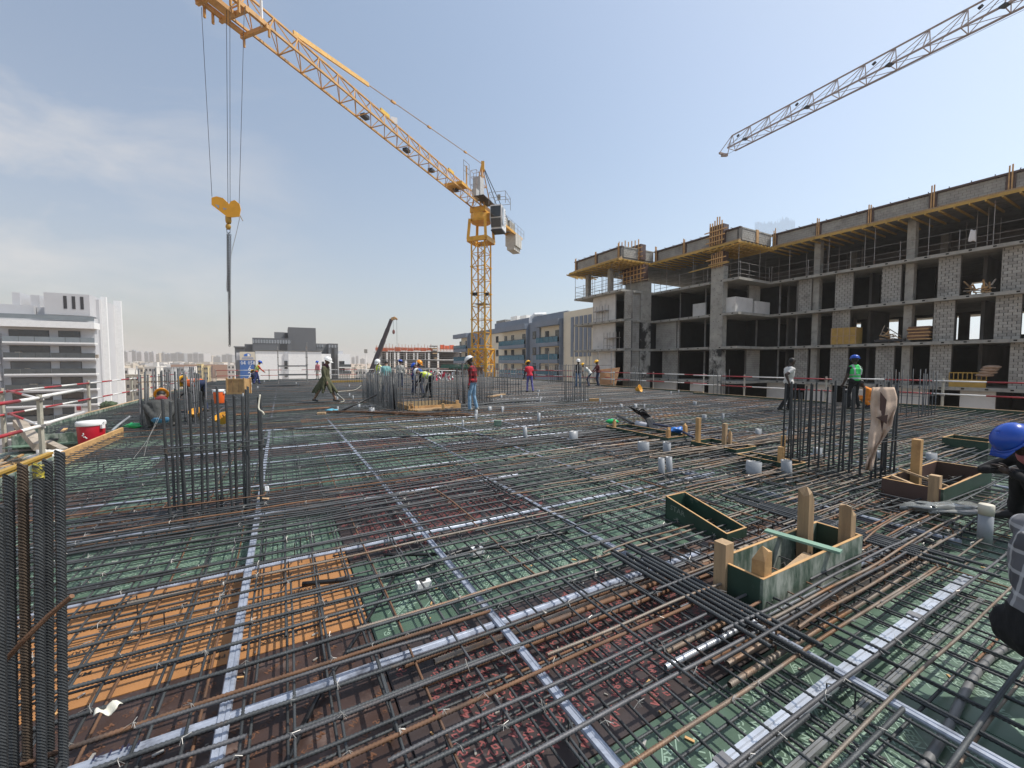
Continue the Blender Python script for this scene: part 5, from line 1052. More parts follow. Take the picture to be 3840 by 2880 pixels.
# ================================================================ dark grey building with white podium and the phone-number sign
dg, dg2 = mat('dark_grey_cladding', (.105, .108, .115), .7, 0, .06, .4), mat('mid_grey_cladding', (.17, .175, .18), .7, 0, .06, .4)
DB = thing('office_building', 'dark grey stepped building rising behind a white podium with a billboard', 'building', ab(160, 2, ZG)); aD = 153.0
def db(name, m, u0, u1, v0, v1, da, dep=12, zb=None):
    a = aD + da; b0, zt_ = ona(u0, v0, a); b1_, zz = ona(u1, v1, a); return fbox(DB, name, m, a, a + dep, b0, b1_, zz if zb is None else zb, zt_)
db('podium', white_p, 957, 1208, 1316, 1420, 0, 8, ZG); db('podium', white_p, 1206, 1243, 1327, 1420, 2, 8, ZG); db('podium_coping', concrete, 953, 1210, 1313, 1317, -.3, 8)
db('podium_return', greyw, 1066, 1084, 1322, 1420, -.4, 1, ZG); db('tower', dg, 1080, 1186, 1226.5, 1322, 9, 14, ZG); db('tower', dg, 946, 1095, 1266, 1322, 7, 14, ZG); db('tower', dg, 917, 950, 1290, 1322, 10, 14, ZG); db('tower', dg2, 1028, 1067, 1245, 1270, 14, 6); db('tower', dg, 1066, 1082, 1247, 1270, 16, 6)
db('tower', dg2, 1186, 1236, 1288, 1330, 12, 10, ZG); db('tower', dg, 1232, 1270, 1288, 1420, 6, 10, ZG); db('roof_slab', dg2, 876, 920, 1298, 1303, 9, 8); db('low_wall', dg2, 880, 920, 1300, 1325, 10, 8, ZG); db('recess', mat('recess_dark', (.02, .02, .022), .6), 1050, 1078, 1290, 1317, 6.8, .2); db('recess', MATS['recess_dark'], 1244, 1256, 1306, 1400, 5.8, .2)
db('annex', white_p, 1268, 1315, 1327, 1420, 4, 8, ZG); db('annex', greyw, 1268, 1286, 1316, 1330, 6, 6)
for v in (1366, 1392): s = db('balcony', white_p, 1270, 1318, v + 10, v + 13, 2.4, 1.6); db('balcony_glass', MATS['balcony_glass_dark'], 1271, 1317, v, v + 10, 2.4, .05); db('window', glass, 1272, 1292, v - 12, v + 9, 3.9, .1)
for u0, u1, v0, v1 in ((1066, 1079, 1353, 1383), (1067, 1080, 1404, 1412), (1201, 1216, 1356, 1375)): db('window', glass, u0, u1, v0, v1, -.55 if u0 < 1100 else 1.9, .1)
pat = mat('fret_panel', (.42, .44, .46), .6)
def fret(u0, u1, v0, v1, da, n):
    m = MB(); a = aD + da - .08
    for k in range(n):
        c, _ = ona(u0 + (u1 - u0) * (k + .5) / n, v0, a); h0, h1 = ona(u0, v1, a)[1], ona(u0, v0, a)[1]; s = (u1 - u0) / n * .045; hm = (h0 + h1) / 2; q = k % 3
        if q == 0: m.abx(a, a + .05, c - .12, c + .12, h0, h1)
        elif q == 1: m.beam(ab(a, c - s, h0), ab(a, c + s, hm), .15, .05); m.beam(ab(a, c + s, hm), ab(a, c - s, h1), .15, .05)
        else: m.beam(ab(a, c + s, h0), ab(a, c - s, hm), .15, .05); m.beam(ab(a, c - s, hm), ab(a, c + s, h1), .15, .05)
    m.build('fret_pattern', pat, DB)
fret(948, 1092, 1273, 1286, 7, 42); fret(1188, 1212, 1293, 1302, 12, 7); fret(1233, 1268, 1293, 1303, 6, 9)
BS = thing('billboard', 'blue and beige billboard on the podium showing a house logo over 04 058', 'billboard', ab(aD - .6, -9, ZG)); aS = aD - .9
def sg(name, m, u0, u1, v0, v1, da=0., dep=.3, parent=None): b0, zt_ = ona(u0, v0, aS + da); b1_, zz = ona(u1, v1, aS + da); return fbox(parent or BS, name, m, aS + da, aS + da + dep, b0, b1_, zz, zt_)
blue_s, beige_s = mat('sign_blue', (.03, .11, .33), .5, 0, .04, 1), mat('sign_beige', (.58, .52, .41), .6, 0, .04, 1)
sg('side_wall', greyw, 886, 899, 1322, 1350, .6, 5); sg('blue_board', blue_s, 899, 957, 1351, 1500); sg('beige_board', beige_s, 899, 957, 1319, 1350.5)
def quad(m, pts): return [ab(aS - .06, *ona(u, v, aS - .06)) for u, v in pts]
x = MB(); x.prism(quad(0, [(915, 1336), (915, 1329), (928, 1324.5), (928, 1336)]), AX * .04); x.build('house_logo', mat('logo_blue', (.02, .13, .5), .5), BS); x = MB(); x.prism(quad(0, [(928.3, 1336), (928.3, 1325), (936, 1330), (936, 1336)]), AX * .04); x.build('house_logo', white_p, BS)
x = MB(); x.prism(quad(0, [(928, 1324.4), (928, 1323.2), (940, 1329), (940, 1337), (938.6, 1337), (938.6, 1330)]), AX * .04); x.build('house_logo', MATS['logo_blue'], BS)
x = MB(); 
for k in range(9): b0, z0 = ona(908 + 4.5 * k, 1342.5, aS - .05); x.abx(aS - .05, aS - .02, b0, b0 + .22 + .1 * (k % 3), z0, z0 + .13); b0, z0 = ona(906 + 5 * k, 1346.5, aS - .05); x.abx(aS - .05, aS - .02, b0, b0 + .3, z0, z0 + .1)
x.build('fine_lettering', MATS['logo_blue'], BS)
def letters(txt, u, v, size, parent=BS):
    vs, fs = text_mesh(txt, size, 0); b0, z0 = ona(u, v, aS - .07); x = MB(); x.add([ab(aS - .07, b0 + q.x * .78, z0 + q.y) for q in vs], fs); x.build('lettering', white_p, parent)
letters('04', 902, 1368, 1.75); letters('058', 929, 1368, 1.75); letters('6', 930, 1392, 2.6); letters('2', 930, 1416, 2.6)
# ================================================================ unfinished block with orange netting, mobile crane, far things
UB = thing('concrete_building', 'far unfinished frame building topped with bright orange safety netting', 'building', ab(130, 26, ZG)); aU = 132.0
org = mat('orange_net', (.75, .13, .05), .8, 0, .15, .6)
def ub(name, m, u0, u1, v0, v1, da=0., dep=10, p=None): b0, zt_ = ona(u0, v0, aU + da); b1_, zz = ona(u1, v1, aU + da); return fbox(p or UB, name, m, aU + da, aU + da + dep, b0, b1_, zz, zt_)
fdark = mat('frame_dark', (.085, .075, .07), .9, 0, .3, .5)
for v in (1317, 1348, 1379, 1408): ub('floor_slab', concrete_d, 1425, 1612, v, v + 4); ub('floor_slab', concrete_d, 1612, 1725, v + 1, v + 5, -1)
rr = random.Random(12)
for v0, v1 in ((1321, 1348), (1352, 1379), (1383, 1410)):
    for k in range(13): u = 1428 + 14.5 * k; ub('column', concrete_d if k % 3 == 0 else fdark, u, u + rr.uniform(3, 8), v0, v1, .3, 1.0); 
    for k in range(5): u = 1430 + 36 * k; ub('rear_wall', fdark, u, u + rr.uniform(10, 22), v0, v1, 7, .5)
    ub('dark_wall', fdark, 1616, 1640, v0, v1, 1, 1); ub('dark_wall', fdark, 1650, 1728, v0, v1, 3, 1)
    m = MB()
    for k in range(40): b0, z0 = ona(1430 + 4.6 * k, v1, aU); z1 = ona(1430, v0, aU)[1]; m.tube(ab(aU - .2 + (k % 3), b0, z0), ab(aU - .2 + (k % 3), b0, z1), .06, 4)
    for k in range(3): b0, z0 = ona(1430, v0 + 7 * k + 4, aU); b1_, _ = ona(1720, v0, aU); m.tube(ab(aU - .3, b0, z0), ab(aU - .3, b1_, z0), .05, 4)
    tag(m.build('scaffold_props', scaff, UB), kind='stuff')
for k in range(9): ub('safety_net', org, 1408 + 24 * k, 1431 + 24 * k, 1303 + (k % 3), 1315 + (k % 2) * 2, -1.2, .15)
for k in range(4): ub('safety_net', org, 1650 + 18 * k, 1667 + 18 * k, 1293 + (k * 3) % 5, 1311, -1.2, .15)
x = MB()
for k in range(26): b0, z0 = ona(1412 + 12 * k, 1318, aU - 1.3); x.tube(ab(aU - 1.3, b0, z0), ab(aU - 1.3, b0, z0 + 2.2 + rr.uniform(-.4, .5)), .07, 4)
for k in range(3): b0, z0 = ona(1410, 1301 + 5 * k, aU - 1.3); b1_, _ = ona(1722, 1300, aU - 1.3); x.tube(ab(aU - 1.3, b0, z0), ab(aU - 1.3, b1_, z0), .05, 4)
x.build('edge_scaffold', mat('scaff_rust', (.4, .16, .08), .7), UB)
for k in range(6): ub('stair_form', timber if k % 2 else fdark, 1614 + 3 * k, 1640, 1296 + 9 * k, 1300 + 9 * k, -1.5, 1)
MC = thing('mobile_crane', 'mobile crane with a dark telescopic boom raised at a slant', 'mobile crane', D(1385, 1480, 95)); cb = MC.location
boom = mat('boom_paint', (.045, .036, .046), .5); p, q = D(1383, 1420, 95), D(1468, 1197, 95)
for i, (s0, s1, w_) in enumerate(((0, .42, 1.0), (.4, .66, .88), (.64, .84, .76), (.82, 1, .65))): m = MB(); m.beam(p.lerp(q, s0), p.lerp(q, s1), w_, w_); m.build('boom_section', boom, MC)
m = MB(); m.beam(q, q + Vector((.9, 0, .3)), .7, .6); m.beam(q + Vector((.9, 0, .3)), q + Vector((1.3, 0, -.1)), .4, .4); m.build('boom_head', timber_new, MC)
for dx in (.4, 1.2): m = MB(); m.tube(q + Vector((dx, 0, 0)), q + Vector((dx, 0, -2.6 if dx < 1 else -11)), .03, 4); m.build('hoist_rope', dark_metal, MC)
m = MB(); m.ball(q + Vector((.45, 0, -2.9)), .45, 8, 6, (.7, .5, 1.2)); m.build('hook_block', mat('hook_red', (.2, .07, .06), .5), MC)
zg = gz(p.x, p.y); m = MB(); m.box((p.x + 1, p.y, zg + 1.6), (11, 2.7, 1.4)); m.box((p.x + 4, p.y, zg + 3.2), (2.4, 2.6, 1.8)); m.build('carrier', mat('crane_grey', (.3, .3, .3), .5), MC); m = MB(); m.beam((p.x - 1, p.y, zg + 2.2), p, 1.3, 1.3); m.build('boom_base', boom, MC)
for k in range(4): m = MB(); m.lathe([(.6, -.2), (.6, .2)], (p.x - 3.4 + 2.8 * k, p.y - 1.3, zg + .6), 14, 0, (1, 1), Matrix.Rotation(math.pi / 2, 3, 'X')); m.build('wheel', black, MC)
# far towers in the haze
pal = [mat('tower_a', (.42, .42, .43), .8), mat('tower_b', (.33, .345, .37), .8), mat('tower_c', (.46, .40, .31), .8), mat('tower_d', (.26, .28, .30), .8)]
def tower(label, u0, u1, v0, y, m, fl, mat2=glass, grp=None):
    p, q = D(u0, 1362, y), D(u1, 1362, y); zt_ = D(u0, v0, y).z; zb = -2.0; w_ = q.x - p.x
    t = thing('apartment_tower', label, 'tower block', ((p.x + q.x) / 2, y, zb), 0, grp); L_ = worldloc(t); b = MB(); b.bx(p.x, q.x, y, y + w_ * .6, zb - 14, zt_); b.build('wall', m, t)
    b = MB(); n = max(int((zt_ - zb) / 3.4), 2)
    for k in range(n):
        z = zb + (zt_ - zb) * (k + .3) / n
        for j in range(max(int(w_ / 14), 1)): x0 = p.x + w_ * (j + .12) / max(int(w_ / 14), 1); b.bx(x0, x0 + w_ / max(int(w_ / 14), 1) * .76, y - .3, y - .01, z, z + (zt_ - zb) / n * .5)
    b.build('window_bands', mat2, t); b = MB(); b.bx(p.x + w_ * .3, p.x + w_ * .6, y + 4, y + 12, zt_ + .02, zt_ + 3.5); b.build('roof_house', m, t)
TL = [(434, 446, 1322, 1150, 1, 'narrow hazy grey tower just clear of the white apartment building'), (452, 480, 1319, 1200, 0, 'pale hazy tower, second beyond the white apartment building'), (482, 512, 1316, 1240, 1, 'tall hazy grey tower with a stepped top in the far skyline'), (513, 532, 1321, 1180, 0, 'hazy white tower with bright balconies in the far skyline'), (534, 558, 1322, 1260, 1, 'hazy grey tower between two pale ones in the far skyline'), (560, 578, 1321, 1200, 0, 'slim pale tower with vertical stripes in the far skyline'), (586, 599, 1328, 1150, 2, 'hazy tan tower in the far skyline'), (600, 616, 1323, 1300, 3, 'hazy dark tower right of the tan one in the far skyline'), (616, 640, 1328, 1240, 1, 'hazy pale blue tower in the far skyline'), (640, 692, 1325, 1200, 3, 'broad hazy grey slab block with banded floors'), (703, 765, 1326, 1180, 0, 'broad hazy white slab block under the hanging chain'), (768, 796, 1334, 1500, 2, 'faint beige tower in the haze beside the chain'), (800, 828, 1337, 1400, 3, 'faint grey low tower in the haze before the billboard'), (832, 872, 1330, 1350, 3, 'faint grey blocks in the haze next to the billboard'),
      (1318, 1330, 1340, 1500, 1, 'faint tower in the haze right of the podium'), (1334, 1344, 1336, 1700, 1, 'faint slim tower in the haze behind the floodlight mast'), (1350, 1368, 1346, 1600, 3, 'faint low tower in the haze by the mobile crane boom')]
for u0, u1, v0, y, c, lb in TL: tower(lb, u0, u1, v0, y, pal[c], 8)
# villas, wall and trees on the flat ground
def villa(label, u0, u1, v0, y, m, n=3, h2=0., grp=None):
    p, q = D(u0, 1362, y), D(u1, 1362, y); zt_ = D(u0, v0, y).z; zb = gz(p.x, p.y); w_ = q.x - p.x; t = thing('villa', label, 'house', ((p.x + q.x) / 2, y, zb), 0, grp)
    b = MB(); b.bx(p.x, q.x, y, y + w_ * .7, zb - .5, zt_); b.build('wall', m, t); b = MB(); b.bx(p.x - .2, q.x + .2, y - .2, y + w_ * .7, zt_ + .01, zt_ + .35); b.build('parapet', m, t); hh = (zt_ - zb)
    for r in range(max(int(hh / 3.6), 1)):
        for k in range(n): x = p.x + w_ * (k + .5) / n; b = MB(); b.bx(x - .6, x + .6, y - .08, y - .01, zt_ - 2.4 - 3.5 * r, zt_ - .9 - 3.5 * r); b.build('window', glass, t)
    if h2: b = MB(); b.bx(p.x + w_ * .55, p.x + w_ * .85, y + 2, y + w_ * .5, zt_ + .36, zt_ + h2); b.build('roof_room', m, t)
wv, tv, yv, gv_ = mat('villa_white', (.66, .64, .6), .8, 0, .05, .3), mat('villa_tan', (.5, .44, .35), .8, 0, .05, .3), mat('villa_yellow', (.62, .5, .25), .8, 0, .05, .3), mat('villa_grey', (.36, .37, .38), .8, 0, .05, .3)
for a in ((442, 480, 1383, 210, wv, 2, 0, 'white villa with small dark windows beside the tall fins'), (484, 508, 1390, 250, wv, 2, 3, 'small white villa with a roof room behind the column bars'), (512, 535, 1380, 260, tv, 2, 2, 'beige villa behind the tall starter bars'), (540, 585, 1377, 240, wv, 3, 3, 'long white villa behind the tall starter bars'), (590, 640, 1381, 270, gv_, 3, 0, 'low grey villa behind the orange vest'), (645, 690, 1378, 300, gv_, 3, 0, 'grey and white villa before the desert slope'), (692, 728, 1376, 310, wv, 3, 0, 'white villa with a garage front before the desert slope'), (738, 755, 1366, 290, yv, 2, 0, 'yellow villa tower with two windows'), (756, 778, 1373, 292, yv, 3, 0, 'yellow villa with three arched windows'), (852, 880, 1369, 300, wv, 2, 0, 'white villa just before the billboard'), (1330, 1372, 1388, 240, wv, 3, 0, 'white villa seen over the far starter bars'), (450, 520, 1407, 190, tv, 4, 0, 'long low beige villa wall behind the red rails')): villa(a[7], *a[:5], a[5], a[6])
t = thing('boundary_wall', 'reddish boundary wall along the desert slope', 'wall', D(760, 1370, 420)); p, q = D(640, 1372, 420), D(870, 1372, 420); m = MB(); m.bx(p.x, q.x, 420, 421, -14, D(640, 1367, 420).z); m.build('wall', mat('red_sand_wall', (.45, .25, .16), .9), t)
leaf = mat('far_leaf', (.05, .075, .035), .8, 0, .4, .4)
rr = random.Random(31)
for k in range(46):
    u, y = rr.choice([rr.uniform(432, 870), rr.uniform(432, 640), rr.uniform(1325, 1400)]), rr.uniform(330, 900); p = D(u, 1362, y); p.z = gz(p.x, p.y); t = thing('tree', 'small dark tree among the hazy villas', 'tree', p, 0, 'trees among the far villas'); h = rr.uniform(4, 8); m = MB(); m.tube(p, p + Vector((0, 0, h * .5)), .25, 5, 0, .15); m.build('trunk', timber_old, t); m = MB()
    for j in range(40): e = Vector((rr.gauss(0, 1), rr.gauss(0, 1), rr.gauss(0, .6))) * h * .28; c = p + Vector((0, 0, h * .7)) + e; s = h * .09; n_ = Vector((rr.uniform(-1, 1), rr.uniform(-1, 1), rr.uniform(-1, 1))) * s; o_ = n_.cross(Vector((.3, .5, 1))) * 1.2; m.add([c - n_, c + o_, c + n_, c - o_], [(0, 1, 2, 3)])
    m.build('crown', leaf, t)
for k in range(90):
    u, y = rr.uniform(430, 880), rr.uniform(520, 1050); p = D(u, 1362, y); p.z = gz(p.x, p.y); w_ = rr.uniform(8, 22); x = MB(); x.bx(p.x - w_ / 2, p.x + w_ / 2, y, y + 10, p.z - 1, p.z + rr.uniform(4, 7)); tag(x.build('far_house', rr.choice([wv, tv, tv, gv_])), 'tiny low house in the hazy settlement', 'house', 'low houses of the hazy settlement')
t = thing('floodlight_mast', 'slim pale floodlight mast in the haze beside the boom', 'light mast', D(1373, 1400, 230)); p = D(1373, 1430, 230); m = MB(); m.tube(p, D(1372, 1322, 230), .35, 6, 0, .2); m.build('pole', white_p, t); m = MB(); m.box(D(1372, 1317, 230), (1.8, .4, 2.2)); m.build('lamp_head', concrete, t)
t = thing('hoarding_board', 'white site hoarding board with small printed marks below the rail', 'hoarding', D(308, 1545, 60)); x = MB(); x.prism([D(280, 1560, 60), D(332, 1545, 60), D(332, 1508, 60), D(280, 1522, 60)], (0, .15, 0)); x.build('board', white_p, t); x = MB(); x.box(D(295, 1531, 59.9), (.6, .05, .6)); x.build('red_mark', ral_red, t); x = MB(); x.box(D(318, 1526, 59.9), (.9, .05, .35)); x.build('grey_marks', concrete, t)
for k in range(7): c = D(392 + 9 * (k % 4), 1527, 64); blob('shrub', 'dark shrub by the white building corner beyond the deck edge', 'shrub', c + Vector((0, 0, -.2 * k % .5)), .55, (1, 1, .9), leaf, k, .9)['group'] = 'shrubs by the white building corner'
# ================================================================ tower crane
TC = thing('tower_crane', 'yellow tower crane with its jib reaching overhead and a hook block', 'tower crane', (-4.0, 48, ZG))
mc = Vector((-3.55, 48, 0)); J0 = Vector((-3.6, 48, 0)); jd = Vector((-10.2, -26.6, 0)).normalized(); js = Vector((-jd.y, jd.x, 0))   # js: to the jib's side
mr_ = Matrix.Rotation(R(-22), 3, 'Z'); hw = .82
def mc4(z, h=hw): return [mc + mr_ @ Vector((x * h, y * h, 0)) + Vector((0, 0, z)) for x, y in ((-1, -1), (1, -1), (1, 1), (-1, 1))]
zb = ZG; sec = 3.0; ztop = 15.8; ns = int((ztop - zb) / sec)
for k in range(ns):
    z0 = ztop - sec * (k + 1); z1 = z0 + sec; lo, hi, mid = mc4(z0), mc4(z1), mc4((z0 + z1) / 2); m = MB()
    for i in range(4):
        j = (i + 1) % 4; m.beam(lo[i], hi[i], .17, .17); m.beam(lo[i], lo[j], .07, .07); m.beam(mid[i], mid[j], .06, .06)
        m.beam(lo[i], mid[j], .075, .075); m.beam(mid[j], hi[i], .075, .075)
    for i in range(4): m.box(hi[i] - Vector((0, 0, .02)), (.26, .26, .12), mr_)
    o = m.build('mast_section', crane_y, TC)
    if z0 > -4:
        l = MB(); c = mc + mr_ @ Vector((.25, .1, 0))
        for s in (-.22, .22): l.tube(c + Vector((s, 0, z0)), c + Vector((s, 0, z1 - .01)), .025, 4)
        for q in range(9): l.tube(c + Vector((-.22, 0, z0 + .33 * q)), c + Vector((.22, 0, z0 + .33 * q)), .018, 4)
        l.build('ladder', scaff, o)
for z in (8.6, 5.4): m = MB(); m.box(mc + Vector((.1, 0, z)), (1.5, 1.5, .05), mr_); m.build('rest_platform', scaff, TC)
for du in (-.65, .65): m = MB(); c = mc + Vector((du, -1.0, 9.6)); m.box(c, (.55, .25, .32), Matrix.Rotation(.5, 3, 'X')); m.build('floodlight', dark_metal, TC)
# outer climbing frame at the foot of the visible mast
m = MB(); lo, hi = mc4(-.2, 1.12), mc4(3.4, 1.12); mm_ = mc4(1.6, 1.12)
for i in range(4): j = (i + 1) % 4; m.beam(lo[i], hi[i], .2, .2); m.beam(hi[i], hi[j], .16, .16); m.beam(mm_[i], mm_[j], .1, .1); m.beam(lo[i], mm_[j], .1, .1); m.beam(mm_[j], hi[i], .1, .1); m.beam(mm_[i], hi[j], .1, .1)
m.build('climbing_collar', crane_y, TC)
# slewing head
m = MB(); a_, b_ = mc4(ztop, 1.12), mc4(ztop + .5, 1.15)
for i in range(4): j = (i + 1) % 4; m.beam(a_[i], a_[j], .3, .5); m.beam(a_[i], mc4(ztop + 2.3, .95)[i], .3, .3)
m.build('support_collar', crane_y, TC)
m = MB(); m.lathe([(1.12, ztop + 2.0), (1.2, ztop + 2.2), (1.2, ztop + 2.9), (1.05, ztop + 3.0)], mc, 14); m.build('turntable', crane_y, TC)
m = MB(); c = mc + Vector((0, 0, ztop + 3.3)); m.box(c, (1.9, 1.9, .6), Matrix.Rotation(math.atan2(jd.y, jd.x), 3, 'Z')); m.build('slewing_base', crane_y, TC)
zj = 19.3                                                     # bottom chord level
hj, wj = 1.25, .62
def jp(s, o, z): return mc + jd * s + js * o + Vector((0, 0, z))
nsec = 27; step = 1.55
for g in range(9):                                             # jib sections of three panels
    m = MB(); s0 = .8 + g * 3 * step; s1 = s0 + 3 * step
    for o in (-wj, wj): m.beam(jp(s0, o, zj), jp(s1, o, zj), .105, .12)
    m.beam(jp(s0, 0, zj + hj), jp(s1, 0, zj + hj), .1, .1)
    for q in range(3):
        x0 = s0 + q * step; x1 = x0 + step; xm = (x0 + x1) / 2
        for o in (-wj, wj): m.beam(jp(x0, o, zj), jp(xm, 0, zj + hj), .05); m.beam(jp(xm, 0, zj + hj), jp(x1, o, zj), .05)
        m.beam(jp(x0, -wj, zj), jp(x0, wj, zj), .05); m.beam(jp(x0, -wj, zj), jp(x1, wj, zj), .04)
        m.beam(jp(xm, 0, zj + hj), jp(xm, 0, zj + hj - .2), .04)
    m.build('jib_section', crane_o, TC)
for s in (5.6, 10.2, 14.0, 19.0): m = MB(); c = jp(s, -.2, zj + .1); m.box(c, (.55, .4, .22), Matrix.Rotation(math.atan2(jd.y, jd.x), 3, 'Z')); m.build('floodlight', dark_metal, TC)
for s, (nm_) in ((17.0, 'a'), (6.9, 'b')): m = MB(); c = jp(s, 0, zj + hj + .14); m.beam(c - jd * .5, c + jd * .5, .12, .26); m.build('name_plate', mat('plate_y', (.7, .45, .06), .5), TC); 
m = MB(); m.box(jp(15.9, 0, zj + hj + .2), (.5, .06, .5), Matrix.Rotation(.4, 3, 'Z')); m.build('white_plate', white_p, TC)
# trolley winch platform on the jib with its cage
m = MB(); m.box(jp(5.9, 0, zj + .35), (1.3, 2.0, .3), Matrix.Rotation(math.atan2(jd.y, jd.x), 3, 'Z')); m.build('winch_deck', crane_y, TC)
m = MB(); P = [jp(5.3, 1.2, zj + .5), jp(6.5, 1.2, zj + .5)]
for p in P: m.tube(p, p + Vector((0, 0, 2.0)), .03, 5)
for z in (1.0, 1.5, 2.0): m.tube(P[0] + Vector((0, 0, z)), P[1] + Vector((0, 0, z)), .025, 5)
m.build('winch_cage', scaff, TC)
for s in (3.5, 3.62): m = MB(); m.tube(jp(s, 0, zj + hj), jp(s, 0, zj + hj + 2.1), .06, 5); m.build('guide_post', crane_o, TC)
m = MB(); c = [jp(1.55 + x, y, zj + hj - .2) for x, y in ((-.35, -.35), (.35, -.35), (.35, .35), (-.35, .35))]
for i in range(4):
    m.tube(c[i], c[i] + Vector((0, 0, 2.6)), .03, 5)
    for z in (1.1, 1.9, 2.6): m.tube(c[i] + Vector((0, 0, z)), c[(i + 1) % 4] + Vector((0, 0, z)), .025, 5)
m.build('safety_cage', crane_d, TC)
apex = mc - jd * .3 + Vector((0, 0, 24.6)); m = MB()
foot = [jp(x, y, zj + .2) for x, y in ((.8, -.75), (.8, .75), (-1.2, -.75), (-1.2, .75))]
for p in foot: m.beam(p, apex, .11)
for s in (.25, .5, .72):
    q = [p.lerp(apex, s) for p in foot]
    for i, j in ((0, 1), (1, 3), (3, 2), (2, 0), (0, 3)): m.beam(q[i], q[j], .05)
m.build('apex_tower', crane_o, TC)
m = MB(); m.box(apex + Vector((.1, 0, -.3)), (.35, .5, 1.0)); m.build('apex_head', crane_y, TC)
fj = jp(25.5, 0, zj + hj + .1)
m = MB(); m.beam(apex, fj.lerp(apex, .22), .06); m.build('tie_bar', crane_d, TC)
for s in (.15, .42, .62): c = apex.lerp(fj, s); m = MB(); m.beam(c, apex.lerp(fj, s + .02), .16, .14); m.build('tie_coupling', crane_o, TC)
m = MB(); m.beam(apex.lerp(fj, .74), apex.lerp(fj, .985), .1, .26); m.build('tie_plate', mat('tie_plate_m', (.72, .43, .12), .5), TC)
# counter jib behind the mast
cj = -jd; m = MB()
for o in (-.6, .6): m.beam(mc + js * o + Vector((0, 0, zj)), mc + cj * 12.2 + js * o + Vector((0, 0, zj)), .22, .3)
for k in range(9): m.beam(mc + cj * (1.2 + 1.3 * k) - js * .6 + Vector((0, 0, zj)), mc + cj * (1.2 + 1.3 * k) + js * .6 + Vector((0, 0, zj)), .1)
m.build('counter_jib', crane_y, TC)
for k in range(4): m = MB(); c = mc + cj * (9.6 + .62 * k) + Vector((0, 0, zj - .75)); rot = Matrix.Rotation(math.atan2(jd.y, jd.x), 3, 'Z'); m.box(c, (.5, 1.5, 1.6), rot); m.box(c + Vector((0, 0, -1.05)), (.5, 1.05, .6), rot); m.build('counterweight', mat('counterweight_m', (.52, .5, .45), .8), TC)
for k, (s, h, l) in enumerate(((6.2, 1.0, 1.2), (8.6, 1.1, 1.9))): m = MB(); m.box(mc + cj * s + Vector((0, 0, zj + .15 + h / 2)), (l, 1.1, h), rot); m.build('machinery_box', concrete, TC)
m = MB()
for o in (-.85, .85):
    for h in (.6, 1.15): m.tube(mc + cj * 2.5 + js * o + Vector((0, 0, zj + h)), mc + cj * 12.4 + js * o + Vector((0, 0, zj + h)), .025, 4)
    for k in range(9): p = mc + cj * (2.5 + 1.24 * k) + js * o + Vector((0, 0, zj)); m.tube(p, p + Vector((0, 0, 1.15)), .025, 4)
m.build('walkway_rail', scaff, TC)
for o in (-.5, .5): m = MB(); m.tube(apex, mc + cj * 8.8 + js * o + Vector((0, 0, zj + .3)), .045, 5); m.build('counter_tie', dark_metal, TC)
m = MB(); m.box(mc + Vector((-.2, -1.1, 21.2)), (.95, .9, 2.3), rot); m.box(mc + jd * .9 + Vector((-.1, -1.1, 20.3)), (.8, .5, .9), rot); m.build('control_cabinet', mat('cabinet', (.42, .42, .41), .6), TC)
m = MB(); m.box(mc + Vector((.5, -1.1, 19.9)), (3.2, 1.2, .08), rot)
m.build('side_platform', dark_metal, TC)
# cab
cc = mc + Vector((2.0, -.6, 18.15)); cr_ = Matrix.Rotation(R(-14), 3, 'Z')
cab = MB(); prof = [(-.75, -1.35), (.75, -1.35), (.85, -.2), (.75, 1.2), (-.8, 1.2), (-.9, -.2)]
front, back = [cc + cr_ @ Vector((x * .82, -.95 + (.25 if z < -1 else 0), z)) for x, z in prof], None
cab.prism(front, cr_ @ Vector((0, 1.75, 0))); cabo = cab.build('cab', white_p, TC)
for z0, z1 in ((-.12, 1.05), (-1.2, -.25)):
    m = MB(); y = -.97; m.prism([cc + cr_ @ Vector((x, y + (.2 if z < -1 else .03 * (z < 0)), z)) for x, z in ((-.6, z0), (.52, z0), (.54, z1), (-.6, z1))], cr_ @ Vector((0, -.03, 0))); m.build('window', glass, cabo)
m = MB(); m.prism([cc + cr_ @ Vector((.705, y, z)) for y, z in ((-.8, -.9), (-.2, -1.0), (-.2, 1.0), (-.8, 1.0))], cr_ @ Vector((.03, 0, 0))); m.build('window', mat('cab_side_glass', (.35, .38, .4), .1), cabo)
m = MB(); m.box(cc + Vector((0, 0, -1.5)), (1.3, 1.6, .12), cr_); m.build('cab_floor', dark_metal, cabo)
m = MB()
for k in range(7): m.box(cc + cr_ @ Vector((.73, .35, .8 - .27 * k)), (.02, .22, .13), cr_)
m.build('side_marks', scaff, cabo)
m = MB(); q = [cc + cr_ @ Vector((x, y, 1.25)) for x, y in ((-.8, -1), (1.1, -1), (1.1, 1.3), (-.8, 1.3))]
for i in range(4):
    m.tube(q[i], q[i] + Vector((0, 0, 1.3)), .03, 5)
    for h in (.7, 1.3): m.tube(q[i] + Vector((0, 0, h)), q[(i + 1) % 4] + Vector((0, 0, h)), .025, 5)
m.build('roof_rail', scaff, cabo); m = MB(); m.box(cc + Vector((.1, -.9, 2.0)), (.35, .25, .5)); m.build('floodlight', concrete, cabo)
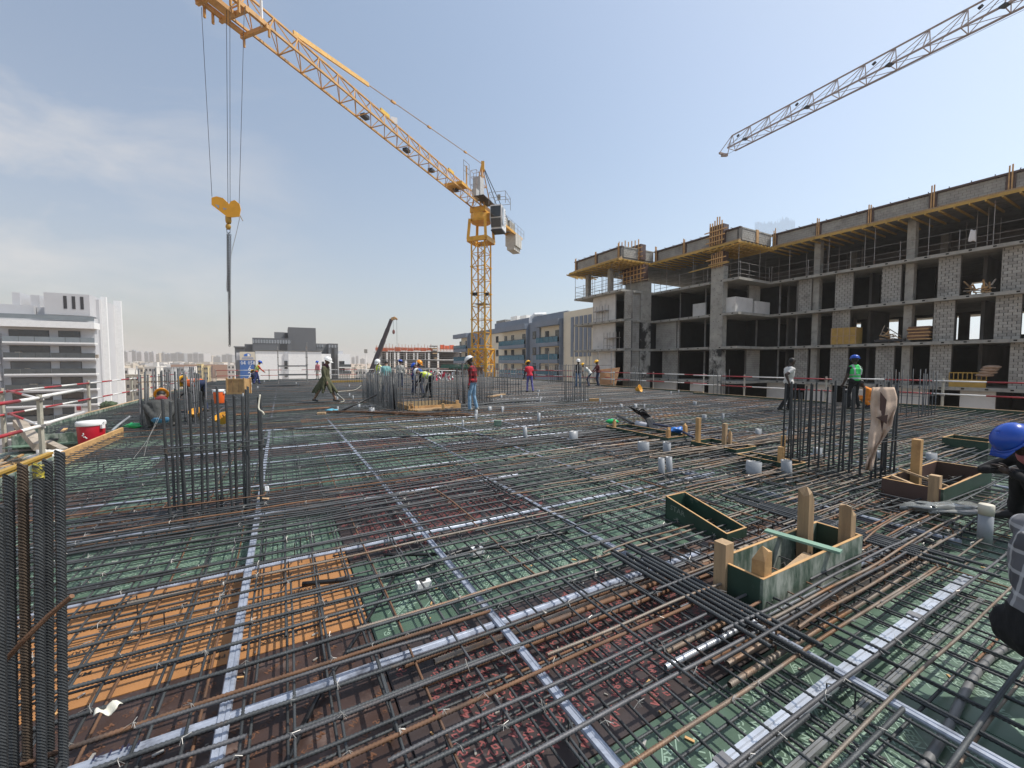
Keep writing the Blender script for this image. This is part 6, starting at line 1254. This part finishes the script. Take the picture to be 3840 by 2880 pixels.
# trolley, ropes, hook block and chains
hk = D(848, 772, 20.9); st = (hk - mc).dot(jd); m = MB()
for o in (-wj - .2, wj + .2): m.beam(jp(st - 1.7, o, zj - .18), jp(st + 1.9, o, zj - .18), .16, .22)
for s in (-1.6, -.5, .6, 1.7): m.beam(jp(st + s, -wj - .35, zj - .3), jp(st + s, wj + .35, zj - .3), .16, .2); 
for s in (-1.7, -.1, .3, 1.8):
    for o in (-wj - .3, wj + .3): m.beam(jp(st + s, o, zj - .1), jp(st + s, o, zj - .75), .09, .09)
m.build('trolley', crane_o, TC)
m = MB(); m.box(jp(st + .3, 0, zj - .35), (1.5, .5, .2), Matrix.Rotation(math.atan2(jd.y, jd.x), 3, 'Z')); m.build('trolley_plate', crane_o, TC)
for s in (-1.45, 1.5): m = MB(); m.box(jp(st + s, wj + .1, zj + .3), (.1, .1, 1.3)); m.build('trolley_post', white_p, TC)
m = MB(); m.box(jp(st + 2.5, .2, zj - .4), (1.3, 1.4, .05), Matrix.Rotation(math.atan2(jd.y, jd.x), 3, 'Z')); 
for dx in (-.6, .6): m.tube(jp(st + 2.5 + dx, -.5, zj - .4), jp(st + 2.5 + dx, -.5, zj + .7), .025, 4)
m.build('service_basket', crane_d, TC)
hz = hk.z
for (uh, vh), s in (((795, 737), -1.3), ((855, 772), -.12), ((863, 765), .2), ((897, 765), 1.3)):
    m = MB(); e = D(uh, vh, 20.9); m.tube(jp(st + (e.x - hk.x) * .9 * -1.0 if False else st, 0, zj - .3) + Vector(((e.x - hk.x) * 1.55, 0, 0)), e, .012, 5); m.build('hoist_rope', dark_metal, TC)
m = MB(); Y = 20.9
side = [(793, 741), (812, 736), (835, 742), (856, 762), (866, 754), (880, 750), (897, 764), (902, 785), (897, 812), (870, 815), (851, 813), (793, 768)]
for yy in (-.13, .1): m.prism([D(u, v, Y + yy) for u, v in side[:4] + [(862, 790), (851, 813), (793, 768)]], (0, .03, 0)); m.prism([D(u, v, Y + yy) for u, v in [(862, 790), (857, 768)] + side[4:11]], (0, .03, 0))
hb = m.build('hook_block', mat('hook_yellow', (.8, .38, .015), .4, 0, .08, 3), TC)
m = MB()
for u, v, r in ((815, 758, .2), (880, 775, .22)): m.lathe([(r, -.06), (r, .08)], D(u, v, Y), 16, 0, (1, 1), Matrix.Rotation(math.pi / 2, 3, 'X'))
m.build('sheave', dark_metal, hb)
m = MB()
for pts in ([(806, 766), (822, 770), (820, 782)], [(836, 778), (852, 783), (838, 787)]): m.prism([D(u, v, Y - .145) for u, v in pts], (0, .012, 0))
m.build('cut_out', mat('cut_out_pale', (.35, .37, .4), .6), hb)
m = MB(); m.lathe([(.1, 0), (.13, .1), (.13, .32), (.1, .38)], D(857, 838, Y), 12); m.ball(D(856, 850, Y), .13, 10, 8, (1, .7, 1.2)); m.build('swivel_hook', mat('hook_ochre', (.42, .24, .03), .5), hb, True)
CS = thing('chain_sling', 'long dark lifting chains hanging from the crane hook', 'chain', D(857, 870, Y))
m = MB(); q = [D(857, 868, Y), D(850, 860, Y), D(851, 872, Y), D(857, 876, Y), D(863, 872, Y), D(864, 860, Y), D(857, 857, Y)]; m.path([D(857, 856, Y), D(850, 861, Y), D(851, 871, Y), D(857, 875, Y), D(863, 871, Y), D(863, 861, Y), D(857, 856, Y)], .02, 6); m.build('master_link', dark_metal, CS)
def chain(p, q, r, ln):
    m = MB(); n = int((q - p).length / (ln * .8))
    for k in range(n):
        c = p.lerp(q, (k + .5) / n); w_ = r * 2.0; ang = (k % 2) * math.pi / 2 + .4; e = Vector((math.cos(ang), math.sin(ang), 0)) * w_; u = Vector((0, 0, ln / 2)); m.path([c - u * .6 - e, c - u, c - u * .6 + e, c + u * .6 + e, c + u, c + u * .6 - e, c - u * .6 - e], r, 5, 0, False)
    m.build('chain_leg', mat('chain_dark', (.028, .02, .018), .6, .2), CS)
for dx in (-.055, .0, .05): chain(D(857, 878, Y) + Vector((dx, .06 * (dx > 0), 0)), D(858, 1092, Y) + Vector((dx, 0, 0)), .017, .1)
chain(D(858, 1092, Y), D(861, 1298, Y), .02, .11); chain(D(859, 1092, Y) + Vector((.05, 0, 0)), D(862, 1290, Y), .016, .1)
m = MB(); m.path([D(897, 812, Y), D(898, 822, Y), D(885, 880, Y), D(872, 930, Y), D(866, 960, Y)], .012, 5); m.path([D(900, 808, Y), D(911, 828, Y)], .025, 5); m.path([D(853, 1030, Y), D(848, 1080, Y), D(856, 1095, Y)], .01, 4); m.build('tag_line', mat('rope_grey', (.3, .28, .25), .8), CS)
# ================================================================ second crane, seen against the light
T2 = thing('tower_crane', 'rusty grey tower crane jib cutting across the bright upper sky', 'tower crane', (44, -12, ZG))
tip, far = D(2728, 548, 39), D(3716, 72, 24.3); d2 = Vector((far.x - tip.x, far.y - tip.y, 0)).normalized(); n2 = Vector((-d2.y, d2.x, 0)); z2 = (tip.z + far.z) / 2 - .2
def kp(s, o, z): return Vector((tip.x, tip.y, 0)) + d2 * s + n2 * o + Vector((0, 0, z2 + z))
h2, w2, st2 = 1.2, .55, 1.66
for g in range(11):
    m = MB(); s0 = .4 + g * 3 * st2; s1 = s0 + 3 * st2
    for o in (-w2, w2): m.beam(kp(s0, o, 0), kp(s1, o, 0), .085, .1)
    m.beam(kp(s0, 0, h2), kp(s1, 0, h2), .085)
    for q in range(3):
        x0 = s0 + q * st2; x1 = x0 + st2
        for o in (-w2, w2): m.beam(kp(x0, o, 0), kp(x0 + .1, 0, h2), .045); m.beam(kp(x0 + .1, 0, h2), kp(x1, o, 0), .035) if False else m.beam(kp(x0, o, 0), kp(x1 + .1, 0, h2), .035)
        m.beam(kp(x0, -w2, 0), kp(x0, w2, 0), .04); m.beam(kp(x0, -w2, 0), kp(x1, w2, 0), .03)
    m.build('jib_section', crane_d, T2)
    if g < 8: m = MB(); m.box(kp(s0 + .6, .05, h2 - .25), (.16, .16, .16), Matrix.Rotation(.7, 3, 'Y')); m.box(kp(s0 + 1.7, -w2, -.02), (.35, .3, .12)); m.build('lamp', dark_metal, T2)
m = MB(); m.beam(kp(.4, 0, h2), kp(-.4, -w2, -.1), .05); m.beam(kp(.4, 0, h2), kp(-.4, w2, -.1), .05); m.beam(kp(-.4, -w2, -.08), kp(-.4, w2, -.08), .16); m.box(kp(-.3, 0, -.2), (.5, .3, .2)); m.build('jib_tip', crane_d, T2)
m = MB(); m.tube(kp(0, 0, -.25), kp(55, 0, -.9), .012, 4); m.tube(kp(0, 0, .6), kp(55, 0, .6), .01, 4); m.build('trolley_rope', dark_metal, T2)
base = kp(56, 0, 0)
for k in range(12):
    z0 = ZG + 3.2 * k; c4 = lambda z: [Vector((base.x + x * .8, base.y + y * .8, z)) for x, y in ((-1, -1), (1, -1), (1, 1), (-1, 1))]; m = MB()
    for i in range(4): j = (i + 1) % 4; m.beam(c4(z0)[i], c4(z0 + 3.2)[i], .16); m.beam(c4(z0)[i], c4(z0)[j], .08); m.beam(c4(z0)[i], c4(z0 + 3.2)[j], .07)
    m.build('mast_section', crane_d, T2)
# ================================================================ people
skin = mat('skin', (.20, .115, .075), .55, 0, .08, 8); skin_d = mat('skin_dark', (.045, .026, .018), .5, 0, .1, 8)
hair = mat('hair', (.012, .010, .009), .6, 0, .3, 60); shoe = mat('shoe', (.03, .028, .027), .6, 0, .2, 10); eye_m = mat('eye_dark', (.01, .01, .01), .3)
def cloth(name, c, **k): return mat('cloth_' + name, c, .9, 0, .1, 14, .25, 60, **k)
def plaid(name, c0, c1, c2, sc):
    nm = 'cloth_' + name
    if nm in MATS: return MATS[nm]
    m = mat(nm, c0, .9, 0, .08, 20); t = m.node_tree; nn, ln = t.nodes.new, t.links.new; b = t.nodes['Principled BSDF']; tcn = nn('ShaderNodeTexCoord'); col = None
    prev = nn('ShaderNodeRGB'); prev.outputs[0].default_value = (*c0, 1); prev = prev.outputs[0]
    for ax, c in (('X', c1), ('Z', c1), ('Z2', c2), ('X2', c2)):
        w_ = nn('ShaderNodeTexWave'); w_.bands_direction = ax[0]; w_.inputs['Scale'].default_value = sc * (1 if len(ax) == 1 else 2.02); w_.inputs['Distortion'].default_value = .6; w_.inputs['Detail'].default_value = 1; ln(tcn.outputs['Object'], w_.inputs['Vector'])
        r_ = nn('ShaderNodeMapRange'); r_.inputs['From Min'].default_value, r_.inputs['From Max'].default_value = (.5, .56) if len(ax) == 1 else (.9, .95); r_.inputs['To Max'].default_value = .62; ln(w_.outputs['Fac'], r_.inputs['Value'])
        mx_ = nn('ShaderNodeMix'); mx_.data_type = 'RGBA'; ln(r_.outputs[0], mx_.inputs[0]); ln(prev, mx_.inputs[6]); mx_.inputs[7].default_value = (*c, 1); prev = mx_.outputs[2]
    ln(prev, b.inputs['Base Color']); return m
def ik(p, q, l1, l2, pole):
    d_ = q - p; D_ = min(d_.length, (l1 + l2) * .998); d_.normalize(); a = (l1 * l1 - l2 * l2 + D_ * D_) / (2 * D_); h = math.sqrt(max(l1 * l1 - a * a, 0))
    pl = (pole - d_ * pole.dot(d_)); pl = pl.normalized() if pl.length > 1e-4 else Vector((0, 1, 0)); return p + d_ * a + pl * h, p + d_ * D_
def remesh(mb, name, vox, mats_, parent, classify, it=3, extra_=None, fold=True):
    tmp = mb.build('tmp', mats_, None, False, True); r_ = tmp.modifiers.new('r', 'REMESH'); r_.mode = 'VOXEL'; r_.voxel_size = vox
    s_ = tmp.modifiers.new('s', 'SMOOTH'); s_.factor = .5; s_.iterations = it
    bpy.context.view_layer.update(); me = bpy.data.meshes.new_from_object(tmp.evaluated_get(bpy.context.evaluated_depsgraph_get())); old = tmp.data; bpy.data.objects.remove(tmp); bpy.data.meshes.remove(old)
    me.name = name; me.materials.clear()
    for m in mats_: me.materials.append(m)
    if extra_ is not None and extra_.v:
        v = [tuple(x.co) for x in me.vertices]; f = [tuple(p.vertices) for p in me.polygons]; k = len(v); me2 = bpy.data.meshes.new(name); me2.from_pydata(v + [tuple(x) for x in extra_.v], [], f + [tuple(i + k for i in q) for q in extra_.f])
        for m in mats_: me2.materials.append(m)
        bpy.data.meshes.remove(me); me = me2
    if fold:
        vs_ = me.vertices; nz_ = [x.normal.copy() for x in vs_]
        for x, n_ in zip(vs_, nz_):
            c = x.co; x.co = c + n_ * (noise.noise(Vector((c.x * 13, c.y * 13, c.z * 7))) * .011 + noise.noise(c * 31) * .004) if classify(c) in (0, 1) else c
    idx = [classify(p.center) for p in me.polygons]; me.polygons.foreach_set('material_index', idx); me.polygons.foreach_set('use_smooth', [True] * len(idx)); me.update()
    return link(name, me, parent)
def person(label, x, y, yaw, shirt, trousers, pose, head=None, vest=None, sk=skin, h=1.74, z=.2, long_sleeve=True, robe=None, vox=.022, hat=None, shoes=shoe, scarf=None, group=None, hr=True, bare_shin=False):
    S_ = h / 1.74; P = dict(hip=(0, 0, .95), lean=4, side=0, twist=0, feet=((-.11, .02, 0), (.11, -.02, 0)), hands=((-.28, .05, .8), (.28, .05, .8)), head=(10, 0), knee=(0, 1, .2), elbow=(0, -1, -.3)); P.update(pose)
    t = thing('person', label, 'person', (x, y, z), R(yaw), group); H = Vector(P['hip']); lean, side = R(P['lean']), R(P['side'])
    td = Vector((math.sin(side), math.sin(lean) * math.cos(side), math.cos(lean) * math.cos(side))); tw_ = Matrix.Rotation(R(P['twist']), 3, 'Z'); rx = tw_ @ Vector((math.cos(side), 0, -math.sin(side)))
    fw = rx.cross(td) * -1; fw = (Vector(td).cross(rx)).normalized()
    N_ = H + td * .49; mid = H + td * .22
    hp, hy = R(P['head'][0]) + lean * .75, R(P['head'][1]); hdir = tw_ @ Matrix.Rotation(hy, 3, 'Z') @ Vector((0, math.sin(hp), math.cos(hp))); hf = (tw_ @ Matrix.Rotation(hy, 3, 'Z') @ Vector((0, math.cos(hp), -math.sin(hp)))); hx = hf.cross(hdir)
    HM = Matrix((hx, hf, hdir)).transposed(); Hc = N_ + td * .05 + hdir * .145
    caps = []                                       # (p, q, r0, r1, zone)
    def cap(p, q, r0, r1, zn): caps.append((Vector(p), Vector(q), r0, r1, zn))
    cap(H - rx * .07, H + rx * .07, .115, .115, 1); cap(H + td * .02, mid, .13, .128, 0 if not P.get('bare') else 2)
    cap(mid - rx * .05, N_ - td * .14 - rx * .07, .118, .125, 0); cap(mid + rx * .05, N_ - td * .14 + rx * .07, .118, .125, 0); cap(N_ - td * .06 - rx * .1, N_ - td * .06 + rx * .1, .085, .085, 0)
    cap(N_ - td * .02, Hc - hdir * .07, .058, .055, 2)
    cap(Hc - hdir * .045 + hf * .02, Hc + hdir * .035, .072, .092, 2); cap(Hc - hdir * .085 + hf * .055, Hc - hdir * .05 + hf * .04, .042, .055, 2); cap(Hc - hf * .025 + hdir * .03, Hc - hf * .02 + hdir * .04, .09, .09, 2)
    cap(Hc + hf * .098 - hdir * .005, Hc + hf * .113 - hdir * .03, .013, .017, 2)
    for s in (-1, 1): cap(Hc + hx * s * .088 + hdir * .005, Hc + hx * s * .092 - hdir * .03 - hf * .005, .016, .012, 2)
    fing = MB(); shs, hnd = [], []
    for i, s in ((0, -1), (1, 1)):
        hj_ = H + rx * s * .085 - td * .02; ft = Vector(P['feet'][i]); an = ft + Vector((0, -.02, .085)); kp_ = P['knee'][i] if isinstance(P['knee'][0], (tuple, list)) else P['knee']; kn, an = ik(hj_, an, .44, .425, Vector(kp_))
        cap(hj_, kn, .088, .062, 1); cap(kn, kn.lerp(an, .35), .06, .06, 3 if bare_shin else 1); cap(kn.lerp(an, .35), an, .06, .042 if bare_shin else .056, 3 if bare_shin else 1)
        tdv = Vector(P['toe'][i]) if 'toe' in P else Vector((s * .25, 1, -.1)); tdv.normalize(); cap(an - tdv * .05 - Vector((0, 0, .04)), an + tdv * .15 - Vector((0, 0, .055)), .045, .038, 4)
        sh = N_ - td * .07 + rx * s * .185; shs.append(sh); hd = Vector(P['hands'][i]); ep = P['elbow'][i] if isinstance(P['elbow'][0], (tuple, list)) else P['elbow']; el, wr = ik(sh, hd, .29, .25, Vector(ep)); fd = (wr - el).normalized()
        cap(sh - rx * s * .03, sh, .075, .066, 0); cap(sh, el, .062, .047, 0 if long_sleeve else 5); cap(el, wr, .046, .034, 0 if long_sleeve else 2)
        pdn = fd.cross(rx).normalized(); cap(wr, wr + fd * .075, .03, .036, 2); hnd.append(wr + fd * .08)
        wd = fd.cross(pdn).normalized(); pw = wr + fd * .085
        for q in range(4): b0 = pw + wd * (.03 - .02 * q); ln = (.062, .075, .07, .055)[q]; m1 = b0 + fd * ln * .55 + pdn * .012; fing.path([b0 - fd * .02, m1, m1 + fd * ln * .4 + pdn * .03], [.0095, .009, .007], 5)
        b0 = wr + fd * .035 + wd * .03; fing.path([b0, b0 + fd * .03 + wd * .03 + pdn * .01, b0 + fd * .065 + wd * .032 + pdn * .02], [.011, .0105, .008], 5)
    if robe:
        kz = robe
        for k in range(9):
            a = 2 * math.pi * k / 9; f = (Vector(P['feet'][0]) + Vector(P['feet'][1])) / 2; b_ = Vector((f.x + .19 * math.cos(a), f.y + (abs(P['feet'][0][1] - P['feet'][1][1]) * .42 + .14) * math.sin(a), kz)); cap(H + Vector((.07 * math.cos(a), .07 * math.sin(a), 0)), b_, .095, .05, 0)
    mb = MB()
    for p, q, r0, r1, zn in caps:
        d_ = (q - p); L__ = max(d_.length, 1e-4); d_.normalize(); pts, rs = [], []
        for k in (0, .35, .72, 1): pts.append(p - d_ * r0 * (math.cos(k * math.pi / 2))); rs.append(max(r0 * math.sin(k * math.pi / 2), .002))
        for k in (0, .28, .65, 1): pts.append(q + d_ * r1 * math.sin(k * math.pi / 2)); rs.append(max(r1 * math.cos(k * math.pi / 2), .002))
        mb.path(pts, rs, 10)
    def sd(c, cp): p, q, r0, r1, zn = cp; d_ = q - p; tt = min(max((c - p).dot(d_) / max(d_.length_squared, 1e-8), 0), 1); return (c - p - d_ * tt).length - (r0 + (r1 - r0) * tt), tt
    def classify(c):
        best = min((sd(c, cp) + (cp[4],) for cp in caps), key=lambda a: a[0]); zn = best[2]
        if zn == 5: zn = 0 if best[1] < .62 else 2
        e = (c - Hc)
        if zn == 2 and (abs(e.dot(hdir) - .012) < .011 and abs(abs(e.dot(hx)) - .034) < .014 and e.dot(hf) > .06): return 5
        if hr and zn == 2 and (e.dot(hdir) > .055 or (e.dot(hdir) > -.05 and e.dot(hf) < -.035)) and (c - Hc).length < .16: return 6
        if zn == 2 and P.get('beard') and e.dot(hdir) < -.055 and e.dot(hf) > .02 and e.length < .15: return 6
        zz = (c - H).dot(td)
        if zn == 1 and zz > P.get('hem', -.04) and not robe: return 0
        if zn == 0 and zz < P.get('hem', -1): return 1
        return {3: 2}.get(zn, zn)
    ms = [shirt, trousers, sk, sk, shoes, eye_m, hair]
    mb.v = [Vector(v) * S_ for v in mb.v]; fing.v = [Vector(v) * S_ for v in fing.v]
    cl = lambda c: classify(c / S_)
    remesh(mb, 'body', vox, ms, t, cl, 2 if vox > .018 else 3, fing)
    if vest:
        vm = MB(); P3 = [(H + td * .02, mid), (mid - rx * .05, N_ - td * .1 - rx * .07), (mid + rx * .05, N_ - td * .1 + rx * .07), (N_ - td * .05 - rx * .1, N_ - td * .05 + rx * .1)]
        for i_, (p, q) in enumerate(P3): vm.path([(p - (q - p).normalized() * .09) * S_, p * S_, q * S_, (q + (q - p).normalized() * .08) * S_], [.05, .15 * S_ if i_ < 3 else .105 * S_, .146 * S_ if i_ < 3 else .105 * S_, .05], 12)
        def vc(c):
            c = c / S_; u_, xx = (c - H).dot(td), abs((c - H).dot(rx))
            if .06 < u_ < .105 or .17 < u_ < .215 and True: return 1
            if u_ >= .2 and .085 < xx < .135 : return 1
            return 0
        vm.v = [Vector(v) for v in vm.v]; remesh(vm, 'vest', max(vox, .018), [vest, mat('reflective', (.42, .43, .44), .4)], t, vc, 2)
    if hat:
        c0 = (Hc + hdir * .055) * S_; m = MB(); m.lathe([(.137, 0), (.135, .03), (.122, .075), (.095, .108), (.055, .128), (.012, .135)], c0, 20, 0, (1, 1.15), HM)
        m.lathe([(.125, -.004), (.152, -.008), (.152, .004), (.13, .008)], c0, 20, 0, (1, 1.16), HM); m.prism([c0 + HM @ Vector(q) for q in ((-.11, .12, -.012), (.11, .12, -.012), (.075, .215, -.022), (-.075, .215, -.022))], HM @ Vector((0, 0, .012)))
        m.beam(c0 + HM @ Vector((0, -.13, .045)), c0 + HM @ Vector((0, .02, .137)), .03, .018); m.beam(c0 + HM @ Vector((0, .02, .137)), c0 + HM @ Vector((0, .13, .06)), .03, .018)
        m.build('helmet', hat, t, True, True)
    if scarf:
        m = MB(); c1 = (N_ + td * .0) * S_; m.lathe([(.085, -.06), (.12, -.03), (.115, .03), (.09, .07)], c1, 12, 0, (1.15, 1), HM); m.build('scarf', scarf, t, True, True)
    return t
hel = {k: mat('helmet_' + k, c, .25, 0, .04, 3) for k, c in dict(white=(.78, .78, .76), blue=(.015, .075, .42), yellow=(.85, .45, .02), orange=(.85, .32, .02)).items()}
vor, vgr, vye = cloth('orange_vest', (.85, .16, .04)), cloth('green_vest', (.05, .55, .12)), cloth('lime_vest', (.62, .72, .08))
jeans, jeans_l, navy, blk, khaki = cloth('jeans_blue', (.06, .14, .28)), cloth('jeans_light', (.20, .33, .46)), cloth('navy', (.02, .03, .075)), cloth('black', (.009, .009, .010)), cloth('khaki', (.085, .085, .045))
stand = {}
def gp(u, v): p = G(u, v); return p.x, p.y
person('person in orange vest and yellow helmet bending over tall column bars', -10.1, 13.2, 78, cloth('dark_shirt', (.018, .016, .016)), navy, dict(hip=(0, -.12, .93), lean=88, feet=((-.12, .0, 0), (.14, -.12, 0)), hands=((-.18, .45, .55), (.18, .5, .6)), head=(5, 0)), vest=vor, hat=hel['yellow'])
person('person squatting with grey shirt, blue trousers and orange helmet, back turned', -8.5, 9.9, 38, cloth('grey_shirt', (.055, .057, .055)), cloth('blue_trousers', (.065, .20, .34)), dict(hip=(0, -.1, .24), lean=38, feet=((-.2, .2, 0), (.22, .2, 0)), hands=((-.2, .6, .4), (.2, .62, .35)), head=(32, 0), knee=((-.6, 1, .6), (.6, 1, .6))), hat=hel['orange'], scarf=cloth('red_scarf', (.2, .03, .035)), vox=.018, h=1.82)
person('person in lime and black vest with blue helmet holding a tool by the billboard', -19.4, 31.2, -50, cloth('red_orange', (.6, .09, .04)), cloth('blue_work', (.04, .05, .16)), dict(lean=14, feet=((-.12, .2, 0), (.12, -.2, 0)), hands=((-.1, .45, .95), (.2, .45, .95)), head=(22, 0)), vest=vye, hat=hel['blue'])
person('person in dark clothes crouching behind the lime vest by the billboard', -20.9, 33.5, 60, cloth('dark_blue', (.02, .025, .06)), navy, dict(hip=(0, 0, .35), lean=40, feet=((-.16, .15, 0), (.16, .15, 0)), hands=((-.15, .5, .2), (.15, .5, .2))), vox=.03, hat=hel['yellow'])
person('person in pink shirt and pale trousers with blue helmet standing far off', -19.4, 41, 170, cloth('pink', (.62, .22, .24)), cloth('beige', (.5, .45, .38)), dict(lean=0, hands=((-.3, .1, .75), (.26, .06, .78))), hat=hel['blue'], vox=.03)
person('person in long olive tunic and maroon scarf walking with a white helmet', -7.45, 16.3, -92, khaki, khaki, dict(hip=(0, .02, .94), lean=5, feet=((-.08, .42, 0), (.08, -.38, .03)), hands=((-.24, .1, .82), (.24, .22, .8)), head=(22, 0)), robe=.42, hat=hel['white'], scarf=cloth('maroon', (.075, .018, .03)), h=1.78, bare_shin=True, vox=.018, hr=False)
person('person in lime vest over white shirt and white helmet behind the wall bars', -7.1, 22, 150, cloth('white_shirt', (.66, .66, .63)), cloth('beige', (.5, .45, .38)), dict(lean=6, hands=((-.2, .35, 1.0), (.2, .3, .95)), head=(30, 20)), vest=vye, hat=hel['white'])
person('person in teal shirt seen from behind, bareheaded, behind the wall bars', -6.45, 21, 12, cloth('teal_shirt', (.18, .36, .35)), navy, dict(lean=16, hands=((-.25, .35, .95), (.3, .3, .95)), head=(26, 0)), h=1.72)
person('person in patterned white shirt and blue cap deep behind the wall bars', -7.4, 27.2, 5, cloth('pattern_white', (.5, .49, .45), col2=(.15, .14, .13), thr=(.5, .56), scale2=25), navy, dict(lean=4), hat=hel['blue'], vox=.03)
person('person in blue and red with orange helmet bending behind the wall bars', -5.05, 21.0, -100, cloth('blue_red', (.04, .08, .26), col2=(.62, .08, .05), thr=(.5, .54), scale2=2.4), navy, dict(lean=24, hands=((-.2, .5, .8), (.2, .5, .8)), head=(20, 0)), hat=hel['orange'])
person('person in blue shirt and blue helmet stooping beside the orange helmet', -4.5, 20.6, 100, cloth('blue_shirt', (.03, .10, .32)), navy, dict(lean=42, hip=(0, -.1, .92), hands=((-.2, .55, .6), (.2, .55, .6)), head=(20, 0)), hat=hel['blue'])
person('person in black with lime vest and white helmet bent double over wall bars', -3.85, 18.6, 82, cloth('black_shirt', (.012, .012, .013)), blk, dict(hip=(0, -.2, .93), lean=68, feet=((-.12, .1, 0), (.12, -.15, 0)), hands=((-.2, .6, .45), (.2, .6, .5)), head=(22, 0)), vest=vye, hat=hel['white'])
person('person in red checked shirt, blue jeans and white helmet standing looking down', -1.29, 13.6, 75, plaid('red_check', (.42, .02, .03), (.04, .012, .015), (.015, .008, .01), 2.1), jeans_l, dict(hip=(0, 0, .96), lean=2, feet=((-.11, .1, 0), (.11, -.06, 0)), hands=((-.26, .05, .82), (.26, .08, .8)), head=(34, 0)), hat=hel['white'], h=1.76, vox=.015, shoes=cloth('dusty_shoe', (.3, .28, .24)), sk=skin_d)
person('person in red T-shirt and violet trousers seen from behind by the crane mast', .97, 22.4, 12, cloth('red_tee', (.62, .03, .055)), cloth('violet', (.13, .12, .33)), dict(lean=10, side=-3, hands=((-.28, .25, .82), (.28, .15, .85)), head=(24, 20), feet=((-.13, .05, 0), (.17, -.05, 0))), long_sleeve=False, sk=skin_d, h=1.68, hat=hel['yellow'])
person('person in black shirt with white helmet facing us behind the mid-field column bars', 4.35, 27, 175, cloth('black_shirt', (.012, .012, .013)), jeans, dict(lean=0), hat=hel['white'], sk=skin_d, h=1.78)
person('person in black and white leaning with a yellow helmet beside the scaffold standard', 5.15, 27.6, 80, cloth('white_shirt', (.66, .66, .63)), navy, dict(lean=40, hip=(0, -.1, .9), hands=((-.2, .5, .8), (.2, .5, .8)), head=(20, 0)), hat=hel['yellow'], vox=.025)
person('person in dark red with yellow helmet by the leaning lattice-print sheet', 5.95, 28.4, 100, cloth('dark_red', (.10, .022, .025)), navy, dict(lean=6, hands=((-.2, .4, .95), (.2, .4, .95)), head=(15, 0)), hat=hel['yellow'], sk=skin_d, vox=.025)
person('person in white T-shirt and black trousers walking bareheaded past the rail', 9.1, 13.5, -92, cloth('white_tee', (.62, .60, .56)), blk, dict(hip=(0, 0, .93), lean=3, feet=((-.1, .1, .0), (.1, -.28, .03)), knee=((0, 1, .2), (0, 1, .5)), hands=((-.24, .1, .8), (.26, -.15, .95)), head=(22, 0)), long_sleeve=False, sk=skin_d, h=1.76, vox=.016)
person('person in bright green vest and blue helmet standing with back turned', 11.7, 14, 0, cloth('black_shirt', (.012, .012, .013)), blk, dict(lean=3, feet=((-.15, .02, 0), (.15, .0, 0)), hands=((-.3, .1, .85), (.2, .32, 1.1)), head=(8, -30)), long_sleeve=False, vest=vgr, hat=hel['blue'], sk=skin_d, h=1.78, vox=.016)
person('person in orange crouching behind the burlap-draped bars', 12.6, 14.2, 60, cloth('orange_tee', (.8, .25, .03)), navy, dict(hip=(0, 0, .32), lean=36, feet=((-.16, .15, 0), (.16, .15, 0)), hands=((-.15, .5, .3), (.15, .5, .3))), sk=skin_d)
person('person in dark top with pink scarf and blue helmet crouching by open formwork', 5.15, 3.9, 80, cloth('black_shirt', (.012, .012, .013)), navy, dict(hip=(0, -.18, .28), lean=36, feet=((-.18, .15, 0), (.18, .1, 0)), hands=((-.02, .3, .5), (.06, .3, .5)), elbow=((-1, .1, -.3), (1, .1, -.3)), head=(28, 0)), hat=hel['blue'], sk=skin_d, scarf=cloth('pink_scarf', (.62, .22, .22)), vox=.012, h=1.76)
person('person in grey checked shirt and black trousers bending close by, cropped by the frame', 2.59, 1.90, -98, plaid('grey_check', (.19, .19, .2), (.06, .06, .068), (.5, .5, .5), 1.6), blk, dict(hem=.1, hip=(0, -.02, .21), lean=12, feet=((-.18, .34, 0), (.18, .3, 0)), hands=((-.2, .7, .5), (.2, .7, .45)), head=(20, 0), knee=((-.3, 1, .5), (.3, 1, .5))), vox=.012, h=2.0, sk=skin_d)
